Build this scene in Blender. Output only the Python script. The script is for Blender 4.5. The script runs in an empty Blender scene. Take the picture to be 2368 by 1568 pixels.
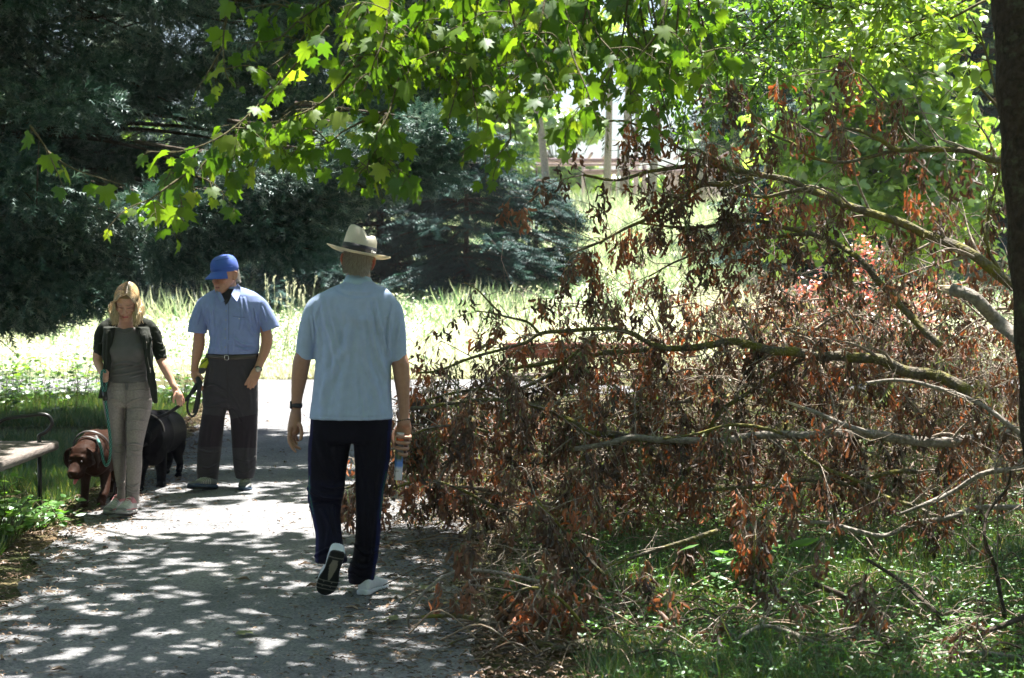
import bpy, math, random
import numpy as np
from mathutils import Vector, Matrix, Euler

SC = bpy.context.scene
COL = SC.collection
PI = math.pi
# ------------------------------------------------------------------ camera
CAMZ, FD, HY, CX, CY = 1.61, 3900.0, 628.0, 1184.0, 784.0
TILT = math.atan((CY - HY) / FD)
cam_d = bpy.data.cameras.new('camera')
cam = bpy.data.objects.new('camera', cam_d)
COL.objects.link(cam)
cam.location = (0, 0, CAMZ)
cam.rotation_euler = (PI / 2 - TILT, 0, 0)
cam_d.sensor_width = 36.0
cam_d.lens = FD / 2368.0 * 36.0
cam_d.clip_end = 2000
cam_d.dof.use_dof = True
cam_d.dof.focus_distance = 10.0
cam_d.dof.aperture_fstop = 5.0
SC.camera = cam
# ------------------------------------------------------------------ light
SUN_EL, SUN_AZ = 72.0, 22.0          # azimuth from +Y (view direction) to the right
SDIR = np.array([math.sin(math.radians(SUN_AZ)) * math.cos(math.radians(SUN_EL)),
                 math.cos(math.radians(SUN_AZ)) * math.cos(math.radians(SUN_EL)),
                 math.sin(math.radians(SUN_EL))])
w = bpy.data.worlds.new("World")
SC.world = w
w.use_nodes = True
nt = w.node_tree
nt.nodes.clear()
sky = nt.nodes.new('ShaderNodeTexSky')
sky.sky_type = 'NISHITA'
sky.sun_disc = False
sky.sun_elevation = math.radians(SUN_EL)
sky.sun_rotation = math.radians(SUN_AZ)
sky.air_density = 1.0
sky.dust_density = 2.0
bg = nt.nodes.new('ShaderNodeBackground')
bg.inputs['Strength'].default_value = 0.05
out = nt.nodes.new('ShaderNodeOutputWorld')
nt.links.new(sky.outputs[0], bg.inputs[0])
nt.links.new(bg.outputs[0], out.inputs[0])
sun_d = bpy.data.lights.new('sun', 'SUN')
sun_d.energy = 5.0
sun_d.angle = math.radians(0.5)
sun_d.color = (1.0, 0.95, 0.88)
sun = bpy.data.objects.new('sun', sun_d)
COL.objects.link(sun)
sun.rotation_euler = Vector(SDIR).to_track_quat('Z', 'Y').to_euler()
SC.view_settings.view_transform = 'Standard'
SC.view_settings.look = 'None'
SC.view_settings.exposure = 2.25
SC.view_settings.gamma = 1.0
SC.render.engine = 'CYCLES'
SC.cycles.max_bounces = 6
SC.cycles.diffuse_bounces = 3
SC.cycles.transparent_max_bounces = 4
SC.cycles.use_adaptive_sampling = True
SC.cycles.adaptive_threshold = 0.02
SC.cycles.use_denoising = True
# ------------------------------------------------------------------ helpers
rng = np.random.default_rng(7)

def Wp(px, py, d):
    """point seen at photo position (px,py) (2368 wide) at distance d along +Y"""
    c, s = math.cos(TILT), math.sin(TILT)
    u = (px - CX) / FD
    v = (CY - py) / FD
    dy = c + v * s
    dz = -s + v * c
    return np.array([u / dy * d, d, CAMZ + dz / dy * d])

def terrain(x, y):
    x = np.asarray(x, float); y = np.asarray(y, float)
    t = np.clip((y - 25.0) / 12.0, 0, 1)
    h = t * t * 0.11 * (y - 25) * (3 - 2 * t)
    h = np.where(y > 37, 0.11 * (y - 25), h)
    h = np.where(y > 62, 0.11 * 37 + (y - 62) * 0.02, h)
    h = h + 0.03 * np.sin(x * 0.9 + y * 0.5) * np.clip((np.abs(x + 1.7) - 1.8) / 1.5, 0, 1)
    return h

class Geo:
    def __init__(s):
        s.v = []; s.t = []; s.q = []; s.r = []; s.n = 0
    def add(s, v, tris=None, quads=None, rnd=0.5):
        v = np.asarray(v, np.float32).reshape(-1, 3)
        if tris is not None and len(tris): s.t.append(np.asarray(tris, np.int32).reshape(-1, 3) + s.n)
        if quads is not None and len(quads): s.q.append(np.asarray(quads, np.int32).reshape(-1, 4) + s.n)
        s.v.append(v)
        r = np.full(len(v), rnd, np.float32) if np.isscalar(rnd) else np.asarray(rnd, np.float32)
        s.r.append(r); s.n += len(v)
    def mesh(s, name, smooth=True):
        me = bpy.data.meshes.new(name)
        v = np.concatenate(s.v) if s.v else np.zeros((0, 3), np.float32)
        t = np.concatenate(s.t) if s.t else np.zeros((0, 3), np.int32)
        q = np.concatenate(s.q) if s.q else np.zeros((0, 4), np.int32)
        me.vertices.add(len(v)); me.vertices.foreach_set('co', v.ravel())
        nl = len(t) * 3 + len(q) * 4
        me.loops.add(nl)
        me.loops.foreach_set('vertex_index', np.concatenate([t.ravel(), q.ravel()]).astype(np.int32))
        me.polygons.add(len(t) + len(q))
        st = np.concatenate([np.arange(len(t)) * 3, len(t) * 3 + np.arange(len(q)) * 4]).astype(np.int32)
        me.polygons.foreach_set('loop_start', st)
        me.update(calc_edges=True)
        a = me.attributes.new('rnd', 'FLOAT', 'POINT')
        if len(v): a.data.foreach_set('value', np.concatenate(s.r))
        if smooth: me.polygons.foreach_set('use_smooth', np.ones(len(me.polygons), bool))
        me.validate()
        return me
    def build(s, name, mat, parent=None, smooth=True):
        me = s.mesh(name, smooth)
        o = bpy.data.objects.new(name, me)
        COL.objects.link(o)
        if mat: me.materials.append(mat)
        if parent is not None: attach(o, parent)
        return o

def attach(o, parent):
    # meshes hold world coordinates; a thing's Empty is moved but never turned
    o.parent = parent
    if parent.type == 'EMPTY': o.matrix_parent_inverse = Matrix.Translation(-Vector(parent.location))
def thing(name, label, cat, loc, group=None):
    o = bpy.data.objects.new(name, None); COL.objects.link(o)
    o.empty_display_size = 0.2
    o.location = tuple(float(c) for c in loc)
    tag(o, label, cat, group)
    return o
def tag(o, label=None, cat=None, group=None, kind=None):
    if label: o['label'] = label
    if cat: o['category'] = cat
    if group: o['group'] = group
    if kind: o['kind'] = kind
    return o

def unit(a):
    a = np.asarray(a, float)
    return a / np.maximum(np.linalg.norm(a, axis=-1, keepdims=True), 1e-9)

def scatter(geo, T, F, P, D, N, S, rnd=None, SW=None):
    """copies of a template: T (k,3)= side, length, normal ; F faces (tri or quad)"""
    P = np.asarray(P, float); n = len(P)
    if n == 0: return
    T = np.asarray(T, float); k = len(T)
    D = unit(D); N = np.asarray(N, float)
    Sd = unit(np.cross(D, N)); N = np.cross(Sd, D)
    S = np.broadcast_to(np.asarray(S, float), (n,))
    SW = S if SW is None else np.broadcast_to(np.asarray(SW, float), (n,))
    V = (P[:, None, :] + (SW[:, None] * T[None, :, 0])[..., None] * Sd[:, None, :]
         + (S[:, None] * T[None, :, 1])[..., None] * D[:, None, :]
         + (S[:, None] * T[None, :, 2])[..., None] * N[:, None, :])
    F = np.asarray(F)
    FF = (F[None] + (np.arange(n) * k)[:, None, None]).reshape(-1, F.shape[1])
    if rnd is None: rnd = rng.random(n)
    R = np.repeat(rnd, k)
    if F.shape[1] == 3: geo.add(V.reshape(-1, 3), tris=FF, rnd=R)
    else: geo.add(V.reshape(-1, 3), quads=FF, rnd=R)

def crom(P, m):
    """catmull-rom resample of rows, m samples per segment"""
    P = np.asarray(P, float)
    if len(P) < 3:
        t = np.linspace(0, 1, m * (len(P) - 1) + 1)[:, None]
        return P[0] * (1 - t) + P[-1] * t
    A = np.vstack([2 * P[0] - P[1], P, 2 * P[-1] - P[-2]])
    out = []
    for i in range(len(P) - 1):
        p0, p1, p2, p3 = A[i:i + 4]
        for k in range(m):
            t = k / m
            out.append(0.5 * ((2 * p1) + (-p0 + p2) * t + (2 * p0 - 5 * p1 + 4 * p2 - p3) * t * t + (-p0 + 3 * p1 - 3 * p2 + p3) * t ** 3))
    out.append(P[-1])
    return np.array(out)

def tube(geo, P, R, n=6, rnd=0.5, ref=None, ry=None, cap=True, power=2.0):
    """tube along P with radii R (in the ref-perpendicular direction) and optional ry"""
    P = np.asarray(P, float); m = len(P)
    R = np.broadcast_to(np.asarray(R, float), (m,)).copy()
    RY = R if ry is None else np.broadcast_to(np.asarray(ry, float), (m,)).copy()
    T = np.gradient(P, axis=0); T = unit(T)
    if ref is None and m > 3 and n > 4:      # carry one frame along the curve so it never twists
        r0 = np.array([0, 0, 1.0]) if abs(T[0, 2]) < .8 else np.array([0, 1.0, 0])
        U = np.empty_like(T); U[0] = unit(np.cross(T[0], r0))
        for i_ in range(1, m):
            u = U[i_ - 1] - T[i_] * (U[i_ - 1] @ T[i_]); U[i_] = u / (math.sqrt(u @ u) + 1e-9)
    else:
        if ref is None: ref = np.array([0, 0, 1.0]) if abs(T[:, 2]).mean() < 0.7 else np.array([0, 1.0, 0])
        U = unit(np.cross(T, np.asarray(ref, float)))
    V = np.cross(U, T)
    a = np.arange(n) / n * 2 * PI
    ca, sa = np.cos(a), np.sin(a)
    if power != 2.0:
        e = 2.0 / power
        ca = np.sign(ca) * np.abs(ca) ** e; sa = np.sign(sa) * np.abs(sa) ** e
    X = P[:, None] + (R[:, None] * ca[None])[..., None] * U[:, None] + (RY[:, None] * sa[None])[..., None] * V[:, None]
    v = X.reshape(-1, 3)
    i = np.arange(m - 1)[:, None] * n; j = np.arange(n)[None]; j2 = (j + 1) % n
    q = np.stack([i + j, i + j2, i + n + j2, i + n + j], -1).reshape(-1, 4)
    tr = []
    if cap:
        v = np.vstack([v, P[0], P[-1]])
        c0, c1 = m * n, m * n + 1
        for k in range(n):
            tr.append((c0, (k + 1) % n, k)); tr.append((c1, (m - 1) * n + k, (m - 1) * n + (k + 1) % n))
    geo.add(v, tris=tr, quads=q, rnd=rnd)

def boxg(geo, c, h, R=None, rnd=0.5, bev=0.0):
    c = np.asarray(c, float); hx, hy, hz = h
    if bev <= 0:
        v = np.array([[x, y, z] for x in (-hx, hx) for y in (-hy, hy) for z in (-hz, hz)], float)
        q = [(0, 1, 3, 2), (4, 6, 7, 5), (0, 4, 5, 1), (2, 3, 7, 6), (0, 2, 6, 4), (1, 5, 7, 3)]
        if R is not None: v = v @ np.asarray(R).T
        geo.add(v + c, quads=q, rnd=rnd)
        return
    # bevelled: octagonal section along longest axis
    ax = int(np.argmax([hx, hy, hz])); o = [i for i in range(3) if i != ax]
    hh = [hx, hy, hz]; a, b, L = hh[o[0]], hh[o[1]], hh[ax]
    sec = [(a, b - bev), (a - bev, b), (-a + bev, b), (-a, b - bev), (-a, -b + bev), (-a + bev, -b), (a - bev, -b), (a, -b + bev)]
    v = []
    for s_, k in ((-L, 1), (-L + bev, 0), (L - bev, 0), (L, 1)):
        for (p, r) in sec:
            t = [0, 0, 0]; t[ax] = s_
            f = (1 - bev / a * k * .7); g = (1 - bev / b * k * .7)
            t[o[0]] = p * f; t[o[1]] = r * g; v.append(t)
    v = np.array(v, float); q = []
    for r in range(3):
        for k in range(8): q.append((r * 8 + k, r * 8 + (k + 1) % 8, r * 8 + 8 + (k + 1) % 8, r * 8 + 8 + k))
    tr = [(0, k, k + 1) for k in range(1, 7)] + [(24, 24 + k + 1, 24 + k) for k in range(1, 7)]
    if R is not None: v = v @ np.asarray(R).T
    geo.add(v + c, tris=tr, quads=q, rnd=rnd)

def rotm(rx=0, ry=0, rz=0):
    return np.array(Euler((math.radians(rx), math.radians(ry), math.radians(rz)), 'XYZ').to_matrix())

def noise3(P, s, seed=0):
    """cheap smooth value noise, vectorised"""
    P = np.asarray(P, float) * s + seed * 17.3
    i = np.floor(P).astype(np.int64); f = P - i; f = f * f * (3 - 2 * f)
    def h(a):
        n = (a[..., 0] * 73856093) ^ (a[..., 1] * 19349663) ^ (a[..., 2] * 83492791)
        n = (n ^ (n >> 13)) * 1274126177
        return ((n ^ (n >> 16)) & 0xffff) / 65535.0
    r = 0
    for dx in (0, 1):
        for dy in (0, 1):
            for dz in (0, 1):
                wgt = (f[..., 0] if dx else 1 - f[..., 0]) * (f[..., 1] if dy else 1 - f[..., 1]) * (f[..., 2] if dz else 1 - f[..., 2])
                r = r + wgt * h(i + np.array([dx, dy, dz]))
    return r

# ------------------------------------------------------------------ materials
def newmat(name):
    m = bpy.data.materials.new(name); m.use_nodes = True
    m.node_tree.nodes.clear()
    return m, m.node_tree
def N_(nt, t, **kw):
    n = nt.nodes.new('ShaderNode' + t)
    for k, v in kw.items():
        if k in n.inputs: n.inputs[k].default_value = v
        else: setattr(n, k, v)
    return n
def ramp(nt, stops, interp='LINEAR'):
    r = nt.nodes.new('ShaderNodeValToRGB'); e = r.color_ramp; e.interpolation = interp
    while len(e.elements) < len(stops): e.elements.new(0.5)
    for el, (p, c) in zip(e.elements, stops):
        el.position = p; el.color = (c[0], c[1], c[2], 1) if len(c) == 3 else c
    return r
def leafmat(name, stops, trans=0.45, gloss=0.08, rough=0.4, tcol=1.6, two=None):
    """leaf: diffuse + translucent + a thin waxy gloss, colour by the 'rnd' attribute"""
    m, nt = newmat(name); L = nt.links.new
    at = N_(nt, 'Attribute', attribute_name='rnd')
    r = ramp(nt, stops); L(at.outputs['Fac'], r.inputs[0])
    d = N_(nt, 'BsdfDiffuse'); L(r.outputs[0], d.inputs['Color'])
    t = N_(nt, 'BsdfTranslucent')
    g2 = N_(nt, 'Mix', data_type='RGBA', blend_type='MULTIPLY'); g2.inputs['Factor'].default_value = 1.0
    L(r.outputs[0], g2.inputs[6]); g2.inputs[7].default_value = two or (tcol * 1.1, tcol * 1.15, tcol * 0.35, 1)
    L(g2.outputs[2], t.inputs['Color'])
    mx = N_(nt, 'MixShader'); mx.inputs[0].default_value = trans
    L(d.outputs[0], mx.inputs[1]); L(t.outputs[0], mx.inputs[2])
    gl = N_(nt, 'BsdfGlossy', Roughness=rough); gl.inputs['Color'].default_value = (.9, .95, 1, 1)
    m2 = N_(nt, 'MixShader'); m2.inputs[0].default_value = gloss
    L(mx.outputs[0], m2.inputs[1]); L(gl.outputs[0], m2.inputs[2])
    o = N_(nt, 'OutputMaterial'); L(m2.outputs[0], o.inputs[0])
    return m
def pmat(name, col, rough=0.7, noise=None, bump=0, bscale=40, metal=0, spec=0.5, col2=None, nscale=8, sheen=0, detail=4, stretch=None, trans=0):
    """principled with two-tone noise colour and bump"""
    m, nt = newmat(name); L = nt.links.new
    b = N_(nt, 'BsdfPrincipled', Roughness=rough, Metallic=metal)
    b.inputs['Specular IOR Level'].default_value = spec
    if sheen: b.inputs['Sheen Weight'].default_value = sheen
    tc = N_(nt, 'TexCoord'); src = tc.outputs['Object']
    if stretch:
        mp = N_(nt, 'Mapping'); mp.inputs['Scale'].default_value = stretch; L(src, mp.inputs[0]); src = mp.outputs[0]
    if col2 is not None:
        n = N_(nt, 'TexNoise', Scale=nscale, Detail=detail); L(src, n.inputs['Vector'])
        r = ramp(nt, [(0.35, col), (0.65, col2)]); L(n.outputs['Fac'], r.inputs[0]); L(r.outputs[0], b.inputs['Base Color'])
    else: b.inputs['Base Color'].default_value = (*col, 1)
    if bump:
        n2 = N_(nt, 'TexNoise', Scale=bscale, Detail=5); L(src, n2.inputs['Vector'])
        bp = N_(nt, 'Bump', Strength=bump, Distance=0.01); L(n2.outputs['Fac'], bp.inputs['Height']); L(bp.outputs[0], b.inputs['Normal'])
    o = N_(nt, 'OutputMaterial'); 
    if trans:
        t = N_(nt, 'BsdfTranslucent'); t.inputs[0].default_value = (*[min(1, c * 1.3) for c in col], 1)
        mx = N_(nt, 'MixShader'); mx.inputs[0].default_value = trans
        L(b.outputs[0], mx.inputs[1]); L(t.outputs[0], mx.inputs[2]); L(mx.outputs[0], o.inputs[0])
    else: L(b.outputs[0], o.inputs[0])
    return m
def barkmat(name, c1, c2, moss=None, mossamt=0.5, scale=30, bump=0.8):
    m, nt = newmat(name); L = nt.links.new
    b = N_(nt, 'BsdfPrincipled', Roughness=0.9); b.inputs['Specular IOR Level'].default_value = 0.2
    tc = N_(nt, 'TexCoord')
    n = N_(nt, 'TexNoise', Scale=scale, Detail=6, Roughness=0.7); L(tc.outputs['Object'], n.inputs['Vector'])
    r = ramp(nt, [(0.35, c1), (0.65, c2)]); L(n.outputs['Fac'], r.inputs[0]); col = r.outputs[0]
    if moss:
        n3 = N_(nt, 'TexNoise', Scale=7.0, Detail=5, Roughness=0.7); L(tc.outputs['Object'], n3.inputs['Vector'])
        r3 = ramp(nt, [(0.62 - mossamt * .25, (0, 0, 0)), (0.72 - mossamt * .2, (1, 1, 1))]); L(n3.outputs['Fac'], r3.inputs[0])
        mx = N_(nt, 'Mix', data_type='RGBA'); L(r3.outputs[0], mx.inputs['Factor']); L(col, mx.inputs[6]); mx.inputs[7].default_value = (*moss, 1)
        col = mx.outputs[2]
    L(col, b.inputs['Base Color'])
    v = N_(nt, 'TexVoronoi', Scale=scale * 1.3); L(tc.outputs['Object'], v.inputs['Vector'])
    ad = N_(nt, 'Math', operation='ADD'); L(v.outputs['Distance'], ad.inputs[0]); L(n.outputs['Fac'], ad.inputs[1])
    bp = N_(nt, 'Bump', Strength=bump, Distance=0.01); L(ad.outputs[0], bp.inputs['Height']); L(bp.outputs[0], b.inputs['Normal'])
    o = N_(nt, 'OutputMaterial'); L(b.outputs[0], o.inputs[0])
    return m
# leaf templates ---------------------------------------------------------
def plane_leaf():
    pts = [(0, 0)]
    # half outline of a five-lobed plane leaf, mirrored
    half = [(.10, -.03), (.30, -.14), (.36, .0), (.52, .04), (.54, .16), (.72, .32), (.52, .38), (.40, .45), (.44, .58), (.54, .84), (.32, .78), (.21, .72), (.17, .90), (.07, 1.0)]
    out = half + [(0, 1.18)] + [(-x, y) for x, y in half[::-1]]
    v = [(0, .38, 0.0)] + [(x, y, -0.25 * abs(x) - 0.18 * (y - .4) ** 2) for x, y in out] + [(0, 0, 0)]
    n = len(out); f = []
    for i in range(n - 1): f.append((0, i + 1, i + 2))
    f.append((0, n, n + 1)); f.append((0, n + 1, 1))
    return np.array(v), np.array(f)
PLANE_V, PLANE_F = plane_leaf()
PLANE_V2 = PLANE_V * [.86, 1, 1] + np.stack([0 * PLANE_V[:, 0], -.06 * PLANE_V[:, 1] ** 2, -.42 * PLANE_V[:, 1] ** 2 + .30 * np.abs(PLANE_V[:, 0]) - .15 * PLANE_V[:, 0]], -1)
OV_V = np.array([(0, 0, 0), (.22, .3, -.05), (.24, .6, -.06), (0, 1, -.1), (-.24, .6, -.06), (-.22, .3, -.05), (0, .5, 0.02)])
OV_F = np.array([(6, 0, 1), (6, 1, 2), (6, 2, 3), (6, 3, 4), (6, 4, 5), (6, 5, 0)])
MAPLE_V = np.array([(0, 0, 0), (.35, .05, -.1), (.55, .45, -.18), (.25, .45, -.04), (.22, .8, -.08), (0, 1, -.12), (-.22, .8, -.08), (-.25, .45, -.04), (-.55, .45, -.18), (-.35, .05, -.1), (0, .4, .0)])
MAPLE_F = np.array([(10, i, i + 1) for i in range(9)] + [(10, 9, 0)])
# withered, folded and twisted leaf
DEAD_V = np.array([(0, 0, 0), (.13, .25, .10), (-.11, .28, .12), (.02, .30, -.03), (.16, .6, .16), (-.05, .62, .17), (.08, .6, .0), (.10, .85, -.02), (-.10, .83, .05), (.03, 1, -.12)])
DEAD_F = np.array([(0, 1, 3), (0, 3, 2), (1, 4, 6), (1, 6, 3), (3, 6, 5), (3, 5, 2), (4, 7, 6), (6, 8, 5), (6, 7, 9), (6, 9, 8)])
SAM_V = np.array([(0, 0, 0), (.05, .25, .0), (.15, .7, .03), (.08, .96, .0), (-.08, .98, .02), (-.13, .7, .0), (-.04, .25, .0)])
SAM_F = np.array([(0, 1, 6), (1, 5, 6), (1, 2, 5), (2, 4, 5), (2, 3, 4)])
BLADE_V = np.array([(-.5, 0, 0), (.5, 0, 0), (-.4, .45, .05), (.4, .45, .05), (-.22, .8, .16), (.22, .8, .16), (0, 1, .30)])
BLADE_F = np.array([(0, 1, 3), (0, 3, 2), (2, 3, 5), (2, 5, 4), (4, 5, 6)])
# cypress spray: a spine with side shoots
def spray():
    v = []; f = []
    def tri(a, b, w):
        a = np.array(a, float); b = np.array(b, float); d = b - a; s = np.array([-d[1], d[0], 0]); s = s / (np.linalg.norm(s) + 1e-9) * w
        k = len(v); v.extend([a - s, a + s, b]); f.append((k, k + 1, k + 2))
    tri((0, 0, 0), (0, 1, -.05), .035)
    for i, t in enumerate((.15, .3, .45, .6, .75)):
        L = .42 * (1 - t * .55); z = -.12 if i % 2 else .1
        tri((0, t, 0), (L * .75, t + L * .75, z), .045)
        tri((0, t + .07, 0), (-L * .75, t + .07 + L * .75, -z), .045)
    return np.array(v), np.array(f)
SPR_V, SPR_F = spray()
# fir needle fan
def fan():
    v = []; f = []
    for i in range(5):
        t = .12 + i * .19
        for s in (-1, 1):
            k = len(v); L = .36 * (1 - .4 * t)
            v.extend([(0, t - .05, 0), (0, t + .05, 0), (s * L, t + L * .5, -.08)]); f.append((k, k + 1, k + 2))
    k = len(v); v.extend([(-.03, 0, 0), (.03, 0, 0), (0, 1.1, -.1)]); f.append((k, k + 1, k + 2))
    return np.array(v), np.array(f)
FAN_V, FAN_F = fan()
def rdir(n, zlo=-1, zhi=1):
    a = rng.random(n) * 2 * PI; z = rng.uniform(zlo, zhi, n); r = np.sqrt(np.maximum(0, 1 - z * z))
    return np.stack([r * np.cos(a), r * np.sin(a), z], -1)
def inpoly(x, y, poly):
    x = np.asarray(x); y = np.asarray(y); c = np.zeros(x.shape, bool)
    n = len(poly); j = n - 1
    for i in range(n):
        xi, yi = poly[i]; xj, yj = poly[j]
        c ^= ((yi > y) != (yj > y)) & (x < (xj - xi) * (y - yi) / (yj - yi + 1e-12) + xi)
        j = i
    return c
def project(P):
    P = np.asarray(P, float); c, s = math.cos(TILT), math.sin(TILT)
    dz = P[..., 2] - CAMZ; y = P[..., 1]
    zc = y * c - dz * s; yc = y * s + dz * c
    return CX + FD * P[..., 0] / zc, CY - FD * yc / zc
def ground_hit(P):
    """where the sun ray through P meets flat ground"""
    t = P[..., 2] / SDIR[2]
    return P[..., 0] - SDIR[0] * t, P[..., 1] - SDIR[1] * t
# ================================================================== ground
def grid_sheet(name, xs, ys, zf, mat):
    X, Y = np.meshgrid(xs, ys); Z = zf(X, Y)
    g = Geo(); nx, ny = len(xs), len(ys)
    i = np.arange(ny - 1)[:, None] * nx + np.arange(nx - 1)[None]
    q = np.stack([i, i + 1, i + 1 + nx, i + nx], -1).reshape(-1, 4)
    g.add(np.stack([X, Y, Z], -1).reshape(-1, 3), quads=q)
    return g.build(name, mat)
def gmat():
    m, nt = newmat('soil_and_turf'); L = nt.links.new
    b = N_(nt, 'BsdfPrincipled', Roughness=0.95); b.inputs['Specular IOR Level'].default_value = .1
    tc = N_(nt, 'TexCoord')
    n = N_(nt, 'TexNoise', Scale=1.3, Detail=8, Roughness=.65); L(tc.outputs['Object'], n.inputs[0])
    r = ramp(nt, [(.35, (.035, .045, .015)), (.5, (.07, .075, .03)), (.68, (.12, .085, .05))]); L(n.outputs['Fac'], r.inputs[0])
    sx = N_(nt, 'SeparateXYZ'); L(tc.outputs['Object'], sx.inputs[0]); fy = N_(nt, 'MapRange'); fy.inputs[1].default_value = 25.0; fy.inputs[2].default_value = 27.0; L(sx.outputs['Y'], fy.inputs[0])
    dry = ramp(nt, [(.30, (.22, .28, .12)), (.48, (.45, .46, .32)), (.65, (.60, .57, .46))]); L(n.outputs['Fac'], dry.inputs[0])      # dry meadow turf beyond the crossing path
    mg = N_(nt, 'Mix', data_type='RGBA'); L(fy.outputs[0], mg.inputs[0]); L(r.outputs[0], mg.inputs[6]); L(dry.outputs[0], mg.inputs[7]); L(mg.outputs[2], b.inputs['Base Color'])
    n2 = N_(nt, 'TexNoise', Scale=25, Detail=6); L(tc.outputs['Object'], n2.inputs[0])
    bp = N_(nt, 'Bump', Strength=.8, Distance=.03); L(n2.outputs['Fac'], bp.inputs['Height']); L(bp.outputs[0], b.inputs['Normal'])
    o = N_(nt, 'OutputMaterial'); L(b.outputs[0], o.inputs[0]); return m
xs = np.concatenate([np.linspace(-900, -30, 12), np.linspace(-28, 28, 90), np.linspace(30, 900, 12)])
ys = np.concatenate([np.linspace(-60, 2, 10), np.linspace(3, 60, 110), np.linspace(64, 130, 20), np.linspace(150, 1500, 14)])
xs_m = 0
ground = grid_sheet('ground', xs, ys, lambda x, y: terrain(x, y) - .012, gmat()); tag(ground, kind='structure')

def pathmat():
    m, nt = newmat('worn_asphalt'); L = nt.links.new
    b = N_(nt, 'BsdfPrincipled', Roughness=.85); b.inputs['Specular IOR Level'].default_value = .25
    tc = N_(nt, 'TexCoord')
    n = N_(nt, 'TexNoise', Scale=1.1, Detail=7, Roughness=.6); L(tc.outputs['Object'], n.inputs[0])
    r = ramp(nt, [(.3, (.095, .098, .105)), (.5, (.16, .163, .172)), (.72, (.245, .24, .24))]); L(n.outputs['Fac'], r.inputs[0])
    v = N_(nt, 'TexVoronoi', Scale=95); L(tc.outputs['Object'], v.inputs[0])
    r2 = ramp(nt, [(.0, (.3, .3, .3)), (.45, (.9, .9, .9)), (.8, (1.2, 1.18, 1.15)), (1, (2.0, 1.95, 1.85))]); 
    L(v.outputs['Color'], r2.inputs[0])
    mx = N_(nt, 'Mix', data_type='RGBA', blend_type='MULTIPLY'); mx.inputs[0].default_value = .8
    L(r.outputs[0], mx.inputs[6]); L(r2.outputs[0], mx.inputs[7]); L(mx.outputs[2], b.inputs['Base Color'])
    bp = N_(nt, 'Bump', Strength=.7, Distance=.006); L(v.outputs['Distance'], bp.inputs['Height']); L(bp.outputs[0], b.inputs['Normal'])
    o = N_(nt, 'OutputMaterial'); L(b.outputs[0], o.inputs[0]); return m
PM = pathmat()
def edge_l(y): return np.interp(y, [0, 8, 10.5, 12.5, 17, 21, 24], [-2.35, -2.45, -2.8, -2.85, -3.2, -3.6, -4.4])
def edge_r(y): return np.interp(y, [0, 6.7, 9.5, 16, 21, 24], [.0, -.12, -.30, -.1, .1, .8])
g = Geo(); ys_ = np.linspace(-4, 22.2, 150); nx = 14
wob = np.sin(ys_ * 3.1) * .03 + np.sin(ys_ * 7.7 + 1) * .025 + np.random.default_rng(1).normal(0, .02, 150)
V = [];
for k, y in enumerate(ys_):
    l, r_ = edge_l(y) + wob[k], edge_r(y) + wob[::-1][k]
    for t in np.linspace(0, 1, nx): V.append((l + (r_ - l) * t, y, .004 + .006 * math.sin(PI * t)))
i = np.arange(len(ys_) - 1)[:, None] * nx + np.arange(nx - 1)[None]
g.add(V, quads=np.stack([i, i + 1, i + 1 + nx, i + nx], -1).reshape(-1, 4))
tag(g.build('path', PM), kind='structure')
g = Geo(); V = []
xs_ = np.linspace(-26, 26, 80)
for x in xs_:
    for t in np.linspace(0, 1, 8):
        V.append((x, 22.2 + (25.2 + .25 * math.sin(x * .7) - 22.2) * t + (.12 * math.sin(x * 1.9) if t == 0 and (x < -4.6 or x > 1) else 0) , .006))
nx = 8; i = np.arange(len(xs_) - 1)[:, None] * nx + np.arange(nx - 1)[None]
g.add(V, quads=np.stack([i + nx, i + nx + 1, i + 1, i], -1).reshape(-1, 4))
tag(g.build('crossing_path', PM), kind='structure')

# ================================================================== materials for plants
M_PLANE = leafmat('plane_leaf', [(0, (.035, .085, .012)), (.5, (.075, .14, .014)), (.85, (.12, .19, .02)), (1, (.18, .23, .03))], trans=.5, gloss=.02, rough=.5, tcol=2.0)
M_YOUNG = leafmat('young_leaf', [(0, (.10, .17, .03)), (1, (.17, .24, .05))], trans=.5, gloss=.05, tcol=2.0)
M_LEAF2 = leafmat('broad_leaf', [(0, (.04, .10, .015)), (.6, (.08, .16, .025)), (1, (.13, .21, .04))], trans=.5, gloss=.08, tcol=2.2)
M_FARL = leafmat('sunlit_leaf', [(0, (.07, .13, .04)), (.6, (.17, .26, .07)), (1, (.28, .36, .14))], trans=.5, gloss=.06, rough=.3, tcol=2.2)
M_CYP = leafmat('cypress_foliage', [(0, (.025, .07, .055)), (.5, (.08, .145, .125)), (.8, (.22, .28, .25)), (.93, (.30, .35, .32)), (1, (.26, .17, .10))], trans=.2, gloss=.05, rough=.5, two=(1, 1.1, .8, 1))
M_FIR = leafmat('fir_needles', [(0, (.010, .036, .030)), (.6, (.018, .060, .050)), (1, (.035, .095, .068))], trans=.15, gloss=.03, rough=.5, two=(1, 1.2, .8, 1))
M_GRASS = leafmat('grass_blade', [(0, (.05, .10, .02)), (.6, (.10, .16, .035)), (1, (.22, .22, .09))], trans=.4, gloss=.06, tcol=1.7)
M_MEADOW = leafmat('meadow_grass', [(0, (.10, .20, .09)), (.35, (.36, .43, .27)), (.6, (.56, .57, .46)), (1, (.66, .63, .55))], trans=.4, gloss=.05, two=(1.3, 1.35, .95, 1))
M_TURF = leafmat('turf_blade', [(0, (.03, .075, .02)), (.6, (.06, .12, .035)), (.9, (.12, .15, .06)), (1, (.28, .24, .12))], trans=.35, gloss=.07, tcol=1.6)
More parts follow.
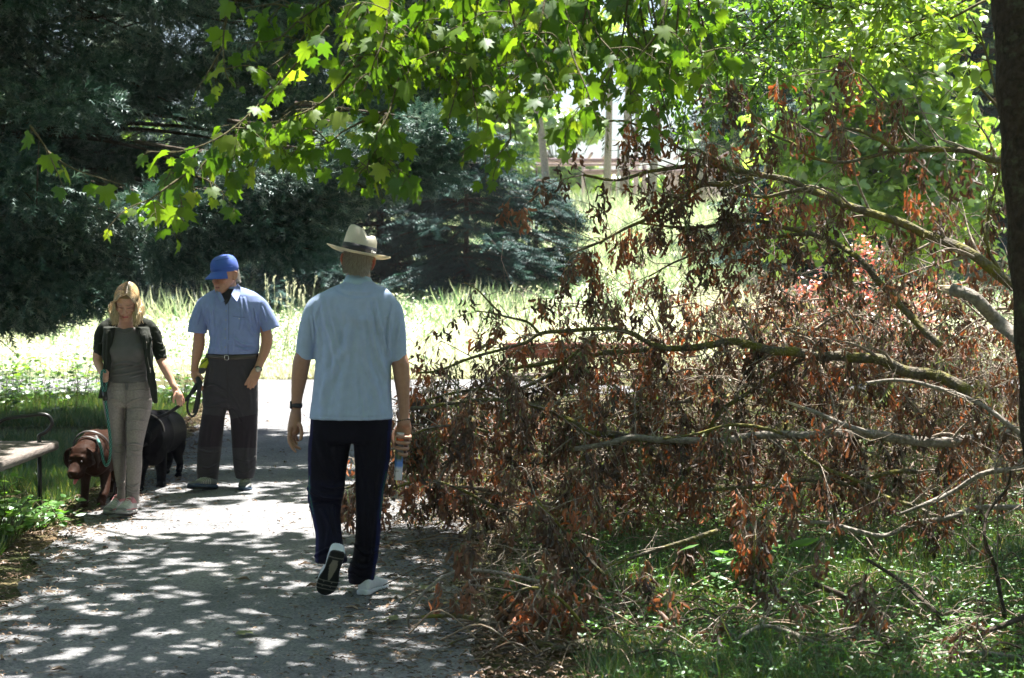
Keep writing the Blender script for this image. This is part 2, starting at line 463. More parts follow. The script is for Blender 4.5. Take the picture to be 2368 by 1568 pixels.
M_CLOVER = leafmat('clover_leaf', [(0, (.04, .12, .02)), (1, (.10, .22, .04))], trans=.4, gloss=.05, tcol=1.8)
M_DEAD = leafmat('withered_leaf', [(0, (.055, .038, .026)), (.35, (.135, .075, .046)), (.65, (.25, .125, .068)), (.85, (.30, .11, .045)), (1, (.45, .16, .055))], trans=.25, gloss=.04, rough=.6, two=(1.6, 1.1, .7, 1))
M_SAM = leafmat('dry_seed_wing', [(0, (.10, .15, .05)), (.35, (.16, .19, .08)), (.7, (.28, .26, .15)), (1, (.42, .36, .24))], trans=.35, gloss=.05, two=(1.4, 1.4, .9, 1))
M_RED = leafmat('red_leaf', [(0, (.22, .05, .04)), (.4, (.42, .12, .09)), (.75, (.42, .26, .13)), (1, (.30, .32, .14))], trans=.45, gloss=.12, two=(1.8, 1.0, .8, 1))
M_LITTER = leafmat('leaf_litter', [(0, (.06, .04, .025)), (.5, (.17, .11, .07)), (1, (.34, .25, .17))], trans=.1, gloss=.04, two=(1, 1, 1, 1))
M_BARK = barkmat('dark_bark', (.035, .028, .022), (.09, .07, .055), scale=22, bump=1)
M_BARKG = barkmat('grey_bark', (.13, .115, .10), (.32, .29, .25), scale=30)
M_MOSSY = barkmat('mossy_bark', (.07, .06, .045), (.17, .15, .12), moss=(.16, .15, .035), mossamt=.75, scale=45)
M_TWIG = barkmat('dry_twig', (.13, .10, .08), (.36, .31, .25), scale=60, bump=.4)
M_GTWIG = barkmat('green_twig', (.06, .06, .03), (.13, .11, .06), scale=60, bump=.3)

# ================================================================== lit and shaded ground
LIT = [ # pools of full sun the canopy leaves open, on the ground plane (x, y)
    [(-3.3, 10.3), (-2.2, 10.15), (-.9, 10.4), (.2, 10.3), (.3, 11.9), (-.8, 11.75), (-1.6, 11.55), (-2.2, 11.3), (-2.6, 11.2), (-3.3, 11.2)],
    [(-3.0, 19.8), (3.6, 19.8), (3.6, 60), (-3.6, 60)],
    [(-25, 20.8), (25, 20.4), (25, 90), (-25, 90)],
]
def in_lit(P, grow=0.0):
    x, y = ground_hit(P)
    x = x + .12 * np.sin(y * 5 + P[..., 2]); y = y + .12 * np.sin(x * 4.3) + .06 * np.sin(x * 13)
    r = np.zeros(x.shape, bool)
    for p in LIT: r |= inpoly(x, y, p)
    return r

FRINGE = [(200, 690, 13.80), (150, 650, 14.00), (60, 700, 14.00), (20, 680, 14.50), (110, 600, 14.00), (400, 590, 13.80), (300, 610, 14.60), (500, 560, 13.82), (620, 560, 13.92), (700, 520, 13.92), (740, 470, 13.92), (650, 480, 13.92), (560, 470, 13.80), (900, 420, 14.05), (980, 400, 14.07), (1040, 330, 14.07), (960, 350, 14.07), (1000, 290, 14.12), (860, 380, 14.05), (780, 430, 13.97), (180, 560, 14.00), (90, 540, 14.00), (30, 600, 14.00),
    (600, 520, 13.75), (680, 580, 13.82), (480, 500, 13.72), (420, 530, 13.72), (820, 330, 13.92), (720, 400, 13.82), (640, 420, 13.77), (380, 470, 13.60), (250, 500, 14.00), (560, 380, 13.77)]
# ================================================================== plane tree: trunk at the right, crown overhead, hanging sprays
TX, TY = 1.13 * 7.6 / 3900 * 1000, 7.6    # trunk foot
trunk_pts = [Wp(2456, 1500, 7.4), Wp(2444, 1200, 7.4), Wp(2420, 800, 7.4), Wp(2388, 400, 7.4), Wp(2360, 0, 7.4), Wp(2330, -500, 7.5), Wp(2230, -1200, 7.8), Wp(2050, -2200, 8.2)]
trunk_pts[0][2] = -.1
plane_tree = thing('plane_tree', 'dark scaly trunk at the right edge, its leafy crown spreading over the path', 'tree', (trunk_pts[0][0], 7.4, 0))
g = Geo(); P = crom(trunk_pts, 10)
R = np.interp(np.linspace(0, 1, len(P)), [0, .08, .5, 1], [.20, .135, .125, .09])
R = R * (1 + .05 * np.sin(np.arange(len(P)) * 1.3))
tube(g, P, R, n=24)
for me_v in g.v:
    c = noise3(me_v, 22, 3)
g.build('trunk', barkmat('scaly_bark', (.015, .012, .010), (.05, .038, .03), moss=(.07, .08, .05), mossamt=.35, scale=26, bump=1), plane_tree)
# crown (limbs + leaves) above the frame
limbs = Geo(); top = trunk_pts[-3]
CR = np.random.default_rng(21)
clumps = []
for k in range(26):
    a = CR.uniform(PI * .35, PI * 1.55); L = CR.uniform(2.5, 7.5)
    base = trunk_pts[-3] + (trunk_pts[-1] - trunk_pts[-3]) * CR.uniform(.1, 1)
    end = base + np.array([math.cos(a) * L, math.sin(a) * L * .9, CR.uniform(-.6, 1.4)])
    end[2] = max(end[2], CAMZ + .19 * end[1] + .5)
    mid = (base + end) / 2 + np.array([0, 0, CR.uniform(.3, .9)])
    pts = crom([base, mid, end], 6)
    tube(limbs, pts, np.linspace(.05, .012, len(pts)), n=6)
    for t in np.linspace(.35, 1, 6): clumps.append(pts[int(t * (len(pts) - 1))])
limbs.build('limb', M_BARK, plane_tree)
g = Geo()
n = 54000
P = np.stack([CR.uniform(-7.5, 5.5, n), CR.uniform(2.0, 18.5, n), CR.uniform(3.2, 8.5, n)], -1)
zmin = CAMZ + .175 * np.maximum(P[:, 1], 0) + .35
keep = P[:, 2] > zmin
gx, gy = ground_hit(P)
nz = noise3(np.stack([gx * 1.0, gy * 1.0, gx * 0], -1), 2.3, 5) * .55 + noise3(np.stack([gx, gy, gy * 0], -1), 5.5, 8) * .45
dens = np.where(gy < 9.4, .80, .72); dens = np.where(gy < 6.55, .20, dens)
dens = np.where((gx > .4) & (gy > 6.55), np.where(gy < 9.2, .50, .43), dens)            # thinner over the brush
dens = np.where(gy > 12, .55, dens)
dens = np.where((gx < -2.6) & (gy > 6.5), .72, dens)
keep &= (nz < dens) & ~in_lit(P) & (CR.random(n) < .75)
# openings that let the sun reach shoulders, hair and hat
SPOTS = ((-.98, 8.35, 1.42, .10), (-.56, 8.35, 1.42, .07), (-.72, 8.3, 1.75, .12), (-1.88, 12.5, 1.52, .30), (-2.55, 11.2, 1.4, .45), (-2.85, 11.7, .5, .40))
for (sx, sy, sz, rr) in SPOTS:
    tt = (P[:, 2] - sz) / SDIR[2]
    dx = P[:, 0] - SDIR[0] * tt - sx; dy = P[:, 1] - SDIR[1] * tt - sy
    keep &= (dx * dx + dy * dy) > rr * rr
for (fx, fy, fd) in FRINGE:
    if fx < 330: continue
    c_ = Wp(fx, fy, fd); tt = (P[:, 2] - c_[2]) / SDIR[2]
    keep &= ((P[:, 0] - SDIR[0] * tt - c_[0]) ** 2 + (P[:, 1] - SDIR[1] * tt - c_[1]) ** 2 > .5 ** 2) | (tt < 0)
P = P[keep]
# extra leaves added unseen behind the viewer, to keep the sky off the near path
nb = 9000; B_ = np.stack([CR.uniform(-10, 9, nb), CR.uniform(-9, 2.2, nb), CR.uniform(3.0, 8.5, nb)], -1); P = np.vstack([P, B_]); m = len(P)
D = rdir(m, -.6, .2); N = unit(np.array([0, 0, 1.0]) + CR.normal(0, .35, (m, 3)))
scatter(g, PLANE_V, PLANE_F, P, D, N, np.where(P[:, 1] < 2.2, .42, CR.uniform(.08, .15, m)))
g.build('crown', M_PLANE, plane_tree)

def stem_leaves(G, S, pts, lsize, every, rs, hang=.5, lit=None):
    """leaves on petioles alternating along a stem polyline"""
    seg = np.linalg.norm(np.diff(pts, axis=0), axis=1); tot = seg.sum(); cum = np.r_[0, np.cumsum(seg)]
    k = 0; s = rs.uniform(0, every)
    Ps, Ds, Ns, Ss = [], [], [], []
    while s < tot:
        p = np.array([np.interp(s, cum, pts[:, c]) for c in range(3)])
        d = np.array([np.interp(min(s + .02, tot), cum, pts[:, c]) for c in range(3)]) - p
        side = unit(np.cross(d, [0, 0, 1]) + 1e-6) * (1 if k % 2 else -1)
        pd = unit(side * rs.uniform(.3, 1) + unit(d) * rs.uniform(.1, .9) + np.array([0, 0, -hang]) + rs.normal(0, .25, 3))
        q = p + pd * rs.uniform(.03, .07)
        tube(S, np.array([p, (p + q) / 2 + [0, 0, .004], q]), .0016, n=3, cap=False)
        Ps.append(q); Ds.append(unit(pd + np.array([0, 0, -.45]) + rs.normal(0, .2, 3)))
        Ns.append(unit(np.array([0, -.35, 1.0]) + rs.normal(0, .45, 3))); Ss.append(lsize * rs.uniform(.4, 1.2) * (1 if s < tot * .85 else .7))
        s += every * rs.uniform(.6, 1.5); k += 1
    if Ps:
        Ps, Ds, Ns, Ss = map(np.array, (Ps, Ds, Ns, Ss)); k1 = rs.random(len(Ps)) < .55; rr = rs.random(len(Ps))
        for kk, tv in ((k1, PLANE_V), (~k1, PLANE_V2)):
            if kk.any(): scatter(G, tv, PLANE_F, Ps[kk], Ds[kk], Ns[kk], Ss[kk], rnd=rr[kk], SW=Ss[kk] * rs.uniform(.75, 1.1, kk.sum()))
PR = np.random.default_rng(5)
def hanging(name_label, stems, depth, lsize=.080, every=.045, extra=0, seed=1, group=None, hang=.5):
    rs = np.random.default_rng(seed); S = Geo(); G = Geo()
    for si, st in enumerate(stems):
        dd = depth + (rs.uniform(-.25, .25) if si else 0)
        pts = crom([Wp(x, y, dd + .1 * math.sin(i * 1.7 + si)) for i, (x, y) in enumerate(st)], 5)
        tube(S, pts, np.linspace(.006, .002, len(pts)), n=5)
        stem_leaves(G, S, pts, lsize, every, rs, hang)
        for e in range(extra):
            i0 = rs.integers(1, max(2, len(pts) - 3)); a = pts[i0]
            L = rs.uniform(.08, .24); dr = unit(np.array([rs.uniform(-1, 1), rs.uniform(-.6, .6), rs.uniform(-.6, .25)]))
            pp = crom([a, a + dr * L * .5 + [0, 0, .01], a + dr * L + [0, 0, -.04]], 4)
            tube(S, pp, np.linspace(.003, .0012, len(pp)), n=4); stem_leaves(G, S, pp, lsize * .9, every, rs, hang)
    base = Wp(*stems[0][0], depth)
    t = thing('plane_branch', name_label, 'branch', base, group)
    S.build('stem', M_GTWIG, t); G.build('leaves', M_PLANE, t)
hanging('lowest hanging spray of lobed green leaves at the far left, above the benches', [[(70, 290), (110, 350), (150, 440)], [(110, 350), (170, 390), (290, 430)]], 7.6, every=.11, seed=2, lsize=.085)
hanging('leafy plane spray dipping lowest, right above the blond woman', [[(760, 60), (620, 220), (520, 310), (420, 350), (340, 350)], [(450, 352), (400, 400), (420, 470), (410, 505)], [(560, 300), (470, 380), (440, 440)], [(440, 395), (350, 460), (330, 480)]], 7.0, every=.042, extra=3, seed=3)
hanging('bright backlit plane spray reaching left of center above the capped man', [[(900, 30), (800, 180), (700, 270), (600, 310), (530, 350)], [(720, 260), (660, 330), (600, 360), (560, 400)], [(830, 150), (740, 240), (640, 280), (520, 290)]], 7.3, every=.038, extra=4, seed=4)
hanging('plane spray ending just above and left of the straw hat', [[(1000, 20), (930, 160), (900, 260), (870, 330), (910, 420)], [(905, 250), (800, 300), (760, 330), (700, 340)], [(880, 330), (850, 380), (860, 410)]], 7.1, every=.038, extra=5, seed=5)
hanging('thin leafy twig beside the dark conifer at the upper left', [[(560, -30), (520, 60), (520, 160), (540, 200)], [(520, 100), (480, 170), (460, 200)]], 7.4, every=.07, extra=1, seed=6)
hanging('small leafy sprig hanging between the straw hat and the brush pile', [[(1210, 150), (1170, 230), (1130, 300), (1060, 360)], [(1170, 240), (1180, 320), (1140, 370)]], 7.2, every=.075, extra=1, seed=7)
hanging('plane spray crossing the top of the view over the left path', [[(820, -40), (700, 40), (640, 90), (560, 100)], [(780, -20), (680, 110), (600, 170)], [(700, 30), (640, 10), (560, 20)]], 7.6, every=.038, extra=4, seed=8)
def droop(label, x0, x1, y1, depth, nst, seed, **k):
    rs = np.random.default_rng(seed); st = []
    for i in range(nst):
        x = rs.uniform(x0, x1); yb = y1 * rs.uniform(.55, 1.05); dx = rs.uniform(-130, 130)
        st.append([(x, -60), (x + dx * .3, yb * .35), (x + dx * .7, yb * .7), (x + dx, yb)])
    hanging(label, st, depth, seed=seed, **k)
droop('thick curtain of plane leaves at the top, straight above the straw hat', 820, 1080, 250, 7.3, 9, 11, every=.045, extra=5)
droop('curtain of plane leaves at top center, right of the straw hat', 1050, 1300, 290, 7.0, 10, 12, every=.045, extra=5)
droop('curtain of plane leaves hanging at the middle of the top edge over the pale gap', 1280, 1500, 300, 7.5, 8, 13, every=.055, extra=4)
droop('large plane leaves at the top edge just left of the light green twigs', 1450, 1640, 200, 7.2, 5, 14, every=.07, extra=3)
droop('farther layer of plane leaves filling the top center behind the front curtain', 900, 1500, 200, 9.0, 9, 15, every=.05, extra=4, lsize=.09)

# ================================================================== light green twigs at the top right (second broadleaf)
def cloud_tree(name, label, foot, height, blobs, nleaf, lsize, mat, seed, tmpl=(MAPLE_V, MAPLE_F), bark=None, trunk_r=.12, cat='tree', group=None, trunk=True, up=.8, hole=.42, nsc=1.6):
    """broadleaf tree: tapered trunk, limbs out to leaf clumps inside given blobs (centre, radii)"""
    rs = np.random.default_rng(seed); foot = np.array(foot, float)
    t = thing(name, label, cat, foot, group)
    g = Geo(); topc = np.array(blobs[0][0], float)
    tp = crom([foot + [0, 0, -.1], foot + [0.05 * height * rs.normal(), 0, height * .35], foot * .3 + topc * .7 + [0, 0, 0] if trunk else foot + [0, 0, height * .6], topc], 5) if trunk else None
    if trunk:
        tube(g, tp, np.linspace(trunk_r, trunk_r * .3, len(tp)), n=10)
    G = Geo()
    tot = sum(b[1][0] * b[1][1] * b[1][2] for b in blobs)
    for bi, (c, r) in enumerate(blobs):
        c = np.array(c, float); r = np.array(r, float)
        if trunk:
            a = tp[int(len(tp) * rs.uniform(.4, .85))]
            for k in range(4):
                e = c + r * rs.uniform(-.7, .7, 3)
                tube(g, crom([a, (a + e) / 2 + [0, 0, .1 * height * rs.uniform(-.2, .6)], e], 5), np.linspace(trunk_r * .35, trunk_r * .06, 11), n=5)
        m = int(nleaf * (r[0] * r[1] * r[2]) / tot * 2.2)
        U = rdir(m) * (rs.random((m, 1)) ** .42); P = c + U * r
        P = P + .18 * r.mean() * rs.normal(0, 1, (m, 3))
        k = noise3(P / max(r.mean(), .1), nsc * 1.6, seed) * .6 + noise3(P / max(r.mean(), .1), nsc * 4.2, seed + 3) * .4
        P = P[k > hole + rs.normal(0, .03, m)]
        m = len(P)
        D = unit(rdir(m, -.9, .2)); N = unit(np.array([0, 0, up]) + .75 * (P - c) / r * [1, 1, .3] + rs.normal(0, .38, (m, 3)))
        scatter(G, tmpl[0], tmpl[1], P, D, N, lsize * rs.uniform(.6, 1.3, m), rnd=rs.random(m))
    if trunk: g.build('trunk', bark or M_BARKG, t)
    G.build('crown', mat, t)
    return t
# twigs reaching in from the right crown, nearer than the background
def twiggy(label, stems, depth, mat, tmpl, lsize, every, seed, nsub=8, cat='branch', sub=.5, name='leafy_branch', bark=None):
    rs = np.random.default_rng(seed); S = Geo(); G = Geo()
    for si, st in enumerate(stems):
        dd = depth + rs.uniform(-.5, .5)
        pts = crom([Wp(x, y, dd) for x, y in st], 6); n = len(pts)
        tube(S, pts, np.linspace(.010, .003, n), n=5)
        for k in range(nsub):
            i0 = rs.integers(2, n); a = pts[i0 if i0 < n else n - 1]; L = sub * rs.uniform(.4, 1.2)
            dr = unit(np.array([rs.uniform(-1, .5), rs.uniform(-.7, .7), rs.uniform(-.8, .5)]))
            pp = crom([a, a + dr * L * .5 + [0, 0, .03], a + dr * L + [0, 0, -.08 * L]], 4)
            tube(S, pp, np.linspace(.004, .0015, len(pp)), n=4)
            m = int(L / every * 2.2); tt = rs.uniform(.1, 1, m) * (len(pp) - 1); ii = tt.astype(int).clip(0, len(pp) - 2)
            P = pp[ii] + (pp[ii + 1] - pp[ii]) * (tt - ii)[:, None] + rs.normal(0, .02, (m, 3))
            D = unit(dr + rs.normal(0, .8, (m, 3)) + [0, 0, -.2]); N = unit(np.array([0, -.2, .9]) + rs.normal(0, .5, (m, 3)))
            scatter(G, tmpl[0], tmpl[1], P, D, N, lsize * rs.uniform(.6, 1.3, m), rnd=rs.random(m))
    t = thing(name, label, cat, Wp(*stems[0][0], depth)); S.build('stem', bark or M_GTWIG, t); G.build('leaves', mat, t)
twiggy('pale green small-leaved twigs at the top right corner beside the dark trunk', [[(2300, -40), (2150, 40), (2000, 60), (1850, 40)], [(2280, 0), (2100, 90), (1960, 120), (1840, 150)], [(2200, -60), (2050, 0), (1900, 20)]], 10.5, M_YOUNG, (OV_V, OV_F), .060, .026, 31, nsub=30, sub=.45)
twiggy('small-leaved green boughs across the top, between the plane leaves and the corner twigs', [[(1900, -60), (1780, 60), (1680, 130), (1560, 190)], [(1800, -60), (1700, 40), (1600, 110), (1480, 150)], [(1960, -50), (1840, 90), (1760, 180), (1700, 260)], [(1700, -60), (1620, 60), (1560, 170), (1560, 240)]], 10.0, M_LEAF2, (OV_V, OV_F), .052, .020, 32, nsub=36, sub=.4)
twiggy('upright sprig with yellowing leaves growing beside the dark trunk', [[(2330, 330), (2300, 200), (2270, 90), (2240, 30)], [(2320, 260), (2250, 180), (2230, 120)]], 8.6, M_YOUNG, (OV_V, OV_F), .11, .06, 33, nsub=6, sub=.25)

# ================================================================== big dark conifer at the left
def conifer_sprays(G, C, R, n, size, rs, outward, tmpl=(SPR_V, SPR_F), droopz=-.25):
    """sprays filling a flattened foliage pad of centre C, radii R"""
    U = rdir(n) * (rs.random((n, 1)) ** .4); P = C + U * R
    D = unit(outward[None] * .8 + U * .9 + rs.normal(0, .35, (n, 3)) + [0, 0, droopz]); N = unit(np.array([0, 0, 1.0]) + rs.normal(0, .6, (n, 3)))
    scatter(G, tmpl[0], tmpl[1], P, D, N, size * rs.uniform(.6, 1.3, n), rnd=np.clip(rs.random(n) * .7 + rs.uniform(-.1, .28), 0, .96) + (rs.random(n) < .04) * .04)
rs = np.random.default_rng(77)
cyp = thing('dark_conifer', 'huge dark blue-green conifer filling the upper left, its lacy boughs drooping behind the couple', 'tree', (-6.2, 17.2, 0))
g = Geo(); tp = crom([(-6.2, 17.2, -.1), (-6.15, 17.2, 2), (-6.0, 17.1, 5), (-6.0, 17, 9), (-6, 17, 12)], 5)
tube(g, tp, np.linspace(.36, .08, len(tp)), n=14); g.build('trunk', M_BARK, cyp)
outline = [(-500, -400), (1180, -400), (1130, 60), (1080, 180), (1060, 300), (985, 330), (990, 420), (850, 400), (790, 430), (745, 480), (740, 560), (690, 590), (560, 560), (430, 610), (310, 640), (190, 640), (150, 700), (80, 730), (-500, 760)]
G = Geo(); B = Geo(); cnt = 0; FRP = [Wp(*q_) for q_ in FRINGE if q_[0] > 330]
while cnt < 380:
    x, y = rs.uniform(-480, 1180), rs.uniform(-400, 760)
    if not inpoly(np.array([x]), np.array([y]), outline)[0]: continue
    d = rs.uniform(13.6, 19.5) if x < 500 else rs.uniform(14.2, 17.5)
    C = Wp(x, y, d)
    gx_, gy_ = ground_hit(C)
    if gy_ > 20.0 or (gy_ < 12.75 and gx_ > -3.5): continue
    if any((C[0] - SDIR[0] * (C[2] - q_[2]) / SDIR[2] - q_[0]) ** 2 + (C[1] - SDIR[1] * (C[2] - q_[2]) / SDIR[2] - q_[1]) ** 2 < (q_[3] + .75) ** 2 for q_ in SPOTS): continue
    if any(((C[0] - SDIR[0] * (C[2] - q_[2]) / SDIR[2] - q_[0]) ** 2 + (C[1] - SDIR[1] * (C[2] - q_[2]) / SDIR[2] - q_[1]) ** 2 < .95 ** 2) and C[2] > q_[2] + .1 for q_ in FRP): continue
    cnt += 1
    o = unit(C - np.array([-6.1, 17.1, C[2]])); s_ = rs.uniform(.5, 1.15)
    conifer_sprays(G, C, np.array([.55, .5, .22]) * s_, 330, .15, rs, o)
    st = np.array([-6.1 + .1 * o[0], 17.1, min(C[2] + rs.uniform(-.1, .9), 11)])
    if cnt % 3 == 0:
        pp = crom([st, (st + C) / 2 + [0, 0, .25], C + o * .3 * s_ + [0, 0, -.1]], 6)
        tube(B, pp, np.linspace(.035, .006, len(pp)), n=5)
        for q in range(3):
            a = pp[rs.integers(5, len(pp))]; e = a + o * .4 + rs.normal(0, .25, 3)
            tube(B, np.array([a, (a + e) / 2 + [0, 0, .03], e]), np.linspace(.009, .003, 3), n=4)
# lowest fringe, drooping tips
for (x, y, d) in FRINGE:
    C = Wp(x, y, d); o = unit(C - np.array([-6.1, 17.1, C[2]]))
    conifer_sprays(G, C, np.array([.36, .36, .15]), 420, .12, rs, o, droopz=-.1)
    tube(B, crom([C - o * 1.4 + [0, 0, .25], C - o * .5 + [0, 0, .12], C + o * .25], 5), np.linspace(.02, .004, 11), n=5)
G.build('crown', M_CYP, cyp); B.build('limb', M_BARK, cyp)

# ================================================================== dark firs in the middle distance
def fir(label, x, y, h, rad, seed, base=0.0, dens=1.0, mat=None, group='dark conifers beyond the meadow', nsz=.34, name='fir_tree'):
    rs = np.random.default_rng(seed); z0 = float(terrain(x, y)); foot = np.array([x, y, z0])
    t = thing(name, label, 'tree', foot, group); g = Geo(); G = Geo()
    tube(g, crom([foot - [0, 0, .2], foot + [0, 0, h * .5], foot + [0, 0, h]], 6), np.linspace(.03 * h * .7, .02, 13), n=8)
    z = base
    while z < h * .97:
        R = rad * (1 - (z / h)) ** .48 * rs.uniform(.85, 1.1)
        nb = max(5, int(9 * dens))
        for k in range(nb):
            a = rs.uniform(0, 2 * PI); L = R * rs.uniform(.65, 1.1); o = np.array([math.cos(a), math.sin(a), 0])
            st = foot + [0, 0, z]; e = st + o * L + [0, 0, -.18 * L + rs.normal(0, .1)]
            pp = crom([st, (st + e) / 2 + [0, 0, .06 * L], e], 4); tube(g, pp, np.linspace(.03, .008, len(pp)), n=4, cap=False)
            m = int(26 * L * dens); tt = rs.uniform(.15, 1, m) ** .8
            P = st + (e - st) * tt[:, None] + np.cross(o, [0, 0, 1])[None] * (rs.normal(0, .16, m) * L * (1.15 - tt) + rs.normal(0, .08, m))[:, None] + np.array([0, 0, 1.0]) * (.10 * L * np.sin(tt * PI) + rs.normal(0, .06, m) - .02)[:, None]
            D = unit(o[None] + rs.normal(0, .5, (m, 3)) * [1, 1, .35] + [0, 0, -.25])
            scatter(G, FAN_V, FAN_F, P, D, unit(np.array([0, 0, 1.0]) + rs.normal(0, .25, (m, 3))), nsz * rs.uniform(.7, 1.3, m), rnd=rs.random(m))
        z += rs.uniform(.22, .38) * (1 if h < 9 else 1.3)
    g.build('trunk', M_BARK, t); G.build('crown', mat or M_FIR, t)
    return t
fir('dark spreading fir right behind the capped man, touching the meadow', -5.4, 37, 5.6, 3.0, 101, dens=1.3, group=None)
fir('dark fir between the capped man and the straw hat, beyond the meadow', -3.0, 38.5, 5.4, 2.9, 102, dens=1.3, group=None)
fir('dark fir whose boughs show right behind the straw hat', -1.0, 37, 3.6, 2.5, 103, dens=1.3, group=None)
fir('low dark fir at the left end of the brush pile, beyond the meadow', .55, 38, 2.5, 1.7, 104, dens=1.3, group=None)
fir('shaded fir seen behind the blond woman under the big conifer', -8.4, 36, 6.0, 2.8, 105, dens=1.2, group=None)
fir('shaded fir at the far left behind the meadow', -11.6, 37, 7.0, 3.0, 106, dens=1.1, group=None)
fir('tall dark blue fir at the upper right behind the sunlit maple', 8.6, 44, 16, 4.6, 108, base=1.0, dens=.9, nsz=.42, group=None)
fir('tall dark fir by the dark trunk at the upper right', 12.2, 42, 17, 4.4, 109, base=1.0, dens=.9, nsz=.42, group=None)
fir('short dark fir low behind the brush at the right', 6.4, 36, 4.6, 2.4, 110, dens=1.1, group=None)

# ================================================================== sunlit maple on the right and the far wood
cloud_tree('maple_tree', 'sunlit young maple with a thin pale stem, standing behind the brush at the right', (5.6, 26.0, float(terrain(5.6, 26))), 5.5,
    [((5.6, 26, 4.1), (1.5, 1.3, 1.1)), ((4.9, 25.8, 2.9), (1.3, 1.1, .7)), ((6.6, 26, 3.2), (1.2, 1.2, .9)), ((5.2, 26, 5.3), (1.1, 1.1, .8)), ((6.2, 26.3, 5.6), (1.1, 1, .9)), ((4.4, 26, 3.6), (.8, 1, .5)), ((6.3, 25.8, 2.2), (1.2, 1, .5)), ((4.7, 25.6, 2.1), (.9, .9, .4))],
    5200, .20, M_FARL, 201, trunk_r=.05, hole=.50)
def far_tree(label, px, ytop, ybot, d, wpx, seed, mat=None, n=5000, group=None, lsz=None, hole=.42, name='broadleaf_tree', tr=.16):
    rs = np.random.default_rng(seed); c0 = Wp(px, (ytop + ybot) / 2, d); zt = Wp(px, ytop, d)[2]; zb = max(Wp(px, ybot, d)[2], float(terrain(c0[0], d)) + .6)
    W = wpx / FD * d / 2; H = (zt - zb) / 2; bl = []
    for k in range(9):
        bl.append(((c0[0] + rs.uniform(-.7, .7) * W, d + rs.uniform(-.5, .5) * W, (zt + zb) / 2 + rs.uniform(-.8, .8) * H), (W * rs.uniform(.3, .55), W * .5, max(H * rs.uniform(.18, .35), .4))))
    foot = (c0[0], d, float(terrain(c0[0], d)))
    return cloud_tree(name, label, foot, zt - foot[2], bl, n, lsz or .006 * d, mat or M_LEAF2, seed, trunk_r=tr, group=group, hole=hole)
far_tree('sunlit broadleaf tree in the middle of the background, behind the pergola', 1760, 140, 400, 80, 330, 301, n=9000, mat=M_FARL, hole=.5)
far_tree('sunlit leafy tree right of the pale gap, left of the blue fir', 1680, -60, 250, 84, 260, 302, n=4500, mat=M_FARL, hole=.55)
far_tree('sunlit tree top behind the plane leaves at top center', 1270, -80, 230, 60, 380, 303, n=5000, mat=M_FARL, hole=.56)
far_tree('tree with yellow-green leaves at the upper right, behind the tall firs', 2080, -80, 150, 62, 560, 304, n=5000, mat=M_YOUNG, hole=.56)
far_tree('bright tree behind the straw hat, above the dark firs', 1130, 200, 420, 66, 300, 305, n=6000, mat=M_FARL)
far_tree('leafy tree behind the right end of the pergola', 1900, 180, 470, 86, 300, 306, n=6000, mat=M_FARL)
for k, (px, yt, yb, d, wd) in enumerate([(1250, 260, 440, 105, 300), (1400, 410, 480, 120, 300), (1560, 400, 480, 125, 300), (1750, 330, 470, 118, 300), (2000, 200, 470, 110, 420), (2250, 250, 520, 105, 420), (2450, 100, 520, 100, 500), (900, 150, 560, 98, 480), (500, 250, 600, 90, 560), (100, 200, 640, 85, 600), (-250, 200, 640, 80, 500), (1150, 380, 500, 110, 260)]):
    far_tree('tree of the far wood beyond the park, small and hazy', px, yt, yb, d, wd, 320 + k, n=3800, group='trees of the far wood', mat=M_FARL)

# slim bare trunks in the pale gap
for k, (px, r, d, tilt) in enumerate([(1402, .16, 66, 0), (1440, .2, 72, 10), (1505, .15, 58, 18), (1470, .12, 75, -8), (1620, .2, 62, 25)]):
    foot = Wp(px, 470, d); z0 = float(terrain(foot[0], d))
    t = thing('bare_tree', ['slim tall trunk at the left of the pale gap over the pergola', 'pale slim trunk behind the park lamp', 'dark slim leaning trunk in the middle of the pale gap', 'thinnest trunk between the lamp and the leaning trunk', 'trunk forking among the sunlit leaves over the pergola'][k], 'tree', (foot[0], d, z0))
    g = Geo(); a = np.array([foot[0], d, z0 - .2]); e = a + [tilt / FD * d * 1.6, 0, 14]
    pp = crom([a, (a + e) / 2 + [.15, 0, 0], e], 6); tube(g, pp, np.linspace(r, r * .4, len(pp)), n=8)
    for q in range(5):
        b0 = pp[rs.integers(4, 12)]; tube(g, np.array([b0, b0 + [rs.uniform(-1, 1), 0, .8], b0 + [rs.uniform(-1.8, 1.8), 0, 1.8]]), [r * .3, r * .2, .03], n=5)
    g.build('trunk', M_BARKG, t)

# ================================================================== red shrub
cloud_tree('red_shrub', 'shrub with red and coppery leaves glowing behind the brush pile', (4.2, 19.5, 0), 1.6,
    [((4.0, 19.5, 1.0), (.75, .5, .45)), ((4.5, 19.4, .8), (.6, .5, .4)), ((3.5, 19.5, 1.2), (.5, .4, .35)), ((4.1, 19.5, 1.75), (.22, .25, .3)), ((4.8, 19.6, 1.3), (.3, .3, .3)), ((3.0, 19.5, .9), (.4, .4, .35))], 5200, .05, M_RED, 401, tmpl=(OV_V, OV_F), trunk_r=.02, cat='shrub', bark=M_TWIG, hole=.35)

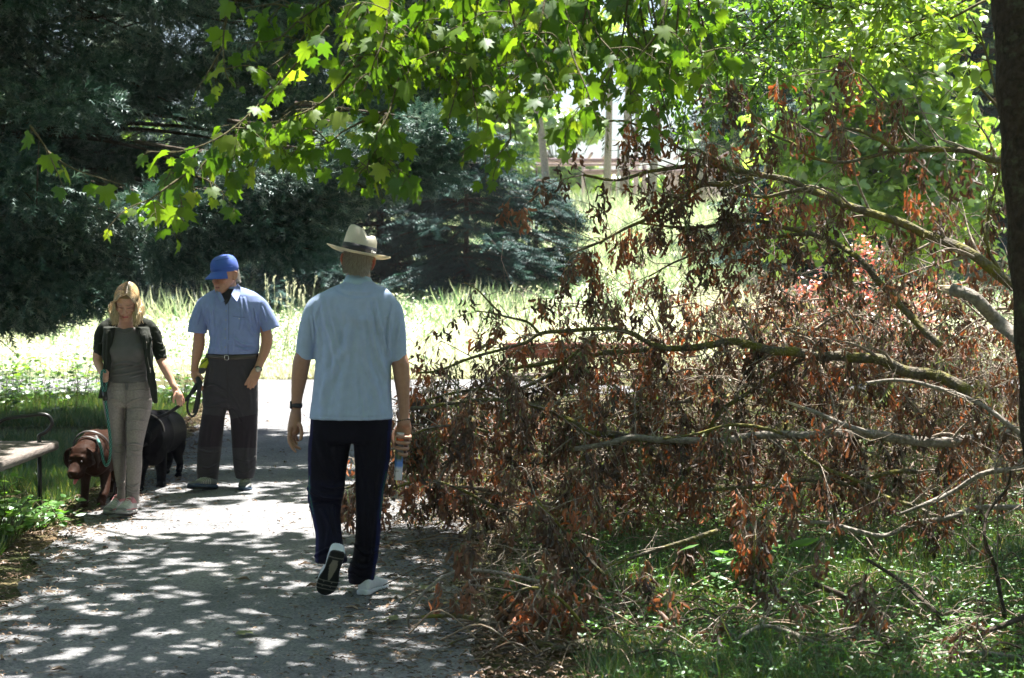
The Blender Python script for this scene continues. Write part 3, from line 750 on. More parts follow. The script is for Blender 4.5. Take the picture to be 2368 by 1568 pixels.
# ================================================================== grass
def blades(G, P, h, wd, rs, lean=.35, rnd=None):
    m = len(P); a = rs.random(m) * 2 * PI
    D = unit(np.stack([np.cos(a) * lean, np.sin(a) * lean, np.ones(m)], -1) + rs.normal(0, lean * .5, (m, 3)) * [1, 1, .2])
    N = unit(np.stack([np.cos(a), np.sin(a), np.zeros(m)], -1))
    scatter(G, BLADE_V, BLADE_F, P, D, -N, h, rnd=rs.random(m) if rnd is None else rnd, SW=wd)
rs = np.random.default_rng(90)
def on_path(x, y, mg=0.0):
    return ((x > edge_l(y) - mg) & (x < edge_r(y) + mg) & (y < 22.4)) | ((y > 22.0 - mg) & (y < 25.3 + mg))
# meadow beyond the crossing path
G = Geo(); n = 120000
y = 25.2 + (rs.random(n) ** 1.7) * 50; x = (rs.uniform(-.34, .34, n)) * y
nz = noise3(np.stack([x, y, x * 0], -1), .35, 4)
z = terrain(x, y)
hh = np.where(nz > .62, rs.uniform(.10, .26, n), rs.uniform(.03, .10, n)) * (1 + 1.6 * (y > 33))
blades(G, np.stack([x, y, z - .01], -1), hh, .010 + .0006 * y, rs, .9, rnd=np.clip(nz * .9 + .12 - .45 * (y > 32 + 3 * np.sin(x * .3)) + rs.normal(0, .2, n), 0, 1))  # rnd lowered at the far end: the firs' shade painted as greener blades
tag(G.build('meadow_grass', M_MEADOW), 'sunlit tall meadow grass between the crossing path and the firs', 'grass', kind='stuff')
# broad-leaved weeds scattered in the meadow
G = Geo(); n = 42000
y = 25.3 + (rs.random(n) ** 1.5) * 16; x = rs.uniform(-.33, .33, n) * y
k = noise3(np.stack([x, y, x * 0], -1), 1.1, 9) > .52; x, y = x[k], y[k]; m = len(x)
P = np.stack([x, y, terrain(x, y) + rs.uniform(.02, .28, m)], -1)
scatter(G, OV_V, OV_F, P, rdir(m, -.2, .7), unit(np.array([0, 0, 1.]) + rs.normal(0, .5, (m, 3))), rs.uniform(.04, .10, m), rnd=rs.random(m))
tag(G.build('meadow_weeds', M_MEADOW), 'low broad-leaved weeds dotted over the sunny meadow', 'weeds', kind='stuff')
# grass left of the path
G = Geo(); n = 90000
y = rs.uniform(8, 22, n); x = edge_l(y) - .25 - rs.random(n) ** 1.1 * (y * .31 + edge_l(y) + .6).clip(.3, 6)
nz = noise3(np.stack([x, y, x * 0], -1), 1.3, 2)
k = (nz > .33) & ~((y > 16.3) & (y < 17.5) & (x < -3.4)) & ~on_path(x, y, .12 + .25 * 0); x, y = x[k], y[k]; m = len(x)
blades(G, np.stack([x, y, np.zeros(m) - .01], -1), rs.uniform(.04, .17, m), .007, rs, .8)
tag(G.build('verge_grass', M_TURF), 'shaded grass on the left verge around the bench', 'grass', kind='stuff')
# grass on the right, under and before the brush
G = Geo(); n = 130000
y = 6.2 + rs.random(n) ** 1.2 * 12; xr = edge_r(y); x = xr + .15 + rs.random(n) * (y * .34 - xr)
dpath = (x - xr); nz = noise3(np.stack([x, y, x * 0], -1), 1.2, 6)
k = (nz * .8 + np.clip(dpath * .55, 0, .7) > .62); x, y, nz = x[k], y[k], nz[k]; m = len(x)
hh = rs.uniform(.03, .15, m) * (.3 + 1.3 * nz) * np.where(rs.random(m) < .04, 2.0, 1)
blades(G, np.stack([x, y, np.zeros(m) - .01], -1), hh, .005, rs, 1.0, rnd=rs.random(m))
tag(G.build('turf', M_TURF), 'green grass in the lower right corner under the fallen branches', 'grass', kind='stuff')
G = Geo(); n = 11000
y = 6.2 + rs.random(n) ** 1.2 * 9; xr = edge_r(y); x = xr + .3 + rs.random(n) * (y * .34 - xr)
k = noise3(np.stack([x, y, x * 0], -1), 1.7, 12) * .8 + np.clip((x - edge_r(y)) * .4, 0, .5) > .62; x, y = x[k], y[k]; m = len(x)
z = rs.uniform(.02, .13, m); a0 = rs.random(m) * 2 * PI
for q in range(3):
    a = a0 + q * 2.094; D = np.stack([np.cos(a), np.sin(a), np.full(m, .15)], -1)
    scatter(G, OV_V, OV_F, np.stack([x, y, z], -1), D + rs.normal(0, .25, (m, 3)), unit(np.array([0, 0, 1.]) + rs.normal(0, .3, (m, 3))), rs.uniform(.012, .026, m), rnd=rs.random(m), SW=rs.uniform(.018, .034, m))
tag(G.build('clover', M_CLOVER), 'clover leaves among the grass in front of the brush pile', 'clover', kind='stuff')
# clover blossoms
G = Geo()
for k in range(16):
    p = Wp(rs.uniform(1750, 2360), rs.uniform(1290, 1480), 8); yy = 6279 / (project(p)[1] - HY); xx = (project(p)[0] - CX) / FD * yy
    U = rdir(60, -.4, 1); c = np.array([xx, yy, .14]); scatter(G, SAM_V, SAM_F, np.tile(c, (60, 1)), U, rdir(60), .011, SW=.013)
    tube(G, np.array([[xx, yy, 0], [xx, yy, .07], c]), .0012, n=3)
tag(G.build('clover_blossoms', pmat('white_petal', (.65, .62, .55), .8)), 'small white clover blossoms in the grass at the lower right', 'flowers', kind='stuff')

# litter on both edges of the path, and scattered over it
G = Geo(); n = 38000
y = 6 + rs.random(n) * 15; e = rs.random(n)
xl = edge_l(y) + rs.normal(0, .28, n) - .22
xr = edge_r(y) + rs.normal(.02, .42, n)
x = np.where(e < .46, xl, np.where(e < .95, xr, rs.uniform(-2.4, .1, n))); m = n
sz = np.where(rs.random(n) < .03, rs.uniform(.04, .085, n), rs.uniform(.008, .034, n))
P = np.stack([x, y, .012 + rs.random(n) * .01], -1)
scatter(G, DEAD_V, DEAD_F, P, rdir(n, -.1, .15), unit(np.array([0, 0, 1.]) + rs.normal(0, .25, (n, 3))), sz, rnd=rs.random(n))
n = 9000; y = 6.2 + rs.random(n) ** 1.3 * 7; x = edge_r(y) + rs.random(n) ** 1.4 * (y * .34 - edge_r(y)); P = np.stack([x, y, rs.uniform(.01, .07, n)], -1)
scatter(G, DEAD_V, DEAD_F, P, rdir(n, -.3, .4), unit(np.array([0, 0, 1.]) + rs.normal(0, .4, (n, 3))), rs.uniform(.015, .05, n), rnd=rs.random(n))
for k in range(420):
    yy = rs.uniform(6.4, 11); xx = edge_r(yy) + rs.random() * (yy * .34 - edge_r(yy)); a = rs.random() * PI; L = rs.uniform(.1, .6); d = np.array([math.cos(a), math.sin(a), 0]) * L
    tube(G, crom([np.array([xx, yy, .03]), np.array([xx, yy, .05 + rs.uniform(0, .08)]) + d * .5 + rs.normal(0, .02, 3), np.array([xx, yy, .03]) + d], 4), rs.uniform(.0015, .005), n=4, cap=False, rnd=rs.random())
for k in range(1600):
    if k % 2: yy = rs.uniform(6.3, 12); xx = edge_r(yy) + rs.normal(.1, .4)
    else: yy = rs.uniform(6.5, 16); xx = edge_l(yy) + rs.normal(-.1, .28)
    a = rs.random() * PI; L = rs.uniform(.03, .16); d = np.array([math.cos(a), math.sin(a), 0]) * L
    tube(G, np.array([[xx, yy, .014], [xx, yy, .02] + d * .5, [xx, yy, .014] + d]), .0018, n=3, cap=False, rnd=rs.random())
tag(G.build('leaf_litter', M_LITTER), 'dry leaf litter and twig bits strewn along both edges of the path', 'leaf litter', kind='stuff')
# a few fallen leaves one can pick out
G0 = Geo(); scatter(G0, PLANE_V, PLANE_F, [[0, 0, 0]], [[1, 0, .05]], [[0, .1, 1]], .08, rnd=[.5])
me0 = G0.mesh('fallen_leaf'); me0.materials.append(M_SAM)
for k, (px, py, a, lab) in enumerate([(545, 1483, 10, 'fallen pale leaf lying alone on the lower middle of the path'), (895, 1452, 70, 'fallen pale leaf at the path edge beside the thin pale arched twig'), (1000, 1378, 140, 'fallen leaf on the path edge right of the white sneaker'), (1085, 1272, 220, 'pale green fallen leaf at the foot of the brush pile')]):
    d = 6279 / (py - HY); o = bpy.data.objects.new('fallen_leaf', me0); COL.objects.link(o); o.location = ((px - CX) / FD * d, d, .035); o.rotation_euler = (0, 0, math.radians(a)); tag(o, lab, 'leaf', 'single fallen leaves on the path')
# broad plants at the left edge and in the right grass
def weed(label, P0, n, h, lsize, seed, mat=M_CLOVER, spread=.3, tm=(OV_V, OV_F), cat='plant', name='leafy_weed', nl=7, wf=1.0):
    rs = np.random.default_rng(seed); S = Geo(); G = Geo(); P0 = np.array(P0, float)
    for k in range(n):
        a = P0 + [rs.normal(0, spread), rs.normal(0, spread * .6), 0]; a[2] = -.01
        e = a + [rs.normal(0, .12), rs.normal(0, .12), h * rs.uniform(.5, 1.1)]
        pp = crom([a, (a + e) / 2 + rs.normal(0, .02, 3), e], 5); tube(S, pp, np.linspace(.004, .0015, len(pp)), n=4, cap=False)
        m = nl; ii = rs.integers(3, len(pp), m); D = unit(rdir(m, -.3, .4)); Q = pp[ii] + D * .03
        scatter(G, tm[0], tm[1], Q, D, unit(np.array([0, -.2, 1.]) + rs.normal(0, .35, (m, 3))), lsize * rs.uniform(.5, 1.2, m), rnd=rs.random(m), SW=wf * lsize * rs.uniform(.7, 1.4, m))
    t = thing(name, label, cat, P0); S.build('stem', M_GTWIG, t); G.build('leaves', mat, t)
weed('dense broad-leaved weeds growing in front of the slatted bench at the left edge', (-3.16, 9.85, 0), 46, .42, .09, 501, M_LEAF2, .11)
weed('low weeds at the left edge of the path below the chocolate dog', (-2.98, 10.45, 0), 26, .20, .07, 502, M_CLOVER, .12)
weed('patch of sunlit weeds spilling over the left border beside the paws', (-3.08, 11.0, 0), 16, .12, .05, 505, M_CLOVER, .10)
weed('leafy weeds behind the left bench against the bright path', (-5.9, 20.6, 0), 130, .62, .10, 503, M_LEAF2, .9)
weed('ragged weeds between the woman and the black dog, at the path edge behind', (-4.0, 19.8, 0), 34, .5, .09, 504, M_LEAF2, .3)
weed('dark leafy weeds at the far left, behind the bench', (-6.4, 18.9, 0), 130, .55, .09, 507, M_LEAF2, .8)
weed('broad-leaved plant with long upright leaves in the middle of the right grass', (.95, 8.35, 0), 5, .30, .17, 506, M_CLOVER, .07, name='broad_leaf_plant', nl=4, wf=.4)
weed('tall dark green blades standing in the grass before the mossy sticks', (1.45, 8.9, 0), 4, .30, .16, 508, M_CLOVER, .05, name='broad_leaf_plant', nl=4, wf=.4)
# tall flowering grasses behind the capped man
G = Geo(); S = Geo()
for k in range(26):
    px = rs.uniform(620, 715); d = rs.uniform(26.5, 28); p = Wp(px, 800, d); a = np.array([p[0], d, float(terrain(p[0], d))]); e = a + [rs.normal(.05, .12), 0, rs.uniform(.9, 1.6)]
    pp = crom([a, (a + e) / 2, e], 5); tube(S, pp, np.linspace(.008, .003, len(pp)), n=3)
    m = 9; scatter(S, SAM_V, SAM_F, e + (a - e) * (rs.random((m, 1)) * .16) + rs.normal(0, .008, (m, 3)), unit((e - a) + rs.normal(0, .25, (m, 3))), rdir(m), .06, rnd=np.full(m, .8))
tag(S.build('tall_grass_clump', M_MEADOW), 'clump of tall seeding grass standing above the meadow right of the capped man', 'grass clump')

# ================================================================== summer haze between here and the far wood
def haze(density):
    g = Geo(); boxg(g, (0, 62, 11), (75, 72, 15)); m, nt = newmat('summer_haze')
    v = N_(nt, 'VolumePrincipled'); v.inputs['Density'].default_value = density; v.inputs['Color'].default_value = (.93, .96, 1, 1); v.inputs['Anisotropy'].default_value = .2
    o = N_(nt, 'OutputMaterial'); nt.links.new(v.outputs[0], o.inputs['Volume']); tag(g.build('haze', m, smooth=False), 'thin bright summer haze over the park', 'haze', kind='stuff')
haze(.0003)
# ================================================================== the heap of cut branches
def dead_cluster(D, S, T, p, rs, L=.16, n=26, green=.15, w=.020, lf=.047):
    """a hanging bunch of withered leaves and seed wings below p"""
    sw = rs.normal(0, .25, 2)
    u = rs.random(n) ** .8
    n = int(n * 1.1); u = rs.random(n) ** .8; wu = w * (.5 + np.sin(u * PI))
    P = np.array(p) + np.stack([rs.normal(0, 1, n) * wu + sw[0] * u * L, rs.normal(0, 1, n) * wu + sw[1] * u * L, -u * L], -1)
    dr = unit(rs.normal(0, .5, (n, 3)) + [0, 0, -1.0]); N = rdir(n, -.5, .5)
    isg = rs.random(n) < green
    a = ~isg
    if a.any(): scatter(D, DEAD_V, DEAD_F, P[a], dr[a], N[a], lf * rs.uniform(.6, 1.5, a.sum()), rnd=np.clip(rs.normal(rs.choice([.12, .35, .55, .85], p=[.25, .35, .25, .15]), .12, a.sum()), 0, 1), SW=lf * rs.uniform(.9, 1.9, a.sum()))
    if isg.any(): scatter(S, SAM_V, SAM_F, P[isg], dr[isg], N[isg], lf * .85 * rs.uniform(.7, 1.2, isg.sum()), rnd=rs.random(isg.sum()))
    for k in range(3):
        e = np.array(p) + [rs.normal(0, w) + sw[0] * L, rs.normal(0, w) + sw[1] * L, -L * rs.uniform(.6, 1)]
        tube(T, np.array([p, (p + e) / 2 + rs.normal(0, .008, 3), e]), np.array([.0022, .0016, .0009]), n=3, cap=False)

def limb(label, pts, r0, r1, d0, d1=None, clus=8, twigs=8, tl=.35, cl=.15, seed=0, mat=None, green=.12, cn=26, broken=None, name='fallen_branch', cat='branch', up=.3, ends=None):
    """one cut branch lying in the heap, traced in the photo plane at its own distance"""
    rs = np.random.default_rng(seed + 1000); d1 = d1 or d0; m = len(pts)
    K = np.array([Wp(x, y, d0 + (d1 - d0) * i / (m - 1) + (.07 * math.sin(i * 2.1 + seed) if 0 < i < m - 1 else 0)) for i, (x, y) in enumerate(pts)])
    K[:, 2] = np.maximum(K[:, 2], .015)
    P = crom(K, 7); n = len(P); d = (d0 + d1) / 2
    R = np.linspace(r0, r1, n) / FD * d; up_ = np.mean([q[1] for q in pts]) < 640; clus = int(clus * (.42 if up_ else .7)); twigs = int(twigs * 1.25)
    R = R * (1 + .10 * noise3(P, 9, seed) - .05)
    P = P + (np.stack([noise3(P, 6, seed + 1), noise3(P, 6, seed + 2), noise3(P, 6, seed + 3)], -1) - .5) * R[:, None] * 1.2
    P[:, 2] = np.maximum(P[:, 2], R * .7)
    g = Geo(); T = Geo(); Dg = Geo(); Sg = Geo()
    tube(g, P, R, n=9 if r0 > 5 else 6)
    cum = np.arange(n)
    for k in range(twigs):
        i0 = rs.integers(int(n * .15), n); a = P[i0]; t = unit(P[min(i0 + 1, n - 1)] - P[i0 - 1])
        L = tl * rs.uniform(.4, 1.3); dr = unit(t * rs.uniform(.3, 1.1) + np.array([rs.normal(0, .45), rs.normal(0, .6), rs.normal(up, .55)]))
        q = a + dr * L * .5 + rs.normal(0, .03, 3); e = a + dr * L + np.array([0, 0, -.25 * L * rs.random()]) + rs.normal(0, .05, 3)
        pp = crom([a, q, e], 5); pp[:, 2] = np.maximum(pp[:, 2], .01)
        tube(T, pp, np.linspace(max(.0035, R[i0] * .38), .0012, len(pp)), n=5, cap=False)
        for z in range(3):
            b = pp[rs.integers(3, len(pp))]; e2 = b + unit(dr + rs.normal(0, .7, 3)) * L * rs.uniform(.2, .5)
            e2[2] = max(e2[2], .01); tube(T, np.array([b, (b + e2) / 2 + rs.normal(0, .01, 3), e2]), np.array([.0022, .0016, .0009]), n=3, cap=False)
            if rs.random() < .22 * min(1, clus / 6) and e2[2] > .12: dead_cluster(Dg, Sg, T, e2, rs, cl * rs.uniform(.6, 1.2), int(cn * rs.uniform(.4, 1)), green)
        if rs.random() < .6 * min(1, clus / 7) and e[2] > .15: dead_cluster(Dg, Sg, T, e, rs, cl * rs.uniform(.6, 1.3), int(cn * rs.uniform(.5, 1.2)), green)
    for k in range(clus):
        a = P[rs.integers(int(n * .12), n)]
        if a[2] > .1: dead_cluster(Dg, Sg, T, a - [0, 0, .01], rs, cl * rs.uniform(.6, 1.4), cn, green)
    for k in range(int(clus * .8)):
        a = P[rs.integers(int(n * .12), n)]
        if a[2] < .3: continue
        LL = rs.uniform(.10, .26); e = a + [rs.normal(0, .03), rs.normal(0, .03), -LL]; tube(T, np.array([a, (a + e) / 2 + rs.normal(0, .008, 3), e]), np.array([.0018, .0014, .0008]), n=3, cap=False)
        q = int(LL / .011); f = np.repeat(np.arange(q) / q, 2); Q = a + (e - a) * f[:, None]; sd = np.tile([1, -1], q); az = rs.uniform(0, PI); dd = unit(np.stack([sd * math.cos(az), sd * math.sin(az), np.full(2 * q, -1.1)], -1) + rs.normal(0, .2, (2 * q, 3)))
        scatter(Sg, SAM_V, SAM_F, Q, dd, rdir(2 * q), .034 * rs.uniform(.7, 1.1, 2 * q), rnd=np.clip(rs.normal(.25, .15, 2 * q), 0, 1))
    t = thing(name, label, cat, (K[0][0], K[0][1], max(0.0, K[:, 2].min() - .02)))
    g.build('limb', mat or M_MOSSY, t)
    if T.n: T.build('twigs', M_TWIG, t)
    if Dg.n: Dg.build('withered_leaves', M_DEAD, t)
    if Sg.n: Sg.build('seed_wings', M_SAM, t)
    if broken is not None:   # splintered pale end
        b = Geo(); e = P[0] if broken == 0 else P[-1]; o = unit(P[0] - P[3]) if broken == 0 else unit(P[-1] - P[-4]); rr = R[0] if broken == 0 else R[-1]
        for q in range(9):
            s = e + rdir(1)[0] * rr * .6 - o * .04; L = rs.uniform(.06, .17)
            tube(b, np.array([s, s + o * L * .6, s + o * L + rdir(1)[0] * .006]), np.array([rr * .45, rr * .3, .0012]), n=4, rnd=rs.random())
        b.build('splintered_end', pmat('fresh_wood', (.42, .33, .22), .8, col2=(.58, .48, .35), nscale=60, stretch=(1, 1, 8)), t)
    return t
L_ = limb
L_('longest mossy limb, slanting from the dark trunk up to the hanging leaves in the middle', [(2385, 690), (2334, 655), (2259, 600), (2159, 545), (2059, 505), (1959, 475), (1874, 442), (1809, 415), (1734, 400), (1659, 385), (1584, 385), (1509, 397), (1424, 415), (1349, 405)], 13, 3, 9.2, 10.2, 22, 24, .45, .16, 1, cn=30)
L_('short forked side branch under the bend of the longest mossy limb', [(1860, 438), (1804, 450), (1759, 457), (1690, 446)], 6, 2.5, 9.6, 9.8, 5, 5, .3, .15, 2)
L_('thin branch rising left from the longest limb across the pale gap', [(1724, 402), (1704, 395), (1654, 380), (1619, 350), (1574, 345), (1534, 310), (1484, 295), (1434, 280), (1374, 285), (1309, 305)], 5, 2, 9.9, 10.2, 7, 9, .3, .16, 3)
L_('drooping branch below the longest limb that ends in dense brown bunches left', [(1740, 412), (1674, 425), (1624, 425), (1574, 455), (1509, 500), (1444, 530), (1374, 565), (1310, 590)], 7, 2.5, 9.8, 10.3, 18, 14, .35, .18, 4, cn=34)
L_('second long mossy limb sloping down right below the longest one', [(2170, 800), (2099, 725), (2034, 650), (1994, 605), (1934, 565), (1874, 540), (1814, 527), (1734, 510), (1659, 522), (1584, 527), (1480, 517)], 8.5, 3, 9.4, 10.3, 16, 16, .4, .16, 5)
L_('thin limb forking left from the second long mossy limb', [(1864, 541), (1800, 548), (1734, 555), (1659, 575), (1574, 600), (1500, 640)], 5, 2, 9.8, 10.2, 14, 10, .35, .17, 6, cn=30)
L_('nearly level branch reaching left from the upper part of the dark trunk', [(2350, 372), (2284, 367), (2234, 350), (2134, 342), (2074, 345), (2034, 320), (1984, 300), (1924, 300), (1904, 315), (1859, 295), (1800, 270)], 8, 2.5, 8.6, 9.2, 11, 10, .35, .17, 7)
L_('lower fork of the level branch, dipping then rising to a thin tip', [(2080, 345), (2009, 365), (1934, 377), (1869, 360), (1829, 330), (1784, 310), (1740, 262), (1700, 220)], 5, 2, 8.9, 9.2, 10, 9, .35, .17, 8, cn=30)
L_('thin curved shoot rising steeply above the level branch at the upper right', [(2104, 335), (2064, 260), (2024, 210), (1984, 170), (1924, 165)], 3.4, 1.6, 8.9, 9.1, 6, 5, .25, .18, 9, cn=30)
L_('thick broken limb with a pale torn end beside the dark trunk', [(2204, 672), (2259, 695), (2309, 740), (2360, 795), (2400, 850)], 14, 18, 8.8, 8.6, 0, 3, .25, .15, 10, broken=0, mat=M_BARKG)
L_('long dark mossy limb lying level across the middle of the heap', [(2240, 905), (2184, 884), (2109, 859), (2034, 836), (1934, 826), (1859, 819), (1784, 811), (1734, 796), (1684, 789), (1609, 804), (1509, 809), (1384, 814), (1309, 831), (1234, 844), (1166, 852)], 15, 4, 9.75, 10.2, 18, 16, .4, .18, 11, cn=30)
L_('arched branch behind the red bench, its thin tips over the bright meadow', [(1551, 807), (1497, 790), (1458, 769), (1398, 760), (1332, 764), (1249, 772), (1219, 790), (1166, 807), (1083, 830), (1016, 857), (967, 863)], 6.5, 2.5, 9.9, 9.8, 12, 14, .38, .14, 12, green=.35)
L_('slender twiggy branch tip pointing up left over the bright meadow', [(1245, 769), (1219, 744), (1166, 731), (1142, 724), (1103, 719)], 3.5, 1.5, 10.2, 10.2, 3, 6, .3, .12, 13, green=.3)
L_('thin bare curved shoot with one brown bunch at its tip over the meadow', [(1160, 728), (1126, 694), (1105, 672), (1086, 660), (1074, 652)], 2.4, 1.3, 10.2, 10.1, 3, 2, .16, .14, 14, cn=16)
L_('grey branch slanting down left under the arched branch', [(1381, 777), (1332, 820), (1282, 860), (1232, 887), (1182, 900), (1099, 900), (1033, 913), (990, 925)], 5, 2.5, 10.0, 9.8, 8, 10, .35, .15, 15)
L_('long bowed mossy limb at the left of the heap, beside the man in the hat', [(950, 945), (1000, 940), (1066, 928), (1166, 923), (1232, 936), (1282, 956), (1332, 976), (1355, 998), (1414, 1006), (1481, 1013), (1560, 1018)], 4, 9, 9.3, 9.8, 20, 16, .4, .18, 16, cn=32)
L_('thick grey limb lying level to the right edge at mid height of the heap', [(1329, 1039), (1409, 1024), (1484, 1013), (1609, 1018), (1684, 1019), (1784, 1009), (1909, 1001), (1984, 1004), (2084, 1014), (2184, 1021), (2284, 1011), (2385, 1001)], 6, 14, 9.5, 9.2, 20, 16, .35, .18, 17, cn=30, mat=M_BARKG)
L_('thin dark whip arching over the thick grey limb and down to the turf', [(1534, 1014), (1609, 1004), (1684, 984), (1759, 989), (1834, 1014), (1859, 1054), (1909, 1084), (1984, 1114), (2059, 1154), (2134, 1184), (2174, 1234)], 3, 6, 9.2, 9.0, 7, 8, .35, .18, 18)
L_('straight grey stick lying just above the grass at the right', [(1839, 1206), (1909, 1209), (1984, 1229), (2049, 1239), (2109, 1214), (2184, 1199), (2259, 1174), (2359, 1174)], 4, 7, 9.0, 8.8, 4, 5, .25, .15, 19, mat=M_BARKG)
L_('pale bare bough curving down the right side of the heap', [(2004, 884), (2074, 879), (2159, 897), (2234, 919), (2309, 964), (2385, 1020)], 4, 6.5, 9.1, 8.9, 5, 10, .4, .16, 20, mat=M_BARKG)
L_('short plank-like split stub with a pale torn tip in the middle of the heap', [(1859, 944), (1909, 964), (1964, 984), (2024, 1006)], 4.5, 8, 9.1, 9.2, 0, 2, .2, .1, 21, broken=0, mat=M_BARKG)
L_('grey branch rising from the grass to the right edge below the thick grey limb', [(2080, 1190), (2134, 1169), (2209, 1134), (2284, 1094), (2385, 1075)], 4, 7.5, 8.8, 8.6, 5, 6, .35, .18, 22, mat=M_BARKG)
L_('curved upright stem with bare forks in the right foreground', [(2324, 1510), (2319, 1409), (2299, 1309), (2279, 1259), (2279, 1194), (2324, 1134), (2338, 1090)], 6, 3, 7.6, 7.6, 0, 7, .5, .1, 23, mat=M_BARK, up=.5)
L_('bare dark stick leaning from the grass toward the lower right corner', [(2004, 1294), (2060, 1330), (2109, 1364), (2159, 1414), (2209, 1494)], 4, 6, 7.9, 7.4, 0, 4, .3, .1, 24, mat=M_BARK)
L_('thick bare stick with a cut end lying aslant in the lower right grass', [(1884, 1349), (1984, 1394), (2084, 1439), (2134, 1474), (2215, 1502)], 7, 10, 7.9, 7.4, 0, 4, .25, .1, 25, mat=M_BARK)
L_('gnarled mossy log along the bottom edge at the corner of the path', [(1095, 1515), (1184, 1484), (1284, 1496), (1334, 1489), (1399, 1514), (1449, 1543), (1584, 1556), (1700, 1580)], 10, 17, 7.2, 6.9, 3, 6, .2, .12, 26)
L_('pale thin twig arching over the path edge at bottom center', [(945, 1450), (945, 1420), (980, 1370), (1020, 1335), (1070, 1318), (1130, 1320), (1190, 1332), (1260, 1350)], 3.2, 4.8, 7.4, 7.5, 2, 6, .22, .14, 27, mat=M_BARKG, cn=14)
L_('yellow lichened twig lying on the path edge below the pale arching twig', [(950, 1427), (1000, 1424), (1050, 1425), (1100, 1432), (1155, 1446), (1230, 1470)], 4, 7, 7.5, 7.3, 1, 4, .15, .12, 28, cn=14)
L_('upright thin stem hung with brown bunches in the middle of the grass', [(1749, 1430), (1745, 1384), (1742, 1320), (1744, 1284), (1747, 1240), (1752, 1205), (1790, 1170)], 4, 2.5, 8.0, 8.2, 9, 6, .3, .2, 29, cn=34)
L_('bunch-laden branch in the left foreground, drooping over the leaf litter', [(1420, 1560), (1360, 1460), (1300, 1390), (1240, 1360), (1180, 1375), (1150, 1400)], 5, 2.5, 7.1, 7.3, 20, 8, .3, .15, 30, cn=34)
L_('tangle-headed twig with dark bunches just right of the path in front of the heap', [(1400, 1330), (1340, 1270), (1290, 1210), (1262, 1180), (1240, 1150)], 4, 2, 7.9, 8.0, 11, 5, .25, .17, 31, cn=30)
L_('low arch of bare shoots along the bottom edge at the right', [(1560, 1560), (1654, 1530), (1700, 1480), (1760, 1450), (1820, 1460), (1900, 1490), (1980, 1510), (2100, 1520), (2240, 1510), (2385, 1560)], 4.5, 7, 7.1, 6.9, 3, 16, .4, .14, 32, mat=M_BARKG)
L_('dark bough with brown bunches lying in the lower right corner', [(2385, 1420), (2280, 1460), (2180, 1500), (2060, 1540), (1960, 1570)], 7, 4, 7.2, 7.0, 7, 9, .35, .15, 33, mat=M_BARK)
L_('branch of dry bunches hanging at the left tip of the heap beside the magazine', [(1130, 1000), (1060, 985), (1000, 990), (950, 1010), (930, 1040)], 4, 2, 9.3, 9.2, 16, 9, .3, .18, 34, cn=34)
L_('branch of rusty leaves near the ground left of the heap, behind the walking legs', [(1150, 1180), (1060, 1130), (980, 1110), (900, 1130), (840, 1120), (790, 1130)], 4, 2, 9.6, 9.8, 14, 12, .28, .15, 35, cn=32)
L_('steep dead bough rising at the right behind the broken limb', [(2330, 660), (2280, 560), (2290, 470), (2310, 400), (2290, 330), (2250, 270)], 5, 2, 9.6, 9.8, 14, 12, .4, .18, 36, cn=26)
L_('curved mossy bough crossing the dark center of the heap', [(1560, 1130), (1620, 1050), (1660, 960), (1740, 900), (1800, 860), (1880, 820)], 6, 4, 9.9, 10.0, 5, 8, .35, .18, 37)
L_('long thin mossy bough low in the heap over the clover', [(1620, 1136), (1700, 1128), (1780, 1122), (1860, 1110), (1960, 1120), (2050, 1095), (2120, 1090)], 4, 6, 9.3, 9.3, 8, 8, .3, .18, 38)

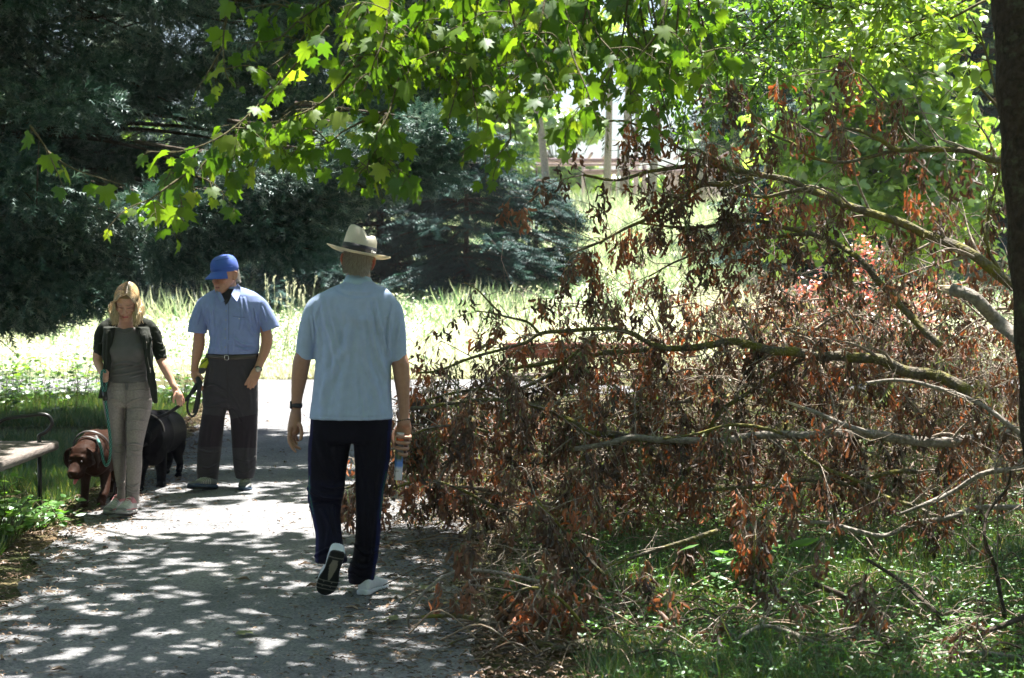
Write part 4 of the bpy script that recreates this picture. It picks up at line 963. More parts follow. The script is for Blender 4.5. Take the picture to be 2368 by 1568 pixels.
# the tangle between the limbs: twigs and leaves nobody could count
TG = np.random.default_rng(321)
T = Geo(); Dg = Geo(); Sg = Geo()
dense = [(885, 1275), (890, 1190), (905, 1100), (950, 1010), (960, 900), (1010, 850), (1180, 830), (1300, 740), (1420, 650), (1560, 600), (1700, 640), (1800, 600), (1920, 590), (2050, 560), (2150, 480), (2230, 380), (2385, 340), (2385, 1230), (2200, 1190), (2000, 1150), (1700, 1160), (1560, 1200), (1430, 1290), (1200, 1290), (1000, 1285)]
cnt = 0
while cnt < 1450:
    x, y = TG.uniform(885, 2385), TG.uniform(340, 1290)
    if not inpoly(np.array([x]), np.array([y]), dense)[0]: continue
    core = TG.random()
    pr = np.interp(y, [340, 560, 700, 850, 1000], [.02, .07, .33, .75, .9]) * np.interp(x, [880, 1100, 1500], [.75, .8, 1])
    if x < 1500 and y < 800: pr *= .4
    if x < 1330 and y < 900: pr *= .35
    if TG.random() > pr: continue
    dmin = 10.0 + max(0, (900 - y)) * .0012; d = dmin + TG.random() ** 1.3 * 3.6
    p = Wp(x, y, d)
    if p[2] < .06: 
        if TG.random() < .5: continue
        p[2] = TG.uniform(.03, .25)
    cnt += 1
    L = TG.uniform(.15, .6); dr = unit(np.array([TG.normal(-.4, .8), TG.normal(0, .6), TG.normal(0, .45)]))
    e = p + dr * L; e[2] = max(e[2], .02); q = (p + e) / 2 + [0, 0, TG.uniform(0, .08)]
    pp = crom([p, q, e], 4)
    tube(T, pp, np.linspace(TG.choice([.003, .0045, .008, .013], p=[.4, .3, .22, .08]), .0015, len(pp)), n=4, cap=False, rnd=TG.random())
    for z in range(4):
        b = pp[TG.integers(2, len(pp))]; e2 = b + unit(dr + TG.normal(0, .9, 3)) * L * .5; e2[2] = max(e2[2], .02)
        tube(T, np.array([b, (b + e2) / 2 + TG.normal(0, .02, 3), e2]), np.array([.0022, .0016, .001]), n=3, cap=False)
    for z in range(1 + (TG.random() < .8)):
        a = pp[TG.integers(0, len(pp))]
        dead_cluster(Dg, Sg, T, a, TG, TG.uniform(.08, .19), 17, TG.choice([.1, .4, .95], p=[.3, .3, .4]), w=.028, lf=.050)
tag(T.build('dead_twigs', M_TWIG), 'countless thin dead twigs tangled through the heap of cut branches', 'twigs', kind='stuff')
tag(Dg.build('brown_leaves', M_DEAD), 'mass of withered brown leaves through the heap of cut branches', 'dead leaves', kind='stuff')
tag(Sg.build('dry_seeds', M_SAM), 'pale dry seed wings and grey-green leaves hanging through the heap', 'seeds', kind='stuff')

for k, (x, y, L, lab) in enumerate([(1000, 1395, 150, 'small dead sprig flat on the path edge right of the raised sneaker'), (1120, 1500, 170, 'small dead sprig by the gnarled log at bottom center'), (1230, 1330, 160, 'dead sprig on the leaf litter in front of the heap'), (1480, 1420, 200, 'dead sprig half sunk in the grass right of the bunch-laden branch'), (1600, 1500, 210, 'dead sprig in the grass above the bottom edge, center right'), (1900, 1500, 200, 'dark sprig lying near the low arch of bare shoots'), (1330, 1230, 180, 'rusty sprig at the foot of the heap over the clover edge'), (1080, 1220, 150, 'rusty sprig at the very foot of the heap near the path')]):
    d = 6279 / (y - HY) - .05; r_ = np.random.default_rng(60 + k); a = r_.uniform(-.3, .3)
    L_(lab, [(x - L / 2, y - 6), (x - L / 5, y - 26), (x + L / 5, y - 22 + 30 * a), (x + L / 2, y - 8 + 60 * a)], 3, 1.6, d, d, 6, 7, .2, .10, 60 + k, name='dead_sprig', cn=18)

L_('grey forked stick lying over the litter at bottom center beside the path corner', [(1120, 1548), (1210, 1500), (1320, 1470), (1430, 1420)], 6, 3, 7.0, 7.6, 5, 8, .25, .13, 71, mat=M_BARKG, cn=24)
L_('low tangle-ended bough in the near grass, bottom middle of the frame', [(1680, 1545), (1580, 1500), (1470, 1480), (1380, 1440), (1290, 1430)], 7, 3, 7.0, 7.4, 10, 12, .28, .14, 72, cn=30)
L_('rust-leaved bough reaching out of the heap toward the near grass', [(1660, 1230), (1560, 1260), (1460, 1290), (1360, 1320), (1280, 1330)], 6, 2.5, 8.4, 8.3, 12, 12, .28, .15, 73, cn=30)
# ================================================================== people and dogs
DG = None
def remesh(geo, name, mat, parent, voxel=.004, smooth=4, folds=(), col=None, dents=(), fn=None, fine=None):
    """fuse closed lofts into one continuous surface, smooth it, press folds into it, colour it"""
    me = geo.mesh('tmp', False)
    o = bpy.data.objects.new('tmp', me); COL.objects.link(o)
    m = o.modifiers.new('r', 'REMESH'); m.mode = 'VOXEL'; m.voxel_size = voxel
    if smooth:
        s = o.modifiers.new('s', 'SMOOTH'); s.iterations = smooth; s.factor = .5
    dg = bpy.context.evaluated_depsgraph_get(); dg.update()
    me2 = bpy.data.meshes.new_from_object(o.evaluated_get(dg))
    bpy.data.objects.remove(o); bpy.data.meshes.remove(me)
    n = len(me2.vertices); V = np.empty(n * 3, np.float32); me2.vertices.foreach_get('co', V); V = V.reshape(-1, 3).astype(float)
    def normals():
        Nn = np.empty(n * 3, np.float32); me2.vertex_normals.foreach_get('vector', Nn); return Nn.reshape(-1, 3).astype(float)
    Nn = normals()
    for (c, r, amp) in dents:            # push in (amp<0) or out around a point
        d2 = ((V - np.asarray(c)) ** 2).sum(1); k = d2 < 9 * r * r
        V[k] += Nn[k] * (amp * np.exp(-d2[k] / (r * r)))[:, None]
    if len(folds):
        px, py = project(V); face = np.clip(-Nn[:, 1] * 1.6 + .3, 0, 1)
        for (poly, wd, amp) in folds:
            poly = np.asarray(poly, float)
            if len(poly) > 2: poly = crom(poly, 4)
            lo = poly.min(0) - 3 * wd; hi = poly.max(0) + 3 * wd
            k = np.where((px > lo[0]) & (px < hi[0]) & (py > lo[1]) & (py < hi[1]))[0]
            if not len(k): continue
            best = np.full(len(k), 1e9); tb = np.zeros(len(k)); Q = np.stack([px[k], py[k]], -1); m_ = len(poly) - 1
            for i in range(m_):
                a, b = poly[i], poly[i + 1]; ab = b - a; t = np.clip(((Q - a) @ ab) / (ab @ ab + 1e-9), 0, 1)
                dd = np.linalg.norm(Q - a - t[:, None] * ab, axis=1); s_ = dd < best
                best = np.where(s_, dd, best); tb = np.where(s_, (i + t) / m_, tb)
            u = best / wd; prof = np.exp(-u * u) - .45 * np.exp(-((u - 1.6) ** 2) * 2)
            V[k] += Nn[k] * (amp * prof * face[k] * np.sin(PI * np.clip(tb * .9 + .05, 0, 1)) ** .5)[:, None]
    if fn is not None: V = fn(V, Nn)
    me2.vertices.foreach_set('co', V.astype(np.float32).ravel()); me2.update()
    me2.polygons.foreach_set('use_smooth', np.ones(len(me2.polygons), bool))
    if col is not None:
        C = np.asarray(col(V, normals()), float)
        if C.shape[1] == 3: C = np.hstack([C, np.ones((n, 1))])
        a = me2.attributes.new('Col', 'FLOAT_COLOR', 'POINT'); a.data.foreach_set('color', C.astype(np.float32).ravel())
    me2.name = name; me2.materials.clear(); me2.materials.append(mat)
    o = bpy.data.objects.new(name, me2); COL.objects.link(o)
    if parent is not None: attach(o, parent)
    return o
def colmat(name, rough=.8, bump=.15, bscale=300, spec=.3, sheen=.0, sss=0, vary=.12, vscale=30, coat=0, nz=None, trans=0):
    """pigment from the 'Col' attribute, fine cloth / skin grain"""
    m, nt = newmat(name); L = nt.links.new
    b = N_(nt, 'BsdfPrincipled', Roughness=rough); b.inputs['Specular IOR Level'].default_value = spec
    if sheen: b.inputs['Sheen Weight'].default_value = sheen
    if sss:
        b.inputs['Subsurface Weight'].default_value = sss; b.inputs['Subsurface Radius'].default_value = (.012, .004, .002); b.inputs['Subsurface Scale'].default_value = 1
    at = N_(nt, 'Attribute', attribute_name='Col'); tc = N_(nt, 'TexCoord')
    n = N_(nt, 'TexNoise', Scale=vscale, Detail=4); L(tc.outputs['Object'], n.inputs[0])
    r = ramp(nt, [(.3, (1 - vary,) * 3), (.7, (1 + vary,) * 3)]); L(n.outputs['Fac'], r.inputs[0])
    mx = N_(nt, 'Mix', data_type='RGBA', blend_type='MULTIPLY'); mx.inputs[0].default_value = 1
    L(at.outputs['Color'], mx.inputs[6]); L(r.outputs[0], mx.inputs[7]); L(mx.outputs[2], b.inputs['Base Color'])
    n2 = N_(nt, 'TexNoise', Scale=bscale, Detail=3); L(tc.outputs['Object'], n2.inputs[0])
    n3 = N_(nt, 'TexNoise', Scale=bscale / 12, Detail=3); L(tc.outputs['Object'], n3.inputs[0])
    ad = N_(nt, 'Math', operation='MULTIPLY_ADD'); L(n3.outputs['Fac'], ad.inputs[0]); ad.inputs[1].default_value = 3.0; L(n2.outputs['Fac'], ad.inputs[2])
    bp = N_(nt, 'Bump', Strength=bump, Distance=.002); L(ad.outputs[0], bp.inputs['Height']); L(bp.outputs[0], b.inputs['Normal'])
    o = N_(nt, 'OutputMaterial')
    if trans:
        t = N_(nt, 'BsdfTranslucent'); L(mx.outputs[2], t.inputs[0]); ms = N_(nt, 'MixShader'); ms.inputs[0].default_value = trans
        L(b.outputs[0], ms.inputs[1]); L(t.outputs[0], ms.inputs[2]); L(ms.outputs[0], o.inputs[0])
    else: L(b.outputs[0], o.inputs[0])
    return m
M_SKIN = colmat('skin', .5, .2, 500, .4, sss=.12, vary=.08, vscale=60)
M_CLOTH = colmat('cloth', .85, .25, 420, .2, sheen=.1, vary=.06, trans=.12)
M_DENIM = colmat('denim', .85, .35, 500, .2, vary=.16, vscale=90)
M_SHOE = colmat('shoe_leather', .55, .15, 300, .4, vary=.08)
M_FUR = None
def furmat(name, sheen=.2, rough=.5):
    return colmat(name, rough, .5, 220, .03, sheen=sheen, vary=.22, vscale=70)
M_FUR = furmat('fur')
def const(c): return lambda V, N: np.tile(np.array(c, float), (len(V), 1))

class Fig:
    def __init__(s, d0): s.d = d0; s.k = d0 / FD
    def p(s, x, y, dy=0): return Wp(x, y, s.d + dy)
    def torso(s, g, rows, n=36, pw=2.4):
        """rows: xl, xr, y, half depth (m), dy"""
        P = np.array([s.p((a + b) / 2, y, dy) for a, b, y, h, dy in rows]); R = np.array([(b - a) / 2 * s.k for a, b, y, h, dy in rows]); H = np.array([h for *_, h, dy in rows])
        m = 4; P2 = crom(P, m); t = np.linspace(0, len(rows) - 1, len(P2)); R2 = np.interp(t, np.arange(len(rows)), R); H2 = np.interp(t, np.arange(len(rows)), H)
        horiz_loft(g, P2, R2, H2, n, pw)
    def limb(s, g, rows, n=18, flat=1.0, ref=(0, 1, 0), cut=False):
        """rows: x, y, r px, dy ; round ends"""
        P = np.array([s.p(x, y, dy) for x, y, r, dy in rows]); R = np.array([r * s.k for x, y, r, dy in rows])
        P2 = crom(P, 4); t = np.linspace(0, len(rows) - 1, len(P2)); R2 = np.interp(t, np.arange(len(rows)), R)
        round_tube(g, P2, R2, n, flat, ref, cut)
def horiz_loft(g, P, R, H, n=36, pw=2.4):
    a = np.arange(n) / n * 2 * PI; e = 2 / pw; ca = np.sign(np.cos(a)) * np.abs(np.cos(a)) ** e; sa = np.sign(np.sin(a)) * np.abs(np.sin(a)) ** e
    m = len(P); v = np.stack([P[:, None, 0] + R[:, None] * ca, P[:, None, 1] + H[:, None] * sa, np.repeat(P[:, 2:3], n, 1)], -1).reshape(-1, 3)
    i = np.arange(m - 1)[:, None] * n; j = np.arange(n)[None]; j2 = (j + 1) % n
    q = np.stack([i + j, i + j2, i + n + j2, i + n + j], -1).reshape(-1, 4)
    v = np.vstack([v, P[0], P[-1]]); tr = []
    for k in range(n): tr.append((m * n, (k + 1) % n, k)); tr.append((m * n + 1, (m - 1) * n + k, (m - 1) * n + (k + 1) % n))
    g.add(v, tris=tr, quads=q)
def round_tube(g, P, R, n=16, flat=1.0, ref=(0, 1, 0), cut=False):
    P = np.asarray(P, float); R = np.asarray(R, float)
    o0 = unit(P[0] - P[1]); o1 = unit(P[-1] - P[-2]); a = np.array([.35, .7, .92])
    A = np.array([P[0] + o0 * R[0] * math.sqrt(1 - q * q) * .9 for q in a]); B = np.array([P[-1] + o1 * R[-1] * math.sqrt(1 - q * q) * .9 for q in a[::-1]])
    P = np.vstack([A, P] if cut else [A, P, B]); R = np.concatenate([R[0] * a, R] if cut else [R[0] * a, R, R[-1] * a[::-1]])
    tube(g, P, R, n=n, ref=ref, ry=R * flat)
def ball(g, c, r, R=None, n=12):
    r = np.broadcast_to(np.asarray(r, float), (3,)); v = []; m = 8
    for i in range(1, m):
        th = PI * i / m
        for j in range(n):
            ph = 2 * PI * j / n; v.append((r[0] * math.sin(th) * math.cos(ph), r[1] * math.sin(th) * math.sin(ph), r[2] * math.cos(th)))
    v += [(0, 0, r[2]), (0, 0, -r[2])]; v = np.array(v); q = []; t = []
    for i in range(m - 2):
        for j in range(n): q.append((i * n + j, (i + 1) * n + j, (i + 1) * n + (j + 1) % n, i * n + (j + 1) % n))
    a, b = (m - 1) * n, (m - 1) * n + 1
    for j in range(n): t.append((a, j, (j + 1) % n)); t.append((b, (m - 2) * n + (j + 1) % n, (m - 2) * n + j))
    if R is not None: v = v @ np.asarray(R).T
    g.add(v + np.asarray(c), tris=t, quads=q)

def add_head(g, c, R, s=1.0, jaw=1.0, thin=1.0, hair=0.0):
    """head lofted in its own frame: face -y, up z. Returns to-world function and dents"""
    R = np.asarray(R); c = np.asarray(c)
    tw = lambda p: c + (np.asarray(p, float) * s) @ R.T
    rows = [(-.116, .016, -.090, -.060), (-.108, .030 * jaw, -.097, -.045), (-.092, .043 * jaw, -.099, -.02), (-.070, .054 * jaw, -.095, .01), (-.045, .061, -.092, .05), (-.018, .067, -.088, .08), (.0, .070, -.085, .090), (.02, .073, -.090, .098), (.045, .075, -.089, .101), (.07, .071, -.080, .094), (.092, .059, -.062, .078), (.108, .040, -.035, .052), (.117, .014, .0, .02)]
    rows = [(z, w * thin + hair * .3, f, b + hair * .5) for z, w, f, b in rows]
    n = 28; a = np.arange(n) / n * 2 * PI; v = []
    for z, w_, f, b in rows:
        cy, hy = (f + b) / 2, (b - f) / 2
        for t in a:
            ct, st = math.cos(t), math.sin(t); pw = .88
            v.append((w_ * np.sign(ct) * abs(ct) ** pw, cy + hy * np.sign(st) * abs(st) ** pw, z))
    m = len(rows); v = np.array(v); i = np.arange(m - 1)[:, None] * n; j = np.arange(n)[None]; j2 = (j + 1) % n
    q = np.stack([i + j, i + j2, i + n + j2, i + n + j], -1).reshape(-1, 4); v = np.vstack([v, [0, (rows[0][2] + rows[0][3]) / 2, rows[0][0]], [0, 0, rows[-1][0]]]); tr = []
    for k in range(n): tr.append((m * n, (k + 1) % n, k)); tr.append((m * n + 1, (m - 1) * n + k, (m - 1) * n + (k + 1) % n))
    g.add(tw(v), tris=tr, quads=q)
    def rt(pts, rr, flat=1): round_tube(g, tw(crom(pts, 3)), np.interp(np.linspace(0, 1, len(crom(pts, 3))), np.linspace(0, 1, len(rr)), rr) * s, 10, flat, ref=(0.1, .2, 1))
    rt([(0, -.084, .016), (0, -.098, -.010), (0, -.112, -.032), (0, -.110, -.040)], [.007, .0085, .0115, .010])
    for sx in (-1, 1):
        ball(g, tw((sx * .0125, -.100, -.040)), .0085 * s)
        rt([(sx * .010, -.087, .019), (sx * .03, -.086, .024), (sx * .052, -.070, .016)], [.008, .009, .006])
        ball(g, tw((sx * .042, -.064, -.026)), np.array([.022, .022, .018]) * s, R)
        ball(g, tw((sx * .030, -.068, -.055)), np.array([.022, .022, .02]) * s, R)
        # ear: rim and lobe
        rt([(sx * .068, .004, -.030), (sx * .073, .014, -.034), (sx * .083, .028, -.012), (sx * .086, .030, .010), (sx * .080, .016, .022), (sx * .071, .004, .016)], [.0055, .007, .0055, .0055, .0055, .005])
        ball(g, tw((sx * .076, .016, -.006)), np.array([.005, .014, .026]) * s, R @ rotm(0, 0, -sx * 22))
    rt([(-.024, -.086, -.0655), (-.010, -.096, -.0625), (0, -.097, -.064), (.010, -.096, -.0625), (.024, -.086, -.0655)], [.003, .0048, .0045, .0048, .003])
    rt([(-.020, -.086, -.070), (0, -.0965, -.0735), (.020, -.086, -.070)], [.003, .0062, .003])
    ball(g, tw((0, -.088, -.101)), np.array([.018, .014, .014]) * s, R)
    dents = [(tw((sx * .031, -.088, .001)), .012 * s, -.006) for sx in (-1, 1)] + [(tw((sx * .018, -.088, .004)), .008 * s, -.003) for sx in (-1, 1)]
    dents += [(tw((x, -.098, -.0685)), .0045 * s, -.0022) for x in (-.016, -.008, 0, .008, .016)]
    dents += [(tw((0, -.098, -.052)), .004 * s, -.001), (tw((0, -.098, -.086)), .009 * s, -.0025)]
    loc = lambda V: ((V - c) @ R) / s
    return tw, loc, dents
def gauss(L, p, r): return np.exp(-(((L - np.asarray(p)) / np.asarray(r)) ** 2).sum(1))
def mixc(C, c, w): return C * (1 - w[:, None]) + np.array(c)[None] * w[:, None]

def finger(g, F, pts, r=4.0, n=10):
    """pts: x, y, dy in the photo plane of figure F; r in px"""
    P = np.array([F.p(*q) for q in pts]); P = crom(P, 4); rr = np.interp(np.linspace(0, 1, len(P)), [0, .5, .8, 1], [1.05, 1.0, .9, .72]) * r * F.k
    round_tube(g, P, rr, n)
def shoe(parent, toe, heel, up, colU, colS, width=.048, cuff=.095, lace=(.7, .7, .68), stripes=None, name='shoe', tread=None, label=None):
    """running shoe from heel to toe point at the bottom of its sole"""
    toe = np.asarray(toe, float); heel = np.asarray(heel, float); f = toe - heel; Ln = np.linalg.norm(f); f = f / Ln
    upv = np.asarray(up, float); upv = unit(upv - f * (upv @ f)); lat = np.cross(f, upv); R = np.stack([lat, f, upv], 1)
    tw = lambda p: heel + np.asarray(p, float) @ R.T
    k = Ln / .29
    def rows(rs_, g, pw=2.6):
        # y, half width, z bottom, z top
        P = crom(np.array(rs_, float), 4); n = 22; a = np.arange(n) / n * 2 * PI; e = 2 / pw; v = []
        for y, w_, z0, z1 in P:
            c_ = np.sign(np.cos(a)) * np.abs(np.cos(a)) ** e * w_; s_ = (np.sign(np.sin(a)) * np.abs(np.sin(a)) ** e * .5 + .5) * (z1 - z0) + z0
            v += [(c_[i], y * k, s_[i]) for i in range(n)]
        m = len(P); v = np.array(v); i = np.arange(m - 1)[:, None] * n; j = np.arange(n)[None]; j2 = (j + 1) % n
        q = np.stack([i + j, i + j2, i + n + j2, i + n + j], -1).reshape(-1, 4); v = np.vstack([v, v[:n].mean(0), v[-n:].mean(0)]); tr = []
        for t in range(n): tr.append((m * n, (t + 1) % n, t)); tr.append((m * n + 1, (m - 1) * n + t, (m - 1) * n + (t + 1) % n))
        g.add(tw(v), tris=tr, quads=q)
    W_ = width
    gu = Geo()
    rows([(.006, W_ * .45, .018, .06), (.02, W_ * .70, .018, .085), (.06, W_ * .74, .018, cuff), (.10, W_ * .76, .018, cuff * .98), (.14, W_ * .82, .018, .080), (.18, W_ * .95, .018, .066), (.22, W_ * .96, .018, .055), (.26, W_ * .75, .018, .045), (.284, W_ * .35, .018, .034)], gu)
    def cu(V, N):
        L = (V - heel) @ R; C = np.tile(np.array(colU, float), (len(V), 1))
        if stripes is not None: C = stripes(L, C, k)
        return C
    o = remesh(gu, name, M_SHOE, parent, .0035, 3, col=cu)
    if label: o['label'] = label
    gs = Geo()
    rows([(-.004, W_ * .45, .004, .030), (.01, W_ * .74, .0, .034), (.05, W_ * .78, .0, .032), (.12, W_ * .80, .004, .028), (.18, W_ * 1.02, .0, .024), (.22, W_ * 1.04, .0, .022), (.26, W_ * .84, .003, .026), (.286, W_ * .45, .010, .034), (.294, W_ * .15, .018, .036)], gs, 3.2)
    def cs(V, N):
        L = (V - heel) @ R; C = np.tile(np.array(colS[0], float), (len(V), 1)); w_ = L[:, 2] < .007
        C[w_] = colS[1]
        if len(colS) > 2:
            t = (L[:, 2] > .012) & (L[:, 2] < .022); C[t] = colS[2]
        if tread is not None: C = tread(L, C, k)
        return C
    s = remesh(gs, 'sole', M_SHOE, o, .003, 1, col=cs)
    gl = Geo()
    for i in range(5):
        y = .105 + i * .021; z = np.interp(y, [.1, .14, .18, .22], [cuff + .001, .083, .069, .058]); w_ = .020 - .001 * i
        tube(gl, tw(crom([(-w_, y * k, z - .006), (0, (y + .006) * k, z + .001), (w_, y * k, z - .006)], 3)), .0022, n=5)
    gl.build('laces', pmat('lace', lace, .8), o)
    return o, tw

# ------------------------------------------------------------------ man in the straw hat, walking away
HM = Fig(8.33)
hat_man = thing('person', 'older man in straw hat, light blue polo and dark track pants, walking away', 'person', (HM.p(820, 1385)[0], 8.33, 0))
SK1 = np.array((.36, .20, .14))
g = Geo(); RH = rotm(0, 9, 0) @ rotm(0, 0, 180)
tw1, loc1, dn = add_head(g, HM.p(829, 602, .02), RH, .98, hair=.004)
round_tube(g, np.array([HM.p(829, 690, .0), HM.p(829, 650, .0), HM.p(829, 615, .02)]), [.068, .060, .058], 20, 1.05)
HM.torso(g, [(775, 880, 680, .08, 0), (740, 905, 700, .10, 0), (745, 900, 800, .11, 0), (745, 890, 900, .11, 0), (730, 895, 980, .11, 0), (735, 890, 1020, .11, 0)], 28)
# left arm and relaxed hand
HM.limb(g, [(738, 712, 21, 0), (722, 760, 20, 0), (704, 815, 19, .0), (697, 840, 20.5, 0), (692, 875, 18.5, .01), (687, 915, 13.5, .02), (685, 945, 11.5, .03), (684, 958, 13, .03)])
HM.limb(g, [(684, 955, 13, .03), (682, 975, 15, .035), (679, 995, 15, .04)], flat=1.25)
finger(g, HM, [(671, 990, -.005), (668, 1015, -.015), (674, 1032, -.02), (684, 1045, -.02)], 4.3)
finger(g, HM, [(673, 993, .02), (671, 1016, .015), (680, 1030, .01), (694, 1038, .01)], 4.6)
finger(g, HM, [(678, 996, .045), (678, 1016, .05), (687, 1027, .05)], 4.6)
finger(g, HM, [(683, 996, .07), (684, 1012, .08), (690, 1020, .09)], 4.4)
finger(g, HM, [(690, 975, .02), (696, 990, -.01), (697, 1006, -.02), (695, 1017, -.02)], 4.8)
# right arm, hand closed round the rolled magazine
HM.limb(g, [(903, 712, 21, 0), (914, 760, 20, 0), (921, 815, 19, .0), (926, 842, 20.5, 0), (930, 880, 18.5, .0), (933, 925, 14, .0), (934, 958, 12.5, .0), (934, 978, 15, .0)])
HM.limb(g, [(934, 972, 14, .0), (934, 990, 18, .01), (933, 1012, 18, .02), (931, 1035, 14, .03)], flat=.6)
for i, (y, xe, r) in enumerate([(1012, 917, 4.6), (1025, 915, 4.8), (1038, 916, 4.7), (1052, 921, 4.2)]):
    x0 = 948 - i * 2.5
    finger(g, HM, [(x0 - 3, y - 6, .015), (x0, y - 1, -.015), (x0 - 8, y, -.045), (xe + 4, y - 2, -.052), (xe, y - 4, -.05)], r)
finger(g, HM, [(918, 990, .01), (911, 1005, .0), (909, 1022, -.015), (912, 1034, -.02)], 5.0)
# legs under the trousers
HM.limb(g, [(765, 1020, 36, 0), (756, 1130, 24, 0), (761, 1220, 18, -.05), (770, 1262, 14, -.12)])
HM.limb(g, [(862, 1020, 36, 0), (858, 1130, 27, 0), (848, 1240, 20, .02), (842, 1340, 15, .05)])
def skin1(V, N):
    C = np.tile(SK1, (len(V), 1)); L = loc1(V)
    hr = (L[:, 2] > -.075 - .02 * np.clip(np.abs(L[:, 0]) * 12, 0, 1)) & (L[:, 1] > .004 + .25 * np.clip(np.abs(L[:, 0]) - .066, 0, 1) ) & (np.abs(L[:, 0]) < .074) & (L[:, 2] < .2)
    wgt = hr * np.clip((L[:, 2] + .085) / .03, 0, 1)
    C = mixc(C, (.20, .175, .14), wgt)
    ear = np.clip(gauss(L, (.08, .02, -.005), (.014, .03, .035)) + gauss(L, (-.08, .02, -.005), (.014, .03, .035)), 0, 1)
    C = mixc(C, (.55, .13, .08), ear * .9)
    return C
remesh(g, 'body', M_SKIN, hat_man, .0036, 4, dents=dn, col=skin1, folds=[([(690, 835), (704, 840)], 2, .002), ([(918, 838), (934, 842)], 2, .002), ([(932, 890), (934, 960)], 1.5, .0015), ([(690, 880), (686, 930)], 1.5, .0012)])
# short grey hair, strand by strand
gh = Geo(); rs = np.random.default_rng(3)
for k in range(2600):
    a = rs.uniform(.10 * PI, .90 * PI); z = rs.uniform(-.066, .05); w_ = np.interp(z, [-.07, -.02, .05], [.058, .072, .078])
    p = np.array([w_ * math.cos(a), .012 + .092 * max(math.sin(a), -.1), z]); o = unit(np.array([math.cos(a) * .25, .22, -1 + rs.normal(0, .2)])); o[0] += rs.normal(0, .25)
    tube(gh, tw1(np.array([p, p + o * .008, p + o * .016 + [0, .001, 0]])), np.array([.0009, .0008, .0003]), n=3, cap=False, rnd=rs.random())
M_GREY = leafmat('grey_hair', [(0, (.20, .17, .13)), (.6, (.36, .32, .26)), (1, (.55, .51, .44))], trans=.15, gloss=.12, two=(1, 1, 1, 1))
gh.build('hair', M_GREY, hat_man)
# polo shirt
g = Geo()
HM.torso(g, [(800, 860, 650, .066, 0), (786, 872, 657, .078, 0), (762, 893, 667, .10, 0), (738, 908, 680, .115, 0), (726, 919, 695, .122, 0), (725, 920, 715, .128, 0), (728, 916, 750, .132, 0), (731, 909, 800, .132, 0), (729, 905, 850, .13, 0), (724, 905, 900, .13, 0), (718, 908, 945, .13, 0), (715, 910, 968, .13, 0)], 48, 2.5)
HM.limb(g, [(748, 697, 22, 0), (730, 715, 25, 0), (717, 755, 25, 0), (707, 800, 22.5, 0), (705, 831, 20.5, 0)], cut=True)
HM.limb(g, [(896, 703, 22, 0), (908, 720, 24, 0), (915, 760, 24, 0), (919, 800, 22, 0), (921, 835, 20.5, 0)], cut=True)
fs = [(a_, b_ * 1.1, c_ * 1.8) for a_, b_, c_ in [([(745, 690), (752, 740), (770, 800), (775, 860)], 5, .007), ([(728, 720), (738, 780), (735, 830)], 4, .006), ([(812, 760), (800, 840), (790, 920), (786, 965)], 9, .006), ([(868, 700), (880, 760), (898, 820)], 4, .007), ([(856, 700), (862, 770), (885, 850), (898, 880)], 5, .006), ([(840, 740), (848, 830), (870, 900), (880, 965)], 6, .006), ([(895, 740), (892, 800), (902, 870), (906, 950)], 5, -.006), ([(760, 800), (752, 880), (745, 965)], 7, .006), ([(830, 860), (838, 920), (842, 966)], 6, -.005), ([(722, 730), (728, 790)], 3, .006), ([(925, 745), (917, 800)], 3, .006), ([(776, 665), (800, 680), (850, 682), (884, 668)], 4, -.003), ([(790, 720), (830, 740), (870, 735)], 12, .005), ([(716, 962), (810, 966), (910, 962)], 2.2, -.0018), ([(744, 700), (734, 730), (736, 780), (732, 830)], 1.6, -.006), ([(905, 705), (898, 740), (896, 790), (900, 835)], 1.6, -.006), ([(815, 700), (805, 780), (770, 860), (740, 930)], 8, .006), ([(770, 700), (790, 780), (800, 850)], 7, -.006)]]
remesh(g, 'polo_shirt', M_CLOTH, hat_man, .006, 4, folds=fs, col=const((.37, .48, .70)))
g = Geo()   # collar band, folded over
for (r0, r1, za, zb) in ((.074, .062, 664, 641), (.086, .066, 668, 645)):
    a = np.linspace(0, 2 * PI, 41)[:-1]; v = []
    for rr, yy in ((r0, za), (r1, zb), (r1 - .004, zb), (r0 - .004, za)):
        c = HM.p(829.5, yy, 0)
        for t in a: v.append((c[0] + rr * math.cos(t) , c[1] + rr * .98 * math.sin(t), c[2] + .012 * math.sin(t) * -1 + .006 * (math.cos(t) * -1)))
    n = 40; q = []
    for b_ in range(4):
        for j in range(n): q.append((b_ * n + j, b_ * n + (j + 1) % n, ((b_ + 1) % 4) * n + (j + 1) % n, ((b_ + 1) % 4) * n + j))
    g.add(v, quads=q)
o = g.build('collar', M_CLOTH, hat_man); a = o.data.attributes.new('Col', 'FLOAT_COLOR', 'POINT'); a.data.foreach_set('color', np.tile(np.array([.37, .53, .70, 1], np.float32), len(o.data.vertices)))
